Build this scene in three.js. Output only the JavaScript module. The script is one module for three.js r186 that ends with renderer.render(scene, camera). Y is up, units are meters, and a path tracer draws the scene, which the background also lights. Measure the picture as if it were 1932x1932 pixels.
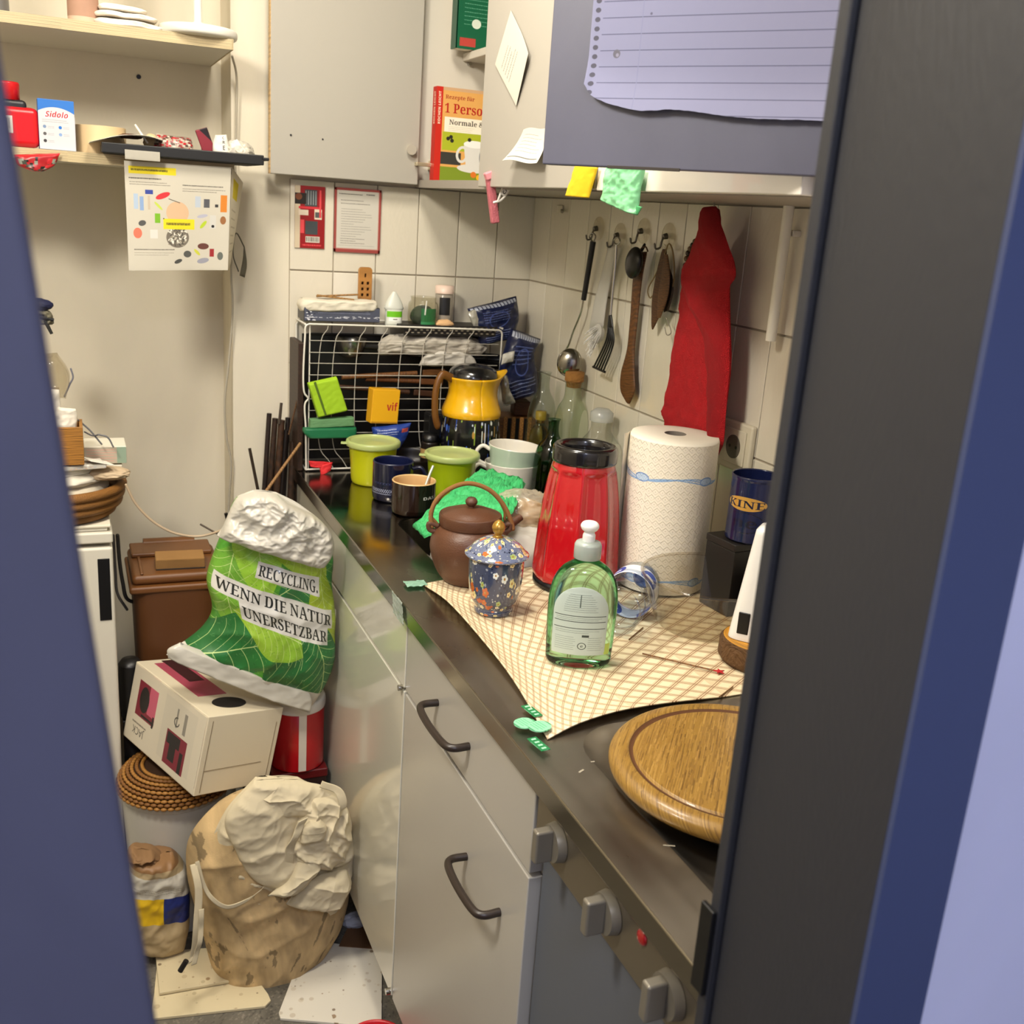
import * as THREE from 'three';
import { RoundedBoxGeometry } from 'three/addons/geometries/RoundedBoxGeometry.js';
import { mergeGeometries } from 'three/addons/utils/BufferGeometryUtils.js';
import { ImprovedNoise } from 'three/addons/math/ImprovedNoise.js';
import { RectAreaLightUniformsLib } from 'three/addons/lights/RectAreaLightUniformsLib.js';

// ---------- camera, lights, exposure ----------
const scene = new THREE.Scene();
scene.background = new THREE.Color(0x0b0c10);
const camera = new THREE.PerspectiveCamera(52.55, 1, 0.02, 30);
camera.rotation.order = 'YXZ';
camera.position.set(0, 1.5, 0);
camera.rotation.set(-0.2825, -0.4126, 0.0708);
camera.focus = 1.55; camera.userData.fStop = 9;
scene.add(camera);
const renderer = new THREE.WebGLRenderer({ antialias: true });
renderer.toneMapping = THREE.LinearToneMapping;
renderer.toneMappingExposure = 1.0;
renderer.shadowMap.enabled = true;
RectAreaLightUniformsLib.init();
function areaLight(color, intensity, w, h, from, to) {
  const l = new THREE.RectAreaLight(color, intensity, w, h);
  l.position.set(...from); l.lookAt(...to); scene.add(l); return l;
}
const FILL_LAMP = [-0.48, 2.28, -0.85];  // added warm fill source, out of view
const KITCHEN_LAMP = [0.34, 2.44, -1.45], HALL_FILL = [-0.1, 2.4, 0.7];
areaLight(new THREE.Color(1, 0.945, 0.84), 46, 0.26, 0.45, [KITCHEN_LAMP[0], 2.432, KITCHEN_LAMP[2]], [KITCHEN_LAMP[0], 0, KITCHEN_LAMP[2] - 0.0001]);
const LAMP_AIM = new THREE.Vector3(0.45, 0.75, -2.0), LAMP_DIR = LAMP_AIM.clone().sub(new THREE.Vector3(...FILL_LAMP)).normalize();
areaLight(new THREE.Color(1, 0.945, 0.84), 108, 0.26, 0.26, new THREE.Vector3(...FILL_LAMP).addScaledVector(LAMP_DIR, 0.05).toArray(), LAMP_AIM.toArray());
areaLight(new THREE.Color(0.84, 0.88, 1), 32, 0.5, 0.5, [HALL_FILL[0], 2.432, HALL_FILL[2]], [HALL_FILL[0], 0, HALL_FILL[2] - 0.0001]);  // added cool source in place of hallway daylight

// ---------- helpers ----------
const PN = new ImprovedNoise();
const N = (x, y, z) => PN.noise(x + 31.7, y + 17.3, z + 5.1);
const fbm = (x, y, z, o = 4) => { let s = 0, a = 1; for (let i = 0; i < o; i++) { s += a * N(x, y, z); x *= 2.03; y *= 2.03; z *= 2.03; a *= 0.5; } return s; };
const ridge = (x, y, z, o = 3) => { let s = 0, a = 1; for (let i = 0; i < o; i++) { s += a * (1 - 2 * Math.abs(N(x, y, z))); x *= 2.1; y *= 2.1; z *= 2.1; a *= 0.5; } return s; };
function rand(seed) { let a = seed >>> 0; return () => { a = (a + 0x6d2b79f5) | 0; let t = Math.imul(a ^ (a >>> 15), 1 | a); t = (t + Math.imul(t ^ (t >>> 7), 61 | t)) ^ t; return ((t ^ (t >>> 14)) >>> 0) / 4294967296; }; }
const R = rand(77);
const rr = (a, b) => a + (b - a) * R();
const taken = {};
function numbered(n) { const k = taken[n] = (taken[n] ?? -1) + 1; return k ? n + '_' + String(k).padStart(3, '0') : n; }
function G(name, label, category, pos = [0, 0, 0], ry = 0, group) {
  const o = new THREE.Group(); o.name = numbered(name); o.position.set(...pos); o.rotation.y = ry;
  o.userData = { label, category }; if (group) o.userData.group = group;
  scene.add(o); return o;
}
function part(parent, name, geo, m, pos, rot, label) {
  const o = new THREE.Mesh(geo, m); o.name = name; o.castShadow = o.receiveShadow = true;
  if (pos) o.position.set(...pos); if (rot) o.rotation.set(...rot);
  if (label) o.userData.label = label;
  parent.add(o); return o;
}
// a part whose geometry is written in room coordinates, for a parent that is not turned
function W(parent, name, geo, m, label) {
  const p = new THREE.Vector3(); for (let q = parent; q && q !== scene; q = q.parent) p.add(q.position);
  geo.translate(-p.x, -p.y, -p.z); return part(parent, name, geo, m, null, null, label);
}
function struct(name, geo, m, parent) {
  const o = new THREE.Mesh(geo, m); o.name = name; o.castShadow = o.receiveShadow = true;
  if (!parent) { o.userData.kind = 'structure'; scene.add(o); } else parent.add(o);
  return o;
}
// a thing that is one mesh, geometry in room coordinates around its base
function single(name, label, category, pos, geo, m, group, rot) {
  const o = new THREE.Mesh(geo, m); o.name = numbered(name); o.position.set(...pos); if (rot) o.rotation.set(...rot);
  o.castShadow = o.receiveShadow = true; o.userData = { label, category }; if (group) o.userData.group = group;
  scene.add(o); return o;
}
const face = (x, z) => Math.atan2(-x, -z);         // turn that makes local +z look at the doorway
const box = (w, h, d, r = 0.003, y0 = true) => { const g = new RoundedBoxGeometry(w, h, d, 2, Math.min(r, w / 2.01, h / 2.01, d / 2.01)); if (y0) g.translate(0, h / 2, 0); return g; };
const bx = (x0, x1, y0, y1, z0, z1, r = 0) => { const w = x1 - x0, h = y1 - y0, d = z1 - z0; const g = r ? new RoundedBoxGeometry(w, h, d, 2, r) : new THREE.BoxGeometry(w, h, d); g.translate((x0 + x1) / 2, (y0 + y1) / 2, (z0 + z1) / 2); return g; };
const lathe = (pts, seg = 44) => new THREE.LatheGeometry(pts.map(p => new THREE.Vector2(p[0], p[1])), seg);
function smooth(pts, n = 40) { const c = new THREE.CatmullRomCurve3(pts.map(p => new THREE.Vector3(p[0], p[1], p[2] || 0)), false, 'centripetal'); return c.getPoints(n).map(p => [p.x, p.y, p.z]); }
function tube(pts, r, seg = 40, rad = 8, straight = false) {
  const v = pts.map(p => new THREE.Vector3(...p));
  let c;
  if (straight) { c = new THREE.CurvePath(); for (let i = 0; i + 1 < v.length; i++) c.add(new THREE.LineCurve3(v[i], v[i + 1])); } else c = new THREE.CatmullRomCurve3(v, false, 'centripetal');
  const g = new THREE.TubeGeometry(c, seg, r, rad, false);
  const caps = [v[0], v[v.length - 1]].map(p => { const s = new THREE.SphereGeometry(r, rad, 4); s.translate(p.x, p.y, p.z); return s; });
  return merge([g, ...caps]);
}
function rod(a, b, r, r2 = r, seg = 10) {
  const A = new THREE.Vector3(...a), B = new THREE.Vector3(...b), d = B.clone().sub(A), g = new THREE.CylinderGeometry(r2, r, d.length(), seg);
  g.applyQuaternion(new THREE.Quaternion().setFromUnitVectors(new THREE.Vector3(0, 1, 0), d.normalize()));
  g.translate((A.x + B.x) / 2, (A.y + B.y) / 2, (A.z + B.z) / 2); return g;
}
function merge(a) {
  a = a.map(g => { const q = g.index ? g.toNonIndexed() : g; for (const k of Object.keys(q.attributes)) if (!['position', 'normal', 'uv'].includes(k)) q.deleteAttribute(k); return q; });
  return mergeGeometries(a, false);
}
function ext(pts, depth, bevel = 0.002, holes = []) {
  const s = new THREE.Shape(pts.map(p => new THREE.Vector2(p[0], p[1])));
  for (const h of holes) s.holes.push(new THREE.Path(h.map(p => new THREE.Vector2(p[0], p[1]))));
  return new THREE.ExtrudeGeometry(s, { depth, bevelEnabled: bevel > 0, bevelThickness: bevel, bevelSize: bevel, bevelSegments: 2, curveSegments: 16 });
}
const rrect = (x0, x1, y0, y1, r, n = 8) => { const o = []; for (const [cx, cy, a] of [[x1 - r, y1 - r, 0], [x0 + r, y1 - r, 1], [x0 + r, y0 + r, 2], [x1 - r, y0 + r, 3]]) for (let i = 0; i <= n; i++) { const t = (a + i / n) * Math.PI / 2; o.push([cx + r * Math.cos(t), cy + r * Math.sin(t)]); } return o; };
// a grid of points turned into a closed sheet of thickness th
function surf(nu, nv, f, th = 0.0008) {
  const P = [], uv = [], idx = [], row = nu + 1, n = row * (nv + 1);
  const pts = []; for (let j = 0; j <= nv; j++) for (let i = 0; i <= nu; i++) pts.push(new THREE.Vector3(...f(i / nu, j / nv)));
  const at = (i, j) => pts[Math.max(0, Math.min(nv, j)) * row + Math.max(0, Math.min(nu, i))];
  const nor = []; for (let j = 0; j <= nv; j++) for (let i = 0; i <= nu; i++) nor.push(at(i + 1, j).clone().sub(at(i - 1, j)).cross(at(i, j + 1).clone().sub(at(i, j - 1))).normalize());
  for (const s of [0.5, -0.5]) for (let k = 0; k < n; k++) { const p = pts[k].clone().addScaledVector(nor[k], s * th); P.push(p.x, p.y, p.z); uv.push((k % row) / nu, Math.floor(k / row) / nv); }
  for (let j = 0; j < nv; j++) for (let i = 0; i < nu; i++) { const a = j * row + i, b = a + 1, c = a + row, d = c + 1; idx.push(a, b, d, a, d, c, n + a, n + d, n + b, n + a, n + c, n + d); }
  const rim = []; for (let i = 0; i < nu; i++) rim.push(i); for (let j = 0; j < nv; j++) rim.push(j * row + nu); for (let i = nu; i > 0; i--) rim.push(nv * row + i); for (let j = nv; j > 0; j--) rim.push(j * row);
  rim.forEach((a, k) => { const b = rim[(k + 1) % rim.length]; idx.push(a, n + a, n + b, a, n + b, b); });
  const g = new THREE.BufferGeometry(); g.setAttribute('position', new THREE.Float32BufferAttribute(P, 3)); g.setAttribute('uv', new THREE.Float32BufferAttribute(uv, 2)); g.setIndex(idx); g.computeVertexNormals(); return g;
}
// a soft body between two edge lines (bottom to top), bulging along n
function pillow(L, Rt, o = {}) {
  const { n = [0, 0, 1], d = 0.03, back = 0.5, nu = 40, nv = 48, amp = 0.004, f = 22, seed = 0, pu = 2.2, cap = 0.5, rid = 0.5, prof } = o;
  const cl = new THREE.CatmullRomCurve3(L.map(p => new THREE.Vector3(...p)), false, 'centripetal'), cr = new THREE.CatmullRomCurve3(Rt.map(p => new THREE.Vector3(...p)), false, 'centripetal');
  const nn = new THREE.Vector3(...n).normalize(), P = [], uv = [], idx = [], ring = 2 * nu;
  for (let j = 0; j <= nv; j++) {
    const v = j / nv, a = cl.getPoint(v), b = cr.getPoint(v), cv = cap ? Math.pow(Math.max(0, 1 - Math.pow(Math.abs(2 * v - 1), 2 / cap)), 0.5) : 1, dd = prof ? prof(v) : 1;
    for (let i = 0; i < ring; i++) {
      const front = i < nu, u = front ? i / nu : 2 - i / nu, uu = 0.5 - 0.5 * Math.cos(Math.PI * u);
      const p = a.clone().lerp(b, uu), k = Math.pow(Math.max(0, 1 - Math.pow(Math.abs(2 * uu - 1), pu)), 1 / pu);
      const w = (front ? d : -d * back) * k * cv * dd;
      const q = p.clone().multiplyScalar(f), s = seed * 7.13 + (front ? 0 : 40);
      const fo = o.fold, fp = fo ? fo.k * (p.x * Math.cos(fo.th) + (p.y + 0.8 * p.z * Math.abs(nn.x)) * Math.sin(fo.th)) + (fo.w ?? 3) * fbm(q.x * 0.3 + s, q.y * 0.3, q.z * 0.3, 2) : 0, fp2 = fo ? 1.9 * fo.k * (p.x * Math.cos(fo.th + 1.15) + (p.y + 0.8 * p.z * Math.abs(nn.x)) * Math.sin(fo.th + 1.15)) + 3.5 * fbm(q.x * 0.5 + s + 9, q.y * 0.5, q.z * 0.5, 2) : 0;
      const disp = amp * ((1 - rid) * fbm(q.x + s, q.y, q.z, 3) * 1.4 + rid * (fo ? 0.9 - 1.5 * Math.pow(Math.abs(Math.sin(fp)), 0.6) + 0.45 * (0.6 - Math.pow(Math.abs(Math.sin(fp2)), 0.6)) + 0.4 * ridge(q.x * 1.7 + s, q.y * 1.7, q.z, 2) : ridge(q.x + s, q.y + 3, q.z, 3) - 0.7)) * Math.min(1, k * 1.6 + 0.15);
      p.addScaledVector(nn, w + disp * (front ? 1 : -0.3));
      p.x += amp * 0.5 * N(q.x * 0.7, q.y * 0.7 + s, 1); p.y += amp * 0.5 * N(q.x * 0.7, q.y * 0.7 + s, 9);
      P.push(p.x, p.y, p.z); uv.push(uu, v);
    }
  }
  for (let j = 0; j < nv; j++) for (let i = 0; i < ring; i++) { const i2 = (i + 1) % ring, A = j * ring + i, B = j * ring + i2; idx.push(A, B, B + ring, A, B + ring, A + ring); }
  for (const j of [0, nv]) { const c = P.length / 3, m = [0, 0, 0]; for (let i = 0; i < ring; i++) for (let k = 0; k < 3; k++) m[k] += P[(j * ring + i) * 3 + k] / ring; P.push(...m); uv.push(0.5, j / nv); for (let i = 0; i < ring; i++) { const A = j * ring + i, B = j * ring + (i + 1) % ring; j ? idx.push(A, B, c) : idx.push(B, A, c); } }
  const g = new THREE.BufferGeometry(); g.setAttribute('position', new THREE.Float32BufferAttribute(P, 3)); g.setAttribute('uv', new THREE.Float32BufferAttribute(uv, 2)); g.setIndex(idx); g.computeVertexNormals(); return g;
}
// a crumpled lump: sphere of radii r at c, flattened below y0
function lump(c, r, o = {}) {
  const { amp = 0.2, f = 1.6, seed = 0, seg = 56, rid = 0.6, floor = -0.8, pw = 1 } = o, g = new THREE.SphereGeometry(1, seg, Math.round(seg * 0.7)), p = g.attributes.position;
  for (let i = 0; i < p.count; i++) {
    let x = p.getX(i), y = p.getY(i), z = p.getZ(i);
    const k = 1 + amp * ((1 - rid) * fbm(x * f + seed * 9, y * f, z * f, 4) + rid * (ridge(x * f + seed * 9, y * f, z * f + 4, 3) * 0.5 - 0.3));
    x = Math.sign(x) * Math.pow(Math.abs(x), pw); z = Math.sign(z) * Math.pow(Math.abs(z), pw);
    p.setXYZ(i, c[0] + r[0] * x * k, c[1] + r[1] * Math.max(floor, y * k), c[2] + r[2] * z * k);
  }
  g.computeVertexNormals(); return g;
}

// ---------- materials ----------
const lin = c => new THREE.Color(c);
function tex(w, h, draw, rep, srgb = true) {
  const c = document.createElement('canvas'); c.width = w; c.height = h; const x = c.getContext('2d'); draw(x, w, h);
  const t = new THREE.CanvasTexture(c); if (srgb) t.colorSpace = THREE.SRGBColorSpace; t.wrapS = t.wrapT = rep ? THREE.RepeatWrapping : THREE.ClampToEdgeWrapping; if (rep && rep !== true) t.repeat.set(...rep); t.anisotropy = 8; return t;
}
function dataTex(n, fn, rep, srgb = true) {
  const a = new Uint8Array(n * n * 4);
  for (let y = 0; y < n; y++) for (let x = 0; x < n; x++) { const v = fn(x / n, y / n), k = (y * n + x) * 4; for (let i = 0; i < 3; i++) a[k + i] = Math.max(0, Math.min(255, 255 * (v.length ? v[i] : v))); a[k + 3] = 255; }
  const t = new THREE.DataTexture(a, n, n); t.magFilter = t.minFilter = THREE.LinearFilter; t.wrapS = t.wrapT = THREE.RepeatWrapping; if (rep) t.repeat.set(...rep); if (srgb) t.colorSpace = THREE.SRGBColorSpace; t.needsUpdate = true; return t;
}
const withRepeat = (t, a, b) => { const q = t.clone(); q.repeat.set(a, b); q.needsUpdate = true; return q; };
const per = (u, v, f, o) => { const a = u * Math.PI * 2, b = v * Math.PI * 2; return fbm(Math.cos(a) * f, Math.sin(a) * f + Math.cos(b) * f, Math.sin(b) * f, o); };   // tiles without a seam
const MOTTLE = dataTex(256, (u, v) => { const k = 0.97 + 0.025 * per(u, v, 1.2, 5); return [k, k * 0.995, k * 0.985]; });
const GRUNGE = dataTex(256, (u, v) => { const k = 0.5 + 0.35 * per(u, v, 1.5, 5); return k; }, null, false);
const GRAIN = dataTex(256, (u, v) => 0.5 + 0.4 * per(u, v, 9, 3), null, false);
const WEAVE = dataTex(128, (u, v) => 0.5 + 0.25 * Math.sin(u * Math.PI * 64) * Math.sin(v * Math.PI * 64) + 0.15 * per(u, v, 4, 3), null, false);
const WOOD = dataTex(256, (u, v) => { const k = 0.8 + 0.16 * fbm(u * 3, v * 40, 1, 3) + 0.09 * Math.sin(v * 60 + 5 * N(u * 2, v * 5, 2)); return [k, k * 0.97, k * 0.92]; });
const mats = {};
function M(color, rough = 0.6, o = {}) {
  const key = color + '|' + rough + '|' + Object.entries(o).map(([k, v]) => k + ':' + (v && v.uuid ? v.uuid : v)).join();
  if (mats[key]) return mats[key];
  const m = new THREE.MeshPhysicalMaterial({ color: lin(color), roughness: rough, ...o }); m.side = THREE.DoubleSide; return mats[key] = m;
}
const printed = (t, rough = 0.6, o = {}) => M(0xffffff, rough, { map: t, ...o });
const glass = (color = 0xffffff, rough = 0.03, o = {}) => M(color, rough, { transmission: 1, thickness: 0, ior: 1.45, ...o });
const solidGlass = (color, rough = 0.03, o = {}) => M(color, rough, { transmission: 1, thickness: 0.05, ior: 1.4, ...o });
const steel = M(0x8f8a80, 0.27, { metalness: 1, roughnessMap: null });
const chrome = M(0xb8b6b0, 0.14, { metalness: 1 });
const black = M(0x0c0c0d, 0.35), blackMatte = M(0x121213, 0.7);
const paperWhite = M(0xe9e4d6, 0.8);
function wood(c, r = 0.55, a = 1, b = 1) { return M(c, r, { map: withRepeat(WOOD, a, b) }); }
function lines(x, X, Y, w, n, dy, col = '#777', wid = 1.5, jitter = 0.35, s = 5) { const q = rand(s); x.strokeStyle = col; x.lineWidth = wid; for (let i = 0; i < n; i++) { x.beginPath(); let px = X; const end = X + w * (1 - jitter * q()); while (px < end) { const l = 3 + 9 * q(); x.moveTo(px, Y + i * dy + q() * 1.5); x.lineTo(Math.min(end, px + l), Y + i * dy + q() * 1.5); px += l + 2.5; } x.stroke(); } }
function txt(x, s, X, Y, size, col, font = 'sans-serif', w = 'bold', align = 'left', maxw) { x.fillStyle = col; x.font = `${w} ${size}px ${font}`; x.textAlign = align; x.textBaseline = 'middle'; maxw ? x.fillText(s, X, Y, maxw) : x.fillText(s, X, Y); }

// ---------- the setting ----------
const CT = 0.9, ZB = -2.386, XR = 1.05;
const plaster = M(0xddd5c2, 0.75, { map: withRepeat(MOTTLE, 1, 1), bumpMap: withRepeat(GRAIN, 3, 3), bumpScale: 0.00015 });
const hallPaint = M(0xd6d8f0, 0.8, { map: withRepeat(MOTTLE, 1, 1) });
const FLOORTEX = dataTex(256, (u, v) => { const s = per(u, v, 14, 2), k = 0.40 + 0.09 * per(u, v, 1.3, 4) + (s > 0.45 ? 0.1 : s < -0.5 ? -0.12 : 0); return [k, k * 0.95, k * 0.85]; });
struct('floor', bx(-1.5, 1.9, -0.15, 0, -2.75, 1.45), M(0xffffff, 0.55, { map: withRepeat(FLOORTEX, 7, 9) }));
struct('ceiling', bx(-1.5, 1.9, 2.5, 2.65, -2.75, 1.45), M(0xe6e2d8, 0.85));
const wallBack = struct('wall_back', merge([bx(-0.75, 0.335, 0, 2.5, -2.7, -2.536), bx(0.335, 1.2, 0, 2.5, -2.7, ZB)]), plaster);
const wallRight = struct('wall_right', bx(XR, XR + 0.15, 0, 2.5, ZB, -0.55), plaster);
struct('wall_left', bx(-0.75, -0.6, 0, 2.5, -2.536, -0.55), plaster);
struct('wall_front', merge([bx(0.44, 1.9, 0, 2.5, -0.55, -0.412), bx(-1.5, -0.52, 0, 2.5, -0.55, -0.412), bx(-0.52, 0.44, 2.06, 2.5, -0.55, -0.412)]), hallPaint);
struct('wall_hall_left', bx(-1.5, -1.4, 0, 2.5, -0.412, 1.45), hallPaint);
struct('wall_hall_right', bx(1.8, 1.9, 0, 2.5, -0.412, 1.45), hallPaint);
struct('wall_hall_back', bx(-1.4, 1.8, 0, 2.5, 1.35, 1.45), hallPaint);
// wall tiles, each its own piece, grout recessed between them
const tileMats = [0xddd6c4, 0xd8d0bd, 0xe0d9c9].map(c => M(c, 0.16, { clearcoat: 0.4, clearcoatRoughness: 0.08, bumpMap: withRepeat(GRUNGE, 1, 1), bumpScale: 0.0004 }));
const groutMat = M(0xa59a88, 0.9);
const tileRows = [[0.9, 0.921], [0.924, 1.129], [1.132, 1.337], [1.340, 1.533]];
part(wallBack, 'grout', bx(0.459, XR, 0.9, 1.533, ZB, ZB + 0.0035), groutMat);
part(wallRight, 'grout', bx(XR - 0.0035, XR, 0.9, 1.533, ZB, -0.56), groutMat);
for (const [y0, y1] of tileRows) {
  const gb = box(0.0965, y1 - y0, 0.006, 0.0016, false), gr = box(0.006, y1 - y0, 0.0965, 0.0016, false);
  for (let i = 0; i < 6; i++) part(wallBack, 'tile', gb, tileMats[Math.floor(R() * 3)], [0.459 + 0.0985 * (i + 0.5), (y0 + y1) / 2, ZB + 0.004]);
  for (let i = 0; i < 18; i++) part(wallRight, 'tile', gr, tileMats[Math.floor(R() * 3)], [XR - 0.004, (y0 + y1) / 2, ZB + 0.008 + 0.0985 * (i + 0.5)]);
}
// doorway: dark lining, blue architrave, half-open door on the left
const framePaint = M(0x2f2f32, 0.5, { bumpMap: withRepeat(GRAIN, 1, 4), bumpScale: 0.0003 });
const bluePaint = M(0x404a6c, 0.45);
struct('trim_1', merge([bx(0.43, 0.444, 0, 2.06, -0.546, -0.4), bx(-0.53, -0.52, 0, 2.06, -0.546, -0.4), bx(-0.52, 0.43, 2.05, 2.06, -0.546, -0.4)]), framePaint);
struct('trim_2', bx(0.424, 0.43, 0, 2.05, -0.546, -0.534, 0.002), framePaint);
struct('trim_3', merge([bx(0.4302, 0.487, 0, 2.11, -0.4, -0.396), bx(-0.58, -0.5202, 0, 2.11, -0.4, -0.396), bx(-0.52, 0.4302, 2.05, 2.11, -0.4, -0.396)]), bluePaint);
const strike = G('strike_plate', 'black metal strike plate on the grey door lining beside the cooker', 'strike plate', [0.424, 1.0, -0.546]);
W(strike, 'plate', bx(0.42, 0.4245, 0.935, 1.01, -0.552, -0.536, 0.001), black);
const leaf = new THREE.Group(); leaf.name = 'door_1'; leaf.userData.kind = 'structure'; leaf.position.set(0.001, 1.35, -0.38); leaf.rotation.set(0, 0.12, 0.096); scene.add(leaf);
part(leaf, 'door_panel', box(0.6, 1.9, 0.035, 0.004, false).translate(-0.3, -0.3, 0), M(0x56576a, 0.5, { map: withRepeat(MOTTLE, 2, 3) }));
// kitchen ceiling lamp, then the added unseen lights
const lampK = G('ceiling_light', 'warm white rectangular ceiling lamp in the kitchen', 'lamp', KITCHEN_LAMP);
part(lampK, 'housing', box(0.3, 0.06, 0.5, 0.01), M(0xdedede, 0.5), [0, 0, 0]);
part(lampK, 'diffuser', box(0.26, 0.006, 0.45, 0.002), M(0xfff4e0, 0.5, { emissive: lin(0xffe6bd), emissiveIntensity: 4 }), [0, -0.0055, 0]);
const fillW = G('added_fill_lamp', 'square warm white fill lamp added out of view by the left kitchen wall', 'lamp', FILL_LAMP);  // added unseen lamp that fills tiles, cabinet fronts and floor with warm light
fillW.lookAt(LAMP_AIM);
part(fillW, 'housing', box(0.3, 0.3, 0.05, 0.01, false), M(0xdedede, 0.5), [0, 0, 0.005]);
part(fillW, 'diffuser', box(0.26, 0.26, 0.01, 0.002, false), M(0xfff4e0, 0.5, { emissive: lin(0xffe6bd), emissiveIntensity: 4 }), [0, 0, 0.034]);
part(fillW, 'arm', rod([0, 0, -0.02], [0, -0.02, -0.1], 0.012), M(0x8a8a8a, 0.4, { metalness: 0.6 }));
const fillH = G('ceiling_light', 'cool white square light panel added in the hallway in place of daylight', 'lamp', [HALL_FILL[0], 2.44, HALL_FILL[2]]);  // added unseen panel, stands in for cool daylight behind the camera
part(fillH, 'housing', box(0.54, 0.06, 0.54, 0.01), M(0xdedede, 0.5));
part(fillH, 'diffuser', box(0.5, 0.006, 0.5, 0.002), M(0xe6eaff, 0.5, { emissive: lin(0xa8b4ff), emissiveIntensity: 2 }), [0, -0.006, 0]);

// ---------- wall cabinets ----------
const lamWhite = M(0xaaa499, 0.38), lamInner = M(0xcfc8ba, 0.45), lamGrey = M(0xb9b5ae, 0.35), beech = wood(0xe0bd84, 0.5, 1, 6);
{
  const c = G('wall_cabinet', 'white wall cabinet with its far compartment open, above the tiled worktop', 'cabinet', [0.9, 1.535, -1.65]);
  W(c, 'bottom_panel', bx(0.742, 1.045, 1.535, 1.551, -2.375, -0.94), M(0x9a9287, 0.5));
  W(c, 'top_panel', bx(0.742, 1.045, 2.18, 2.2, -2.375, -0.94), lamInner);
  W(c, 'side_panel', bx(0.742, 1.045, 1.551, 2.18, -2.375, -2.36), lamInner);
  W(c, 'side_panel', bx(0.742, 1.045, 1.551, 2.18, -0.956, -0.94), beech);
  W(c, 'divider', bx(0.742, 1.03, 1.551, 2.18, -1.928, -1.912), lamInner);
  W(c, 'divider', bx(0.742, 1.03, 1.551, 2.18, -1.44, -1.424), lamInner);
  W(c, 'back_panel', bx(1.036, 1.046, 1.551, 2.18, -2.36, -0.956), lamInner);
  const s = W(c, 'shelf', bx(0.835, 1.03, 1.81, 1.826, -2.359, -1.93, 0.002), lamInner);
  part(s, 'shelf_peg', rod([0, 0, 0], [0, 0, 0.012], 0.004), chrome, [0.85 - 0.9, 1.806 - 1.535, -2.359 + 1.65]);
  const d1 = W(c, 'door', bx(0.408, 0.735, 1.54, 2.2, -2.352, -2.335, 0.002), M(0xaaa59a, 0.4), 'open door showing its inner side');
  W(d1, 'edge_band', bx(0.4065, 0.4085, 1.54, 2.2, -2.352, -2.335), beech);
  W(d1, 'hinge', merge([rod([.7179,1.613,-2.334], [.7142,1.6124,-2.322], 0.011), bx(0.725, 0.775, 1.58, 1.588, -2.335, -2.318, 0.002), bx(0.765, 0.79, 1.574, 1.594, -2.36, -2.325, 0.002)]), M(0xcfc2a4, 0.3, { metalness: 0.7 }));
  W(d1, 'screw_hole', rod([.4513,1.6207,-2.336], [.4508,1.6206,-2.3335], 0.0022), black);
  W(d1, 'screw_hole', rod([.5192,1.6181,-2.336], [.5187,1.618,-2.3335], 0.0018), black);
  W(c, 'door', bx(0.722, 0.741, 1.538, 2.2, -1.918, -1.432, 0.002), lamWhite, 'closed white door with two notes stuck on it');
  W(c, 'bottom_rail', bx(0.724, 0.742, 1.536, 1.62, -1.43, -0.95, 0.002), M(0xeee9dd, 0.2, { clearcoat: 0.5 }));
  // front door of the near compartment, swung open towards the doorway
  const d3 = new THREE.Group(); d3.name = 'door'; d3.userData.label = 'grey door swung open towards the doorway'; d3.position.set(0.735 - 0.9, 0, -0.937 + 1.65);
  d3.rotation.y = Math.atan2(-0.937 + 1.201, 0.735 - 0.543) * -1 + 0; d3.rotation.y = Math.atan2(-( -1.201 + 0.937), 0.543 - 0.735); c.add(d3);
  part(d3, 'door_leaf', bx(-0.07, 0.327, 0.02, 0.665, -0.0185, -0.0005, 0.002), M(0x595a6d, 0.42, { map: withRepeat(MOTTLE, 1, 1) }));  // leaf colour darkened and blued to stand for dim cool light
  part(d3, 'worn_edge', bx(0.15, 0.24, 0.0185, 0.022, -0.0192, -0.0175, 0.0006), M(0x39322c, 0.8));
}
const DOOR3 = { x: 0.735, z: -0.937, ry: Math.atan2(1.201 - 0.937, 0.543 - 0.735) };
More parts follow.
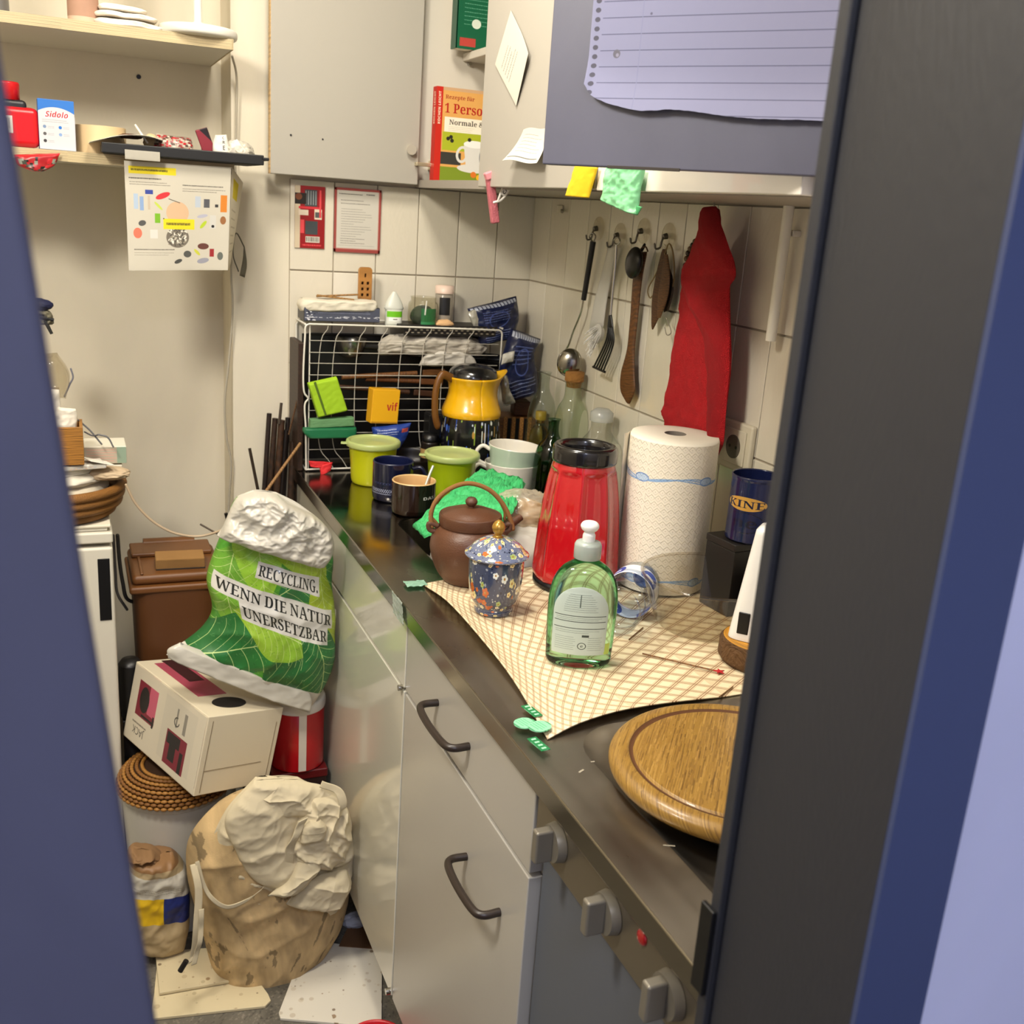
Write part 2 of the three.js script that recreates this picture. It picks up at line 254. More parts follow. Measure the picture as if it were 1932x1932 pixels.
// things in the open compartment
{
  const b = G('cookbook', 'orange cookbook with red spine standing in the open cabinet', 'book', [.8225,1.5568,-2.3]);
  const cover = tex(420, 760, (x, w, h) => {
    x.fillStyle = '#dca45a'; x.fillRect(0, 0, w, h); x.scale(0.76, 1); x.fillStyle = '#c9a27a'; x.fillRect(0, 0, w, 26);
    txt(x, 'Rezepte für', 20, 75, 44, '#9c2c1e', 'serif', 'bold'); txt(x, '1 Person', 16, 165, 106, '#b01f1c', 'serif', 'bold', 'left', 400);
    x.fillStyle = '#efe6d2'; x.fillRect(22, 235, 400, 120); txt(x, 'Normale &', 62, 275, 56, '#3a3026', 'serif', 'bold'); lines(x, 60, 312, 300, 3, 14, '#8a7a60');
    x.fillStyle = '#a9b22c'; x.fillRect(10, 355, 420, 150); x.fillStyle = '#7b8f2a'; x.fillRect(0, 640, w, 120); x.fillStyle = '#3b3a36'; x.fillRect(0, 520, 180, 100);
    x.fillStyle = '#d9d7d0'; x.beginPath(); x.ellipse(300, 640, 150, 36, 0, 0, 7); x.fill(); x.beginPath(); x.moveTo(200, 440); x.lineTo(400, 440); x.lineTo(370, 640); x.lineTo(230, 640); x.fill(); x.fillStyle = '#f1efe8'; x.beginPath(); x.ellipse(300, 440, 100, 30, 0, 0, 7); x.fill(); x.lineWidth = 22; x.strokeStyle = '#d9d7d0'; x.beginPath(); x.ellipse(190, 530, 44, 60, 0.2, 0, 7); x.stroke();
    x.fillStyle = '#20324f'; x.beginPath(); x.ellipse(405, 540, 60, 110, 0, 0, 7); x.fill(); x.fillStyle = '#2c2a24'; for (const [a, c] of [[60, 410], [85, 395], [95, 425], [250, 405]]) { x.beginPath(); x.arc(a, c, 16, 0, 7); x.fill(); }
    x.fillStyle = '#d8742c'; x.beginPath(); x.arc(300, 690, 26, 0, 7); x.fill(); x.fillStyle = '#e7b22c'; x.beginPath(); x.arc(350, 710, 24, 0, 7); x.fill();
  });
  const [x0, y0] = [.7603,1.5511,-2.3], [x1, y1] = [.7676,1.7472,-2.3];
  W(b, 'page_block', bx(x0 + 0.002, x0 + 0.158, 1.553, y1 - 0.006, -2.325, -2.303), M(0xe7dfc9, 0.8));
  W(b, 'cover', bx(x0 + 0.0135, x0 + 0.16, 1.552, y1, -2.303, -2.3), printed(cover, 0.35));
  const sp = tex(64, 760, (x, w, h) => { x.fillStyle = '#c32a1e'; x.fillRect(0, 0, w, h); x.save(); x.translate(32, 300); x.rotate(-Math.PI / 2); txt(x, 'KOCHEN LEICHT', 0, 0, 34, '#e9dcc0', 'sans-serif', 'bold'); x.restore(); });
  W(b, 'spine', bx(x0 - 0.001, x0 + 0.0135, 1.552, y1, -2.326, -2.2998), printed(sp, 0.35));
  const gb = G('green_book', 'dark green book on the upper shelf of the open cabinet', 'book', [.8399,1.831,-2.3]);
  const gt = tex(300, 460, (x, w, h) => { x.fillStyle = '#0f5a3c'; x.fillRect(0, 0, w, h); lines(x, 40, 40, 230, 14, 22, '#5e9a7c', 4, 0.3, 9); x.fillStyle = '#cfd8c8'; x.beginPath(); x.arc(110, 320, 26, 0, 7); x.fill(); x.fillStyle = '#b3423a'; x.fillRect(20, 400, 90, 46); x.fillStyle = '#e6e6e0'; x.fillRect(225, 395, 60, 50); });
  const q = [.7972,1.8282,-2.3];
  W(gb, 'page_block', bx(q[0] + 0.003, q[0] + 0.12, 1.828, 1.995, -2.33, -2.303), M(0xe7dfc9, 0.8));
  W(gb, 'cover', bx(q[0], q[0] + 0.122, 1.828, 1.998, -2.303, -2.3), printed(gt, 0.35));
  W(gb, 'spine', bx(q[0] - 0.001, q[0] + 0.002, 1.828, 1.998, -2.332, -2.3), M(0x0c4a32, 0.4));
}
// paper on the swung-open door
{
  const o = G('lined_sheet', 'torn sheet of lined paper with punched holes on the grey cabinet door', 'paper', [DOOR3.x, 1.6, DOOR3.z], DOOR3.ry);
  const e = [[.273,1.6428],[.2643,1.6314],[.2055,1.6156],[.1605,1.6167],[.08,1.6098],[.0026,1.6086]], s0 = e[0][0] + 0.001, s1 = e[5][0] - 0.02, w0 = s0 - s1, y0 = 1.55, hh = 0.42, K = 900 / w0;
  const t = tex(900, Math.round(hh * K), (x, w, h) => {
    x.fillStyle = '#8485a0'; x.fillRect(0, 0, w, h); x.strokeStyle = '#565770'; x.lineWidth = 3; const q = rand(4);  // white paper toned dark lavender, the dim cool light is in this colour
    for (let i = 0; i < 30; i++) { x.beginPath(); x.moveTo(0.014 * K, (0.006 + i * 0.0168) * K); x.lineTo(w, (0.006 + i * 0.0168) * K); x.stroke(); }
    x.strokeStyle = '#7d7f9c'; x.beginPath(); x.moveTo(0.063 * K, 0); x.lineTo(0.063 * K, h); x.stroke();
    x.fillStyle = '#4c4b58'; for (let i = 0; i < 46; i++) { x.beginPath(); x.ellipse(0.0075 * K, i * 0.0096 * K, 0.0034 * K, 0.0026 * K, 0, 0, 7); x.fill(); }
    for (let i = 0; i < 6; i++) { const y = (0.295 - i * 0.072) * K; x.fillStyle = '#63616c'; x.beginPath(); x.arc(0.035 * K, y, 0.0045 * K, 0, 7); x.fill(); x.fillStyle = '#858396'; x.beginPath(); x.arc(0.036 * K, y + 4, 0.002 * K, 0, 7); x.fill(); }
    x.fillStyle = '#5f5e72'; x.beginPath(); x.arc(0.073 * K, 0.255 * K, 0.0014 * K, 0, 7); x.fill();
  });
  const c = new THREE.CatmullRomCurve3(e.map(p => new THREE.Vector3(p[0], p[1], 0)), false, 'centripetal').getPoints(300);
  const low = s => { let k = c[0]; for (const p of c) if (Math.abs(p.x - s) < Math.abs(k.x - s)) k = p; return k.y; };
  const g = surf(90, 30, (u, v) => { const s = s0 + (s1 - s0) * u, yl = low(s), y = yl + (1.95 - yl) * v; return [s, y - 1.6 + 0.0008 * N(u * 40, v * 4, 1) * (1 - v), -0.021 - 0.007 * Math.pow(Math.max(0, 1 - v * 9), 1.5) - 0.001 * Math.sin(u * 5)]; }, 0.0005);
  { const p = g.attributes.position, uv = g.attributes.uv; for (let i = 0; i < p.count; i++) uv.setXY(i, (s0 - p.getX(i)) / w0, (p.getY(i) + 1.6 - y0) / hh); }
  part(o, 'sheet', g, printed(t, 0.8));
}
// notes on the closed white door
{
  const n1 = tex(256, 256, (x, w, h) => { x.fillStyle = '#cdc7b9'; x.fillRect(0, 0, w, h); x.save(); x.translate(30, 60); lines(x, 0, 0, 170, 5, 22, '#77746c', 4, 0.5, 3); x.restore(); });
  const q = [[.7205,1.7463,-1.8591],[.7205,1.8265,-1.7992],[.7205,1.7478,-1.6963],[.7205,1.6709,-1.7479]];
  const o = G('note', 'white note hanging diamond-wise on the closed cabinet door', 'note', [0.7205, q[3][1], q[3][2]]);
  W(o, 'sheet', surf(12, 12, (u, v) => { const a = [0, 1, 2].map(k => (1 - u) * (1 - v) * q[3][k] + u * (1 - v) * q[2][k] + u * v * q[1][k] + (1 - u) * v * q[0][k]); return [a[0] - 0.001 - 0.012 * Math.max(0, 0.5 - v) * (1 - v) * u, a[1], a[2]]; }, 0.0005), printed(n1, 0.8));
  const n2 = tex(256, 256, (x, w, h) => { x.fillStyle = '#cdc8bb'; x.fillRect(0, 0, w, h); lines(x, 40, 50, 190, 6, 26, '#84817a', 4, 0.3, 4); x.fillStyle = '#6c6a64'; x.fillRect(10, 222, 230, 8); });
  const q2 = [[.7205,1.5808,-1.7483],[.7205,1.5755,-1.6007],[.7205,1.6311,-1.607],[.7205,1.631,-1.7061]];
  const o2 = G('note', 'small creased note on the cabinet door beside the grey door edge', 'note', [0.7205, q2[0][1], q2[0][2]]);
  W(o2, 'sheet', surf(14, 14, (u, v) => { const a = [0, 1, 2].map(k => (1 - u) * (1 - v) * q2[0][k] + u * (1 - v) * q2[1][k] + u * v * q2[2][k] + (1 - u) * v * q2[3][k]); return [a[0] - 0.002 - 0.018 * Math.pow(1 - v, 2), a[1] + 0.002 * Math.sin(u * 6), a[2]]; }, 0.0005), printed(n2, 0.8));
}
// pink eraser-like tag and ring hanging at the cabinet corner
{
  const p = G('pink_tag', 'pink plastic tag hanging from the lower cabinet corner', 'tag', [.7393,1.476,-1.86]);
  const a = [.7183,1.5544,-1.86], b = [.7424,1.4781,-1.86];
  const g = box(0.016, 0.085, 0.012, 0.003, false); g.rotateZ(0.2); g.translate((a[0] + b[0]) / 2, (a[1] + b[1]) / 2, -1.86);
  W(p, 'bar', g, M(0xcf6f78, 0.5, { bumpMap: withRepeat(GRUNGE, 2, 4), bumpScale: 0.002 }));
  const g2 = box(0.019, 0.014, 0.014, 0.003, false); g2.rotateZ(0.4); g2.translate(a[0] + 0.003, a[1] + 0.004, -1.858); W(p, 'head', g2, M(0xdc8a92, 0.4));
  const r = G('key_ring_label', 'white lettered paper loop dangling beside the pink tag', 'label', [.7396,1.5096,-1.84]);
  W(r, 'loop', tube([[.7278,1.5115,-1.845],[.7411,1.5162,-1.845],[.7537,1.5319,-1.845],[.7568,1.5471,-1.845],[.7482,1.5501,-1.845],[.7428,1.5368,-1.845],[.7359,1.5158,-1.845]], 0.0022, 50), M(0xeeeae0, 0.6));
  const lt = tex(128, 64, (x, w, h) => { x.fillStyle = '#efece3'; x.fillRect(0, 0, w, h); txt(x, 'CAFE', 64, 32, 44, '#26262c', 'sans-serif', 'bold', 'center'); });
  const c = [.7501,1.5382,-1.845]; const pl = box(0.03, 0.013, 0.001, 0.0004, false); pl.rotateZ(1.1); pl.translate(c[0], c[1], -1.843); W(r, 'tag_print', pl, printed(lt));
}
// packets hanging on the bottom edge
{
  const y = G('yellow_cloth', 'yellow folded sponge cloth tucked at the cabinet bottom edge', 'cloth', [.716,1.5244,-1.4635]);
  const q = [[.716,1.5267,-1.5142],[.716,1.5249,-1.4334],[.716,1.5679,-1.4144],[.716,1.5715,-1.4854]];
  W(y, 'cloth', pillow([q[0], q[3]], [q[1], q[2]], { n: [-1, 0, 0], d: 0.008, back: 0.2, amp: 0.0015, f: 40, cap: 0, nu: 20, nv: 20 }), M(0xe3bd17, 0.8));
  const g = G('green_bag_roll', 'pale green folded plastic bag hanging from the cabinet bottom edge', 'plastic bag', [.716,1.5084,-1.3188]);
  const e = [[.716,1.5248,-1.3907],[.716,1.5059,-1.2852],[.716,1.5653,-1.2773],[.716,1.5676,-1.3813]];
  W(g, 'bag', pillow([e[0], e[3]], [e[1], e[2]], { n: [-1, 0, 0.2], d: 0.012, back: 0.15, amp: 0.005, f: 45, cap: 0, nu: 30, nv: 30, rid: 0.8 }), M(0x86d09a, 0.35));
  const e2 = [[.7165,1.518,-1.369],[.7165,1.5052,-1.2845],[.7165,1.5165,-1.2737],[.7165,1.527,-1.3921]];
  W(g, 'inner_fold', pillow([e2[0], e2[3]], [e2[1], e2[2]], { n: [-1, 0, 0.2], d: 0.006, back: 0.15, amp: 0.002, f: 45, cap: 0, nu: 14, nv: 8 }), M(0x4ea56a, 0.4));
}
// ---------- base cabinets, cooker, worktop ----------
const XF = 0.474;
{
  const gloss = M(0xd4d0c0, 0.16, { clearcoat: 0.6, clearcoatRoughness: 0.08, specularIntensity: 1 });
  const s = G('sink_cabinet', 'glossy cream sink base cabinet behind the recycling bag', 'cabinet', [0.76, 0, -1.92]);
  W(s, 'carcass', merge([bx(0.494, 1.045, 0.14, 0.156, -2.384, -1.468), bx(0.494, 1.045, 0.156, 0.866, -2.384, -2.368), bx(0.494, 1.045, 0.156, 0.866, -1.484, -1.468), bx(1.03, 1.045, 0.156, 0.866, -2.368, -1.484)]), lamInner);
  W(s, 'drawer_front', bx(XF, 0.4935, 0.744, 0.866, -2.38, -1.468, 0.002), gloss);
  W(s, 'door', bx(XF, 0.4935, 0.14, 0.738, -2.38, -1.468, 0.002), gloss);
  W(s, 'plinth', bx(0.54, 0.556, 0, 0.14, -2.384, -1.468), M(0x171513, 0.6));
  W(s, 'door_catch', merge([rod([0.466, 0.742, -1.476], [0.474, 0.742, -1.476], 0.005), rod([0.466, 0.145, -1.476], [0.474, 0.145, -1.476], 0.006)]), chrome);
  const d = G('drawer_cabinet', 'light grey base cabinet with a drawer above a door', 'cabinet', [0.76, 0, -1.21]);
  W(d, 'carcass', bx(0.494, 1.045, 0.14, 0.868, -1.462, -0.956), lamInner);
  const hm = M(0x2e241e, 0.35), bow = (z0, y0, z1, y1) => tube([[XF - 0.001, y0, z0], [XF - 0.022, y0, z0], [XF - 0.03, y0 + (y1 - y0) * 0.06, z0 + (z1 - z0) * 0.06], [XF - 0.03, y0 + (y1 - y0) * 0.94, z0 + (z1 - z0) * 0.94], [XF - 0.022, y1, z1], [XF - 0.001, y1, z1]], 0.0055, 60, 10);
  const front = M(0xb3aea4, 0.33, { clearcoat: 0.25, clearcoatRoughness: 0.2 });
  const dr = W(d, 'drawer_front', bx(XF, 0.4935, 0.744, 0.866, -1.461, -0.957, 0.002), front);
  const h1 = [[.474,.7915,-1.3041],[.474,.8066,-1.1711]], h2 = [[.474,.6287,-1.1548],[.474,.645,-1.0309]];
  W(dr, 'handle', bow(h1[0][2], (h1[0][1] + h1[1][1]) / 2, h1[1][2], (h1[0][1] + h1[1][1]) / 2), hm, 'dark brown bow handle');
  const dd = W(d, 'door', bx(XF, 0.4935, 0.14, 0.738, -1.461, -0.957, 0.002), front);
  W(dd, 'handle', bow(h2[0][2], (h2[0][1] + h2[1][1]) / 2, h2[1][2], (h2[0][1] + h2[1][1]) / 2), hm, 'dark brown bow handle');
  W(d, 'plinth', bx(0.54, 0.556, 0, 0.14, -1.466, -0.956), M(0x171513, 0.6));
  // cooker
  const k = G('cooker', 'built-in cooker with steel control panel and slate grey oven door', 'cooker', [0.76, 0, -0.72]);
  W(k, 'body', bx(0.505, 1.045, 0.1, 0.868, -0.953, -0.56), M(0x3b3b3e, 0.5));
  W(k, 'oven_door', bx(0.488, 0.5045, 0.12, 0.785, -0.95, -0.56, 0.002), M(0x5c6068, 0.4));
  const panel = W(k, 'control_panel', bx(0.476, 0.5045, 0.79, 0.868, -0.953, -0.56, 0.002), M(0x9a9180, 0.3, { metalness: 0.85 }));
  const knob = (z, y) => { const q = [new THREE.CylinderGeometry(0.021, 0.023, 0.01, 28).rotateZ(Math.PI / 2).translate(0.4705, y, z), box(0.022, 0.04, 0.013, 0.003, false).translate(0.456, y, z)]; return merge(q); };
  for (const z of [-0.893, -0.768, -0.648]) W(k, 'knob', knob(z, 0.829), M(0x857e70, 0.35, { metalness: 0.4 }));
  const l = [.476,.8451,-.7069]; W(k, 'indicator_light', new THREE.SphereGeometry(0.0085, 20, 12).scale(0.5, 1, 1).translate(0.476, l[1], l[2]), M(0xa80d12, 0.2, { clearcoat: 1 }), 'red indicator light');
  // worktop with sink and hob openings
  const wt = G('worktop', 'stainless steel worktop with sink and hob, running along the tiled wall', 'worktop', [0.76, 0.868, -1.45]);
  const brushed = dataTex(256, (u, v) => { const k = Math.max(0, Math.min(1, (1.75 - v * 2.5) / 0.6)); return 0.27 + 0.3 * k + 0.2 * fbm(u * 9, v * 14, 3, 5) + 0.06 * fbm(u * 60, v * 2, 3, 2); }, [1 / 1.25, 1 / 2.5], false);
  const top = M(0x9a9388, 0.6, { metalness: 1, roughnessMap: brushed });
  const g = ext([[0.462, 2.384], [1.045, 2.384], [1.045, 0.56], [0.462, 0.56]], 0.006, 0, [rrect(0.57, 0.96, 1.57, 1.9, 0.06), rrect(0.53, 1.0, 0.57, 1.008, 0.07)].map(h => h.reverse()));
  g.rotateX(-Math.PI / 2); g.translate(0, 0.894, 0);
  W(wt, 'top_sheet', g, top);
  W(wt, 'front_edge', merge([bx(0.4605, 0.468, 0.87, 0.8995, -2.384, -0.56, 0.0025), bx(0.468, 0.50, 0.872, 0.876, -2.384, -0.56)]), M(0xa39d91, 0.16, { metalness: 1 }));
  const pan = (x0, x1, z0, z1, r, dep, ins) => { const rings = [[0, 0], [0.006, 0.004], [0.012, dep * 0.5], [ins, dep - 0.004], [ins + 0.015, dep]].map(([i, y]) => rrect(x0 + i, x1 - i, z0 + i, z1 - i, Math.max(0.02, r - i * 0.5), 8).map(p => [p[0], -y, -p[1]])); const P = [], idx = [], uv = [], n = rings[0].length; rings.forEach((q, j) => q.forEach((p, i) => { P.push(...p); uv.push(i / n, j); })); for (let j = 0; j < rings.length - 1; j++) for (let i = 0; i < n; i++) { const a = j * n + i, b = j * n + (i + 1) % n; idx.push(a, b, b + n, a, b + n, a + n); } const c = P.length / 3; P.push((x0 + x1) / 2, -dep, -(z0 + z1) / 2); uv.push(0, 0); for (let i = 0; i < n; i++) idx.push((rings.length - 1) * n + i, (rings.length - 1) * n + (i + 1) % n, c); const G2 = new THREE.BufferGeometry(); G2.setAttribute('position', new THREE.Float32BufferAttribute(P, 3)); G2.setAttribute('uv', new THREE.Float32BufferAttribute(uv, 2)); G2.setIndex(idx); G2.computeVertexNormals(); G2.translate(0, CT, 0); return G2; };
  W(wt, 'sink_bowl', pan(0.57, 0.96, 1.57, 1.9, 0.06, 0.15, 0.03), M(0x6d6962, 0.25, { metalness: 1 }));
  const hob = W(wt, 'hob_recess', pan(0.53, 1.0, 0.57, 1.008, 0.07, 0.022, 0.022), M(0x9c968b, 0.38, { metalness: 1 }));
  W(hob, 'hot_plate', lathe([[0, 0], [0.105, 0], [0.11, 0.006], [0.11, 0.012], [0.09, 0.021], [0, 0.021]]).translate(0.69, 0.88, -0.82), M(0x131313, 0.6));
  W(wt, 'scratch_mark', merge([box(0.009, 0.0004, 0.0025, 0.0002, false).rotateY(0.5).translate(0.508, 0.9004, -0.915), box(0.012, 0.0004, 0.0015, 0.0002, false).rotateY(-0.4).translate(0.53, 0.9004, -0.76), box(0.005, 0.0004, 0.002, 0.0002, false).translate(0.53, 0.9004, -0.93)]), M(0xa39a86, 0.6));
}

// ---------- things on the worktop ----------
// patterned mat, lifted along its left edge
{
  const t = tex(512, 512, (x, w, h) => {
    x.fillStyle = '#dcc8a2'; x.fillRect(0, 0, w, h);
    x.strokeStyle = '#86593a'; const n = 4, s = w / n;
    x.lineWidth = 4; for (let i = -n; i <= 2 * n; i++) for (const o of [-9, 9]) { x.beginPath(); x.moveTo(i * s + o, 0); x.lineTo(i * s + o + w, h); x.stroke(); x.beginPath(); x.moveTo(i * s + o, 0); x.lineTo(i * s + o - w, h); x.stroke(); }
    x.fillStyle = '#ecdcb8'; for (let i = 0; i <= n; i++) for (let j = 0; j <= 2 * n; j++) { const cx = i * s + (j % 2) * s / 2, cy = j * s / 2 + 0; x.save(); x.translate(cx + s / 2, cy); x.rotate(Math.PI / 4); x.fillRect(-26, -26, 52, 52); x.restore(); }
  }, [4.2, 4.7]);
  const m = G('counter_mat', 'cream mat with brown diamond lattice lying over the worktop', 'mat', [0.75, CT, -1.25]);
  const near = [[0.5, -0.99], [0.55, -1.003], [0.64, -1.022], [0.8, -1.033], [0.99, -1.03]], left = [[0.5, -0.99], [0.512, -1.12], [0.516, -1.25], [0.52, -1.42], [0.515, -1.52]];
  const nc = new THREE.CatmullRomCurve3(near.map(p => new THREE.Vector3(p[0], 0, p[1]))), lc = new THREE.CatmullRomCurve3(left.map(p => new THREE.Vector3(p[0], 0, p[1])));
  W(m, 'mat_sheet', surf(50, 50, (u, v) => { const a = nc.getPoint(u), b = lc.getPoint(v), k = (1 - u), x = a.x + (b.x - 0.5) * k, z = a.z + (b.z + 0.99) - 0; const lift = 0.016 * Math.pow(Math.max(0, 1 - u * 4), 2) * Math.sin(Math.PI * v) + 0.01 * Math.pow(1 - Math.min(1, v * 8), 2) * Math.sin(Math.PI * Math.min(1, u * 1.4)); return [x, CT + 0.0016 + lift, z]; }, 0.0022), printed(t, 0.6));
}
const MT = CT + 0.0032;
// green tape fixing the near corner of the mat, clear tape at the far corner
{
  const t = G('green_tape', 'green printed tape cross fixing the near corner of the mat', 'tape', [.4898,.905,-1.0113]);
  const gt = tex(256, 128, (x, w, h) => { x.fillStyle = '#8fd6a8'; x.fillRect(0, 0, w, h); x.strokeStyle = '#2f8a58'; x.lineWidth = 7; x.strokeRect(6, 6, w - 12, h - 12); lines(x, 30, 40, 190, 4, 18, '#4aa874', 6, 0.2, 2); });
  const gd = tex(64, 256, (x, w, h) => { x.fillStyle = '#1f7a45'; x.fillRect(0, 0, w, h); x.fillStyle = '#a5e2b8'; for (let i = 0; i < 4; i++) x.fillRect(16, 24 + i * 60, 32, 26); });
  const disc = (p, rx, rz, ry, y) => new THREE.CylinderGeometry(1, 1, 0.0014, 32).scale(rx, 1, rz).rotateY(ry).translate(p[0], y, p[2]);
  const a = [.4847,.905,-1.0237], b = [.4979,.905,-1.0091], c1 = [.5056,.905,-1.0506], c2 = [.48,.905,-.9718];
  W(t, 'tape_patch', disc(a, 0.014, 0.013, 0.3, 0.9075), printed(gt, 0.4)); W(t, 'tape_patch', disc(b, 0.015, 0.013, 0.3, 0.909), printed(gt, 0.4));
  for (const c of [c1, c2]) { const g = box(0.0125, 0.0014, 0.032, 0.0006, false); g.rotateY(0.15); g.translate(c[0], 0.908, c[2]); W(t, 'tape_strip', g, printed(gd, 0.4)); }
  const c = G('clear_tape', 'clear glittering tape at the far left corner of the mat', 'tape', [.4894,.9,-1.4749]);
  const p = [[.4962,.902,-1.5346],[.5111,.902,-1.5013],[.4687,.902,-1.4508],[.4699,.902,-1.3944],[.4559,.902,-1.3553]];
  W(c, 'tape_strip', surf(10, 14, (u, v) => { const x = 0.485 + 0.035 * u, z = -1.52 + 0.025 * (v - 0.5); return [x, 0.9045 + 0.003 * N(u * 9, v * 9, 1), z]; }, 0.0006), M(0xaed8c0, 0.15, { transmission: 0.5, thickness: 0 }));
  W(c, 'tape_end', surf(12, 16, (u, v) => { const y = 0.9035 - 0.034 * v; return [0.4585 - 0.002 * N(u * 8, v * 9, 3) - 0.0015, y, -1.5 + 0.055 * u + 0.012 * v]; }, 0.0006), M(0xd6e0d6, 0.12, { transmission: 0.6, thickness: 0 }));
}
// dish soap bottle
{
  const o = G('soap_bottle', 'oval dish soap bottle with green liquid and a white pull cap', 'bottle', [0.631, MT, -1.178], face(0.637, -1.188) + 0.1);
  const pr = smooth([[0, 0.001], [0.036, 0.0], [0.044, 0.004], [0.046, 0.02], [0.0475, 0.07], [0.047, 0.1], [0.042, 0.124], [0.032, 0.14], [0.018, 0.15], [0.0125, 0.154], [0.0125, 0.16], [0, 0.16]], 60);
  const body = (s, o2 = 0) => lathe(pr.map(p => [p[0] * s, p[1]]), 56).scale(1, 1, 0.58);
  part(o, 'bottle_body', body(1), solidGlass(0xd9efdd, 0.05, { attenuationColor: lin(0x5fae7c), attenuationDistance: 0.16, ior: 1.36 }));
  const lt = tex(512, 720, (x, w, h) => {
    x.clearRect(0, 0, w, h); x.fillStyle = '#b9c6bb'; x.fillRect(0, 0, w, h);
    lines(x, 110, 80, 300, 9, 22, '#5f6b63', 4, 0.15, 3); x.fillStyle = '#4b5850'; x.fillRect(246, 80, 10, 130);
    for (const y of [300, 360, 430]) { x.fillStyle = '#2c3630'; x.fillRect(20, y, w - 40, 7); } lines(x, 40, 325, 420, 2, 18, '#5f6b63', 4, 0.2, 8); lines(x, 40, 460, 420, 2, 20, '#5f6b63', 4, 0.3, 9);
    lines(x, 40, 530, 210, 7, 22, '#6b776f', 4, 0.3, 10); lines(x, 340, 530, 150, 7, 22, '#6b776f', 4, 0.3, 11); x.strokeStyle = '#37413b'; x.lineWidth = 7; x.beginPath(); x.arc(290, 620, 34, 0, 7); x.stroke(); txt(x, 'e', 290, 618, 44, '#37413b', 'serif', 'bold', 'center'); x.fillStyle = '#37413b'; x.fillRect(285, 500, 60, 24);
  });
  const c = new THREE.CatmullRomCurve3(pr.map(p => new THREE.Vector3(p[0], p[1], 0)));
  const rAt = y => { let r = 0.04; for (let i = 1; i < pr.length; i++) if (pr[i][1] >= y && pr[i - 1][1] <= y && pr[i][0] > 0.01) { r = pr[i][0]; break; } return r; };
  part(o, 'back_label', surf(30, 40, (u, v) => { const y = 0.022 + 0.098 * v, w = v > 0.62 ? Math.sqrt(Math.max(0, 1 - Math.pow((v - 0.62) / 0.38, 2))) : 1, a = (-0.1 + (u - 0.5) * 1.75 * Math.max(0.02, w)), r = rAt(y) + 0.0006; return [r * Math.sin(a), y, r * 0.58 * Math.cos(a) + 0.0004]; }, 0.0004), printed(lt, 0.5));
  part(o, 'neck_ring', lathe([[0.0125, 0.153], [0.0185, 0.154], [0.0185, 0.172], [0.0165, 0.176], [0.0115, 0.178], [0, 0.178]], 36), M(0xc4cfc6, 0.25, { transmission: 0.35, thickness: 0 }));
  const cap = part(o, 'cap', lathe(smooth([[0.0085, 0.177], [0.0085, 0.186], [0.007, 0.19], [0.011, 0.194], [0.0125, 0.199], [0.009, 0.204], [0, 0.205]], 24), 32), M(0xe9e9e4, 0.35));
  part(o, 'reflected_label_strip', surf(6, 4, (u, v) => { const a = 0.75 + 0.25 * u, y = 0.022 + 0.016 * v, r = rAt(y) + 0.0006; return [r * Math.sin(a), y, r * 0.58 * Math.cos(a) + 0.0003]; }, 0.0003), M(0xb6cf5a, 0.4));
}
// cloisonne style lidded jar
{
  const fl = (seed, w, h, base) => tex(w, h, (x) => {
    const q = rand(seed); x.fillStyle = base; x.fillRect(0, 0, w, h);
    for (let i = 0; i < 900; i++) { x.fillStyle = ['#232a40', '#566078', '#8f959f', '#343c54', '#c4c3b6'][Math.floor(q() * 5)]; x.beginPath(); x.arc(q() * w, q() * h, 2 + q() * 5, 0, 7); x.fill(); }
    for (let i = 0; i < 170; i++) { const X = q() * w, Y = q() * h, s = 8 + q() * 12, c = ['#e6dfc4', '#d8cf8e', '#dfe3dc', '#9fb36a', '#c4622c', '#e8d49c'][Math.floor(q() * 6)]; x.fillStyle = c; for (let k = 0; k < 5; k++) { x.beginPath(); x.arc(X + s * 0.7 * Math.cos(k * 1.257), Y + s * 0.7 * Math.sin(k * 1.257), s * 0.5, 0, 7); x.fill(); } x.fillStyle = '#a8782c'; x.beginPath(); x.arc(X, Y, s * 0.35, 0, 7); x.fill(); }
    for (let i = 0; i < 5; i++) { x.fillStyle = '#b4552a'; const X = q() * w, Y = q() * h; for (let k = 0; k < 7; k++) { x.beginPath(); x.arc(X + (q() - 0.5) * 44, Y + (q() - 0.5) * 24, 9, 0, 7); x.fill(); } }
    x.fillStyle = '#b79a4a'; x.fillRect(0, h * 0.965, w, h * 0.012); x.fillRect(0, h * 0.02, w, h * 0.012);
  });
  const o = G('lidded_jar', 'small blue floral porcelain jar with a domed lid and gold knob', 'jar', [0.584, MT + 0.001, -1.38], 0.4); o.scale.setScalar(0.89);
  part(o, 'jar_body', lathe(smooth([[0, 0], [0.032, 0], [0.034, 0.006], [0.033, 0.012], [0.041, 0.026], [0.0455, 0.05], [0.0475, 0.08], [0.0475, 0.098], [0.0465, 0.104]], 44), 56), printed(fl(3, 1024, 512, '#3b435c'), 0.12, { clearcoat: 1 }));
  const lid = part(o, 'lid', lathe(smooth([[0.046, 0.104], [0.0545, 0.1035], [0.0555, 0.106], [0.05, 0.111], [0.04, 0.122], [0.022, 0.133], [0, 0.136]], 36), 56), printed(fl(8, 1024, 384, '#6a728c'), 0.12, { clearcoat: 1 }));
  part(lid, 'knob', lathe(smooth([[0.012, 0.134], [0.006, 0.138], [0.01, 0.146], [0.0115, 0.153], [0.007, 0.162], [0, 0.166]], 26), 28), M(0xb48a3e, 0.25, { metalness: 0.6 }));
}
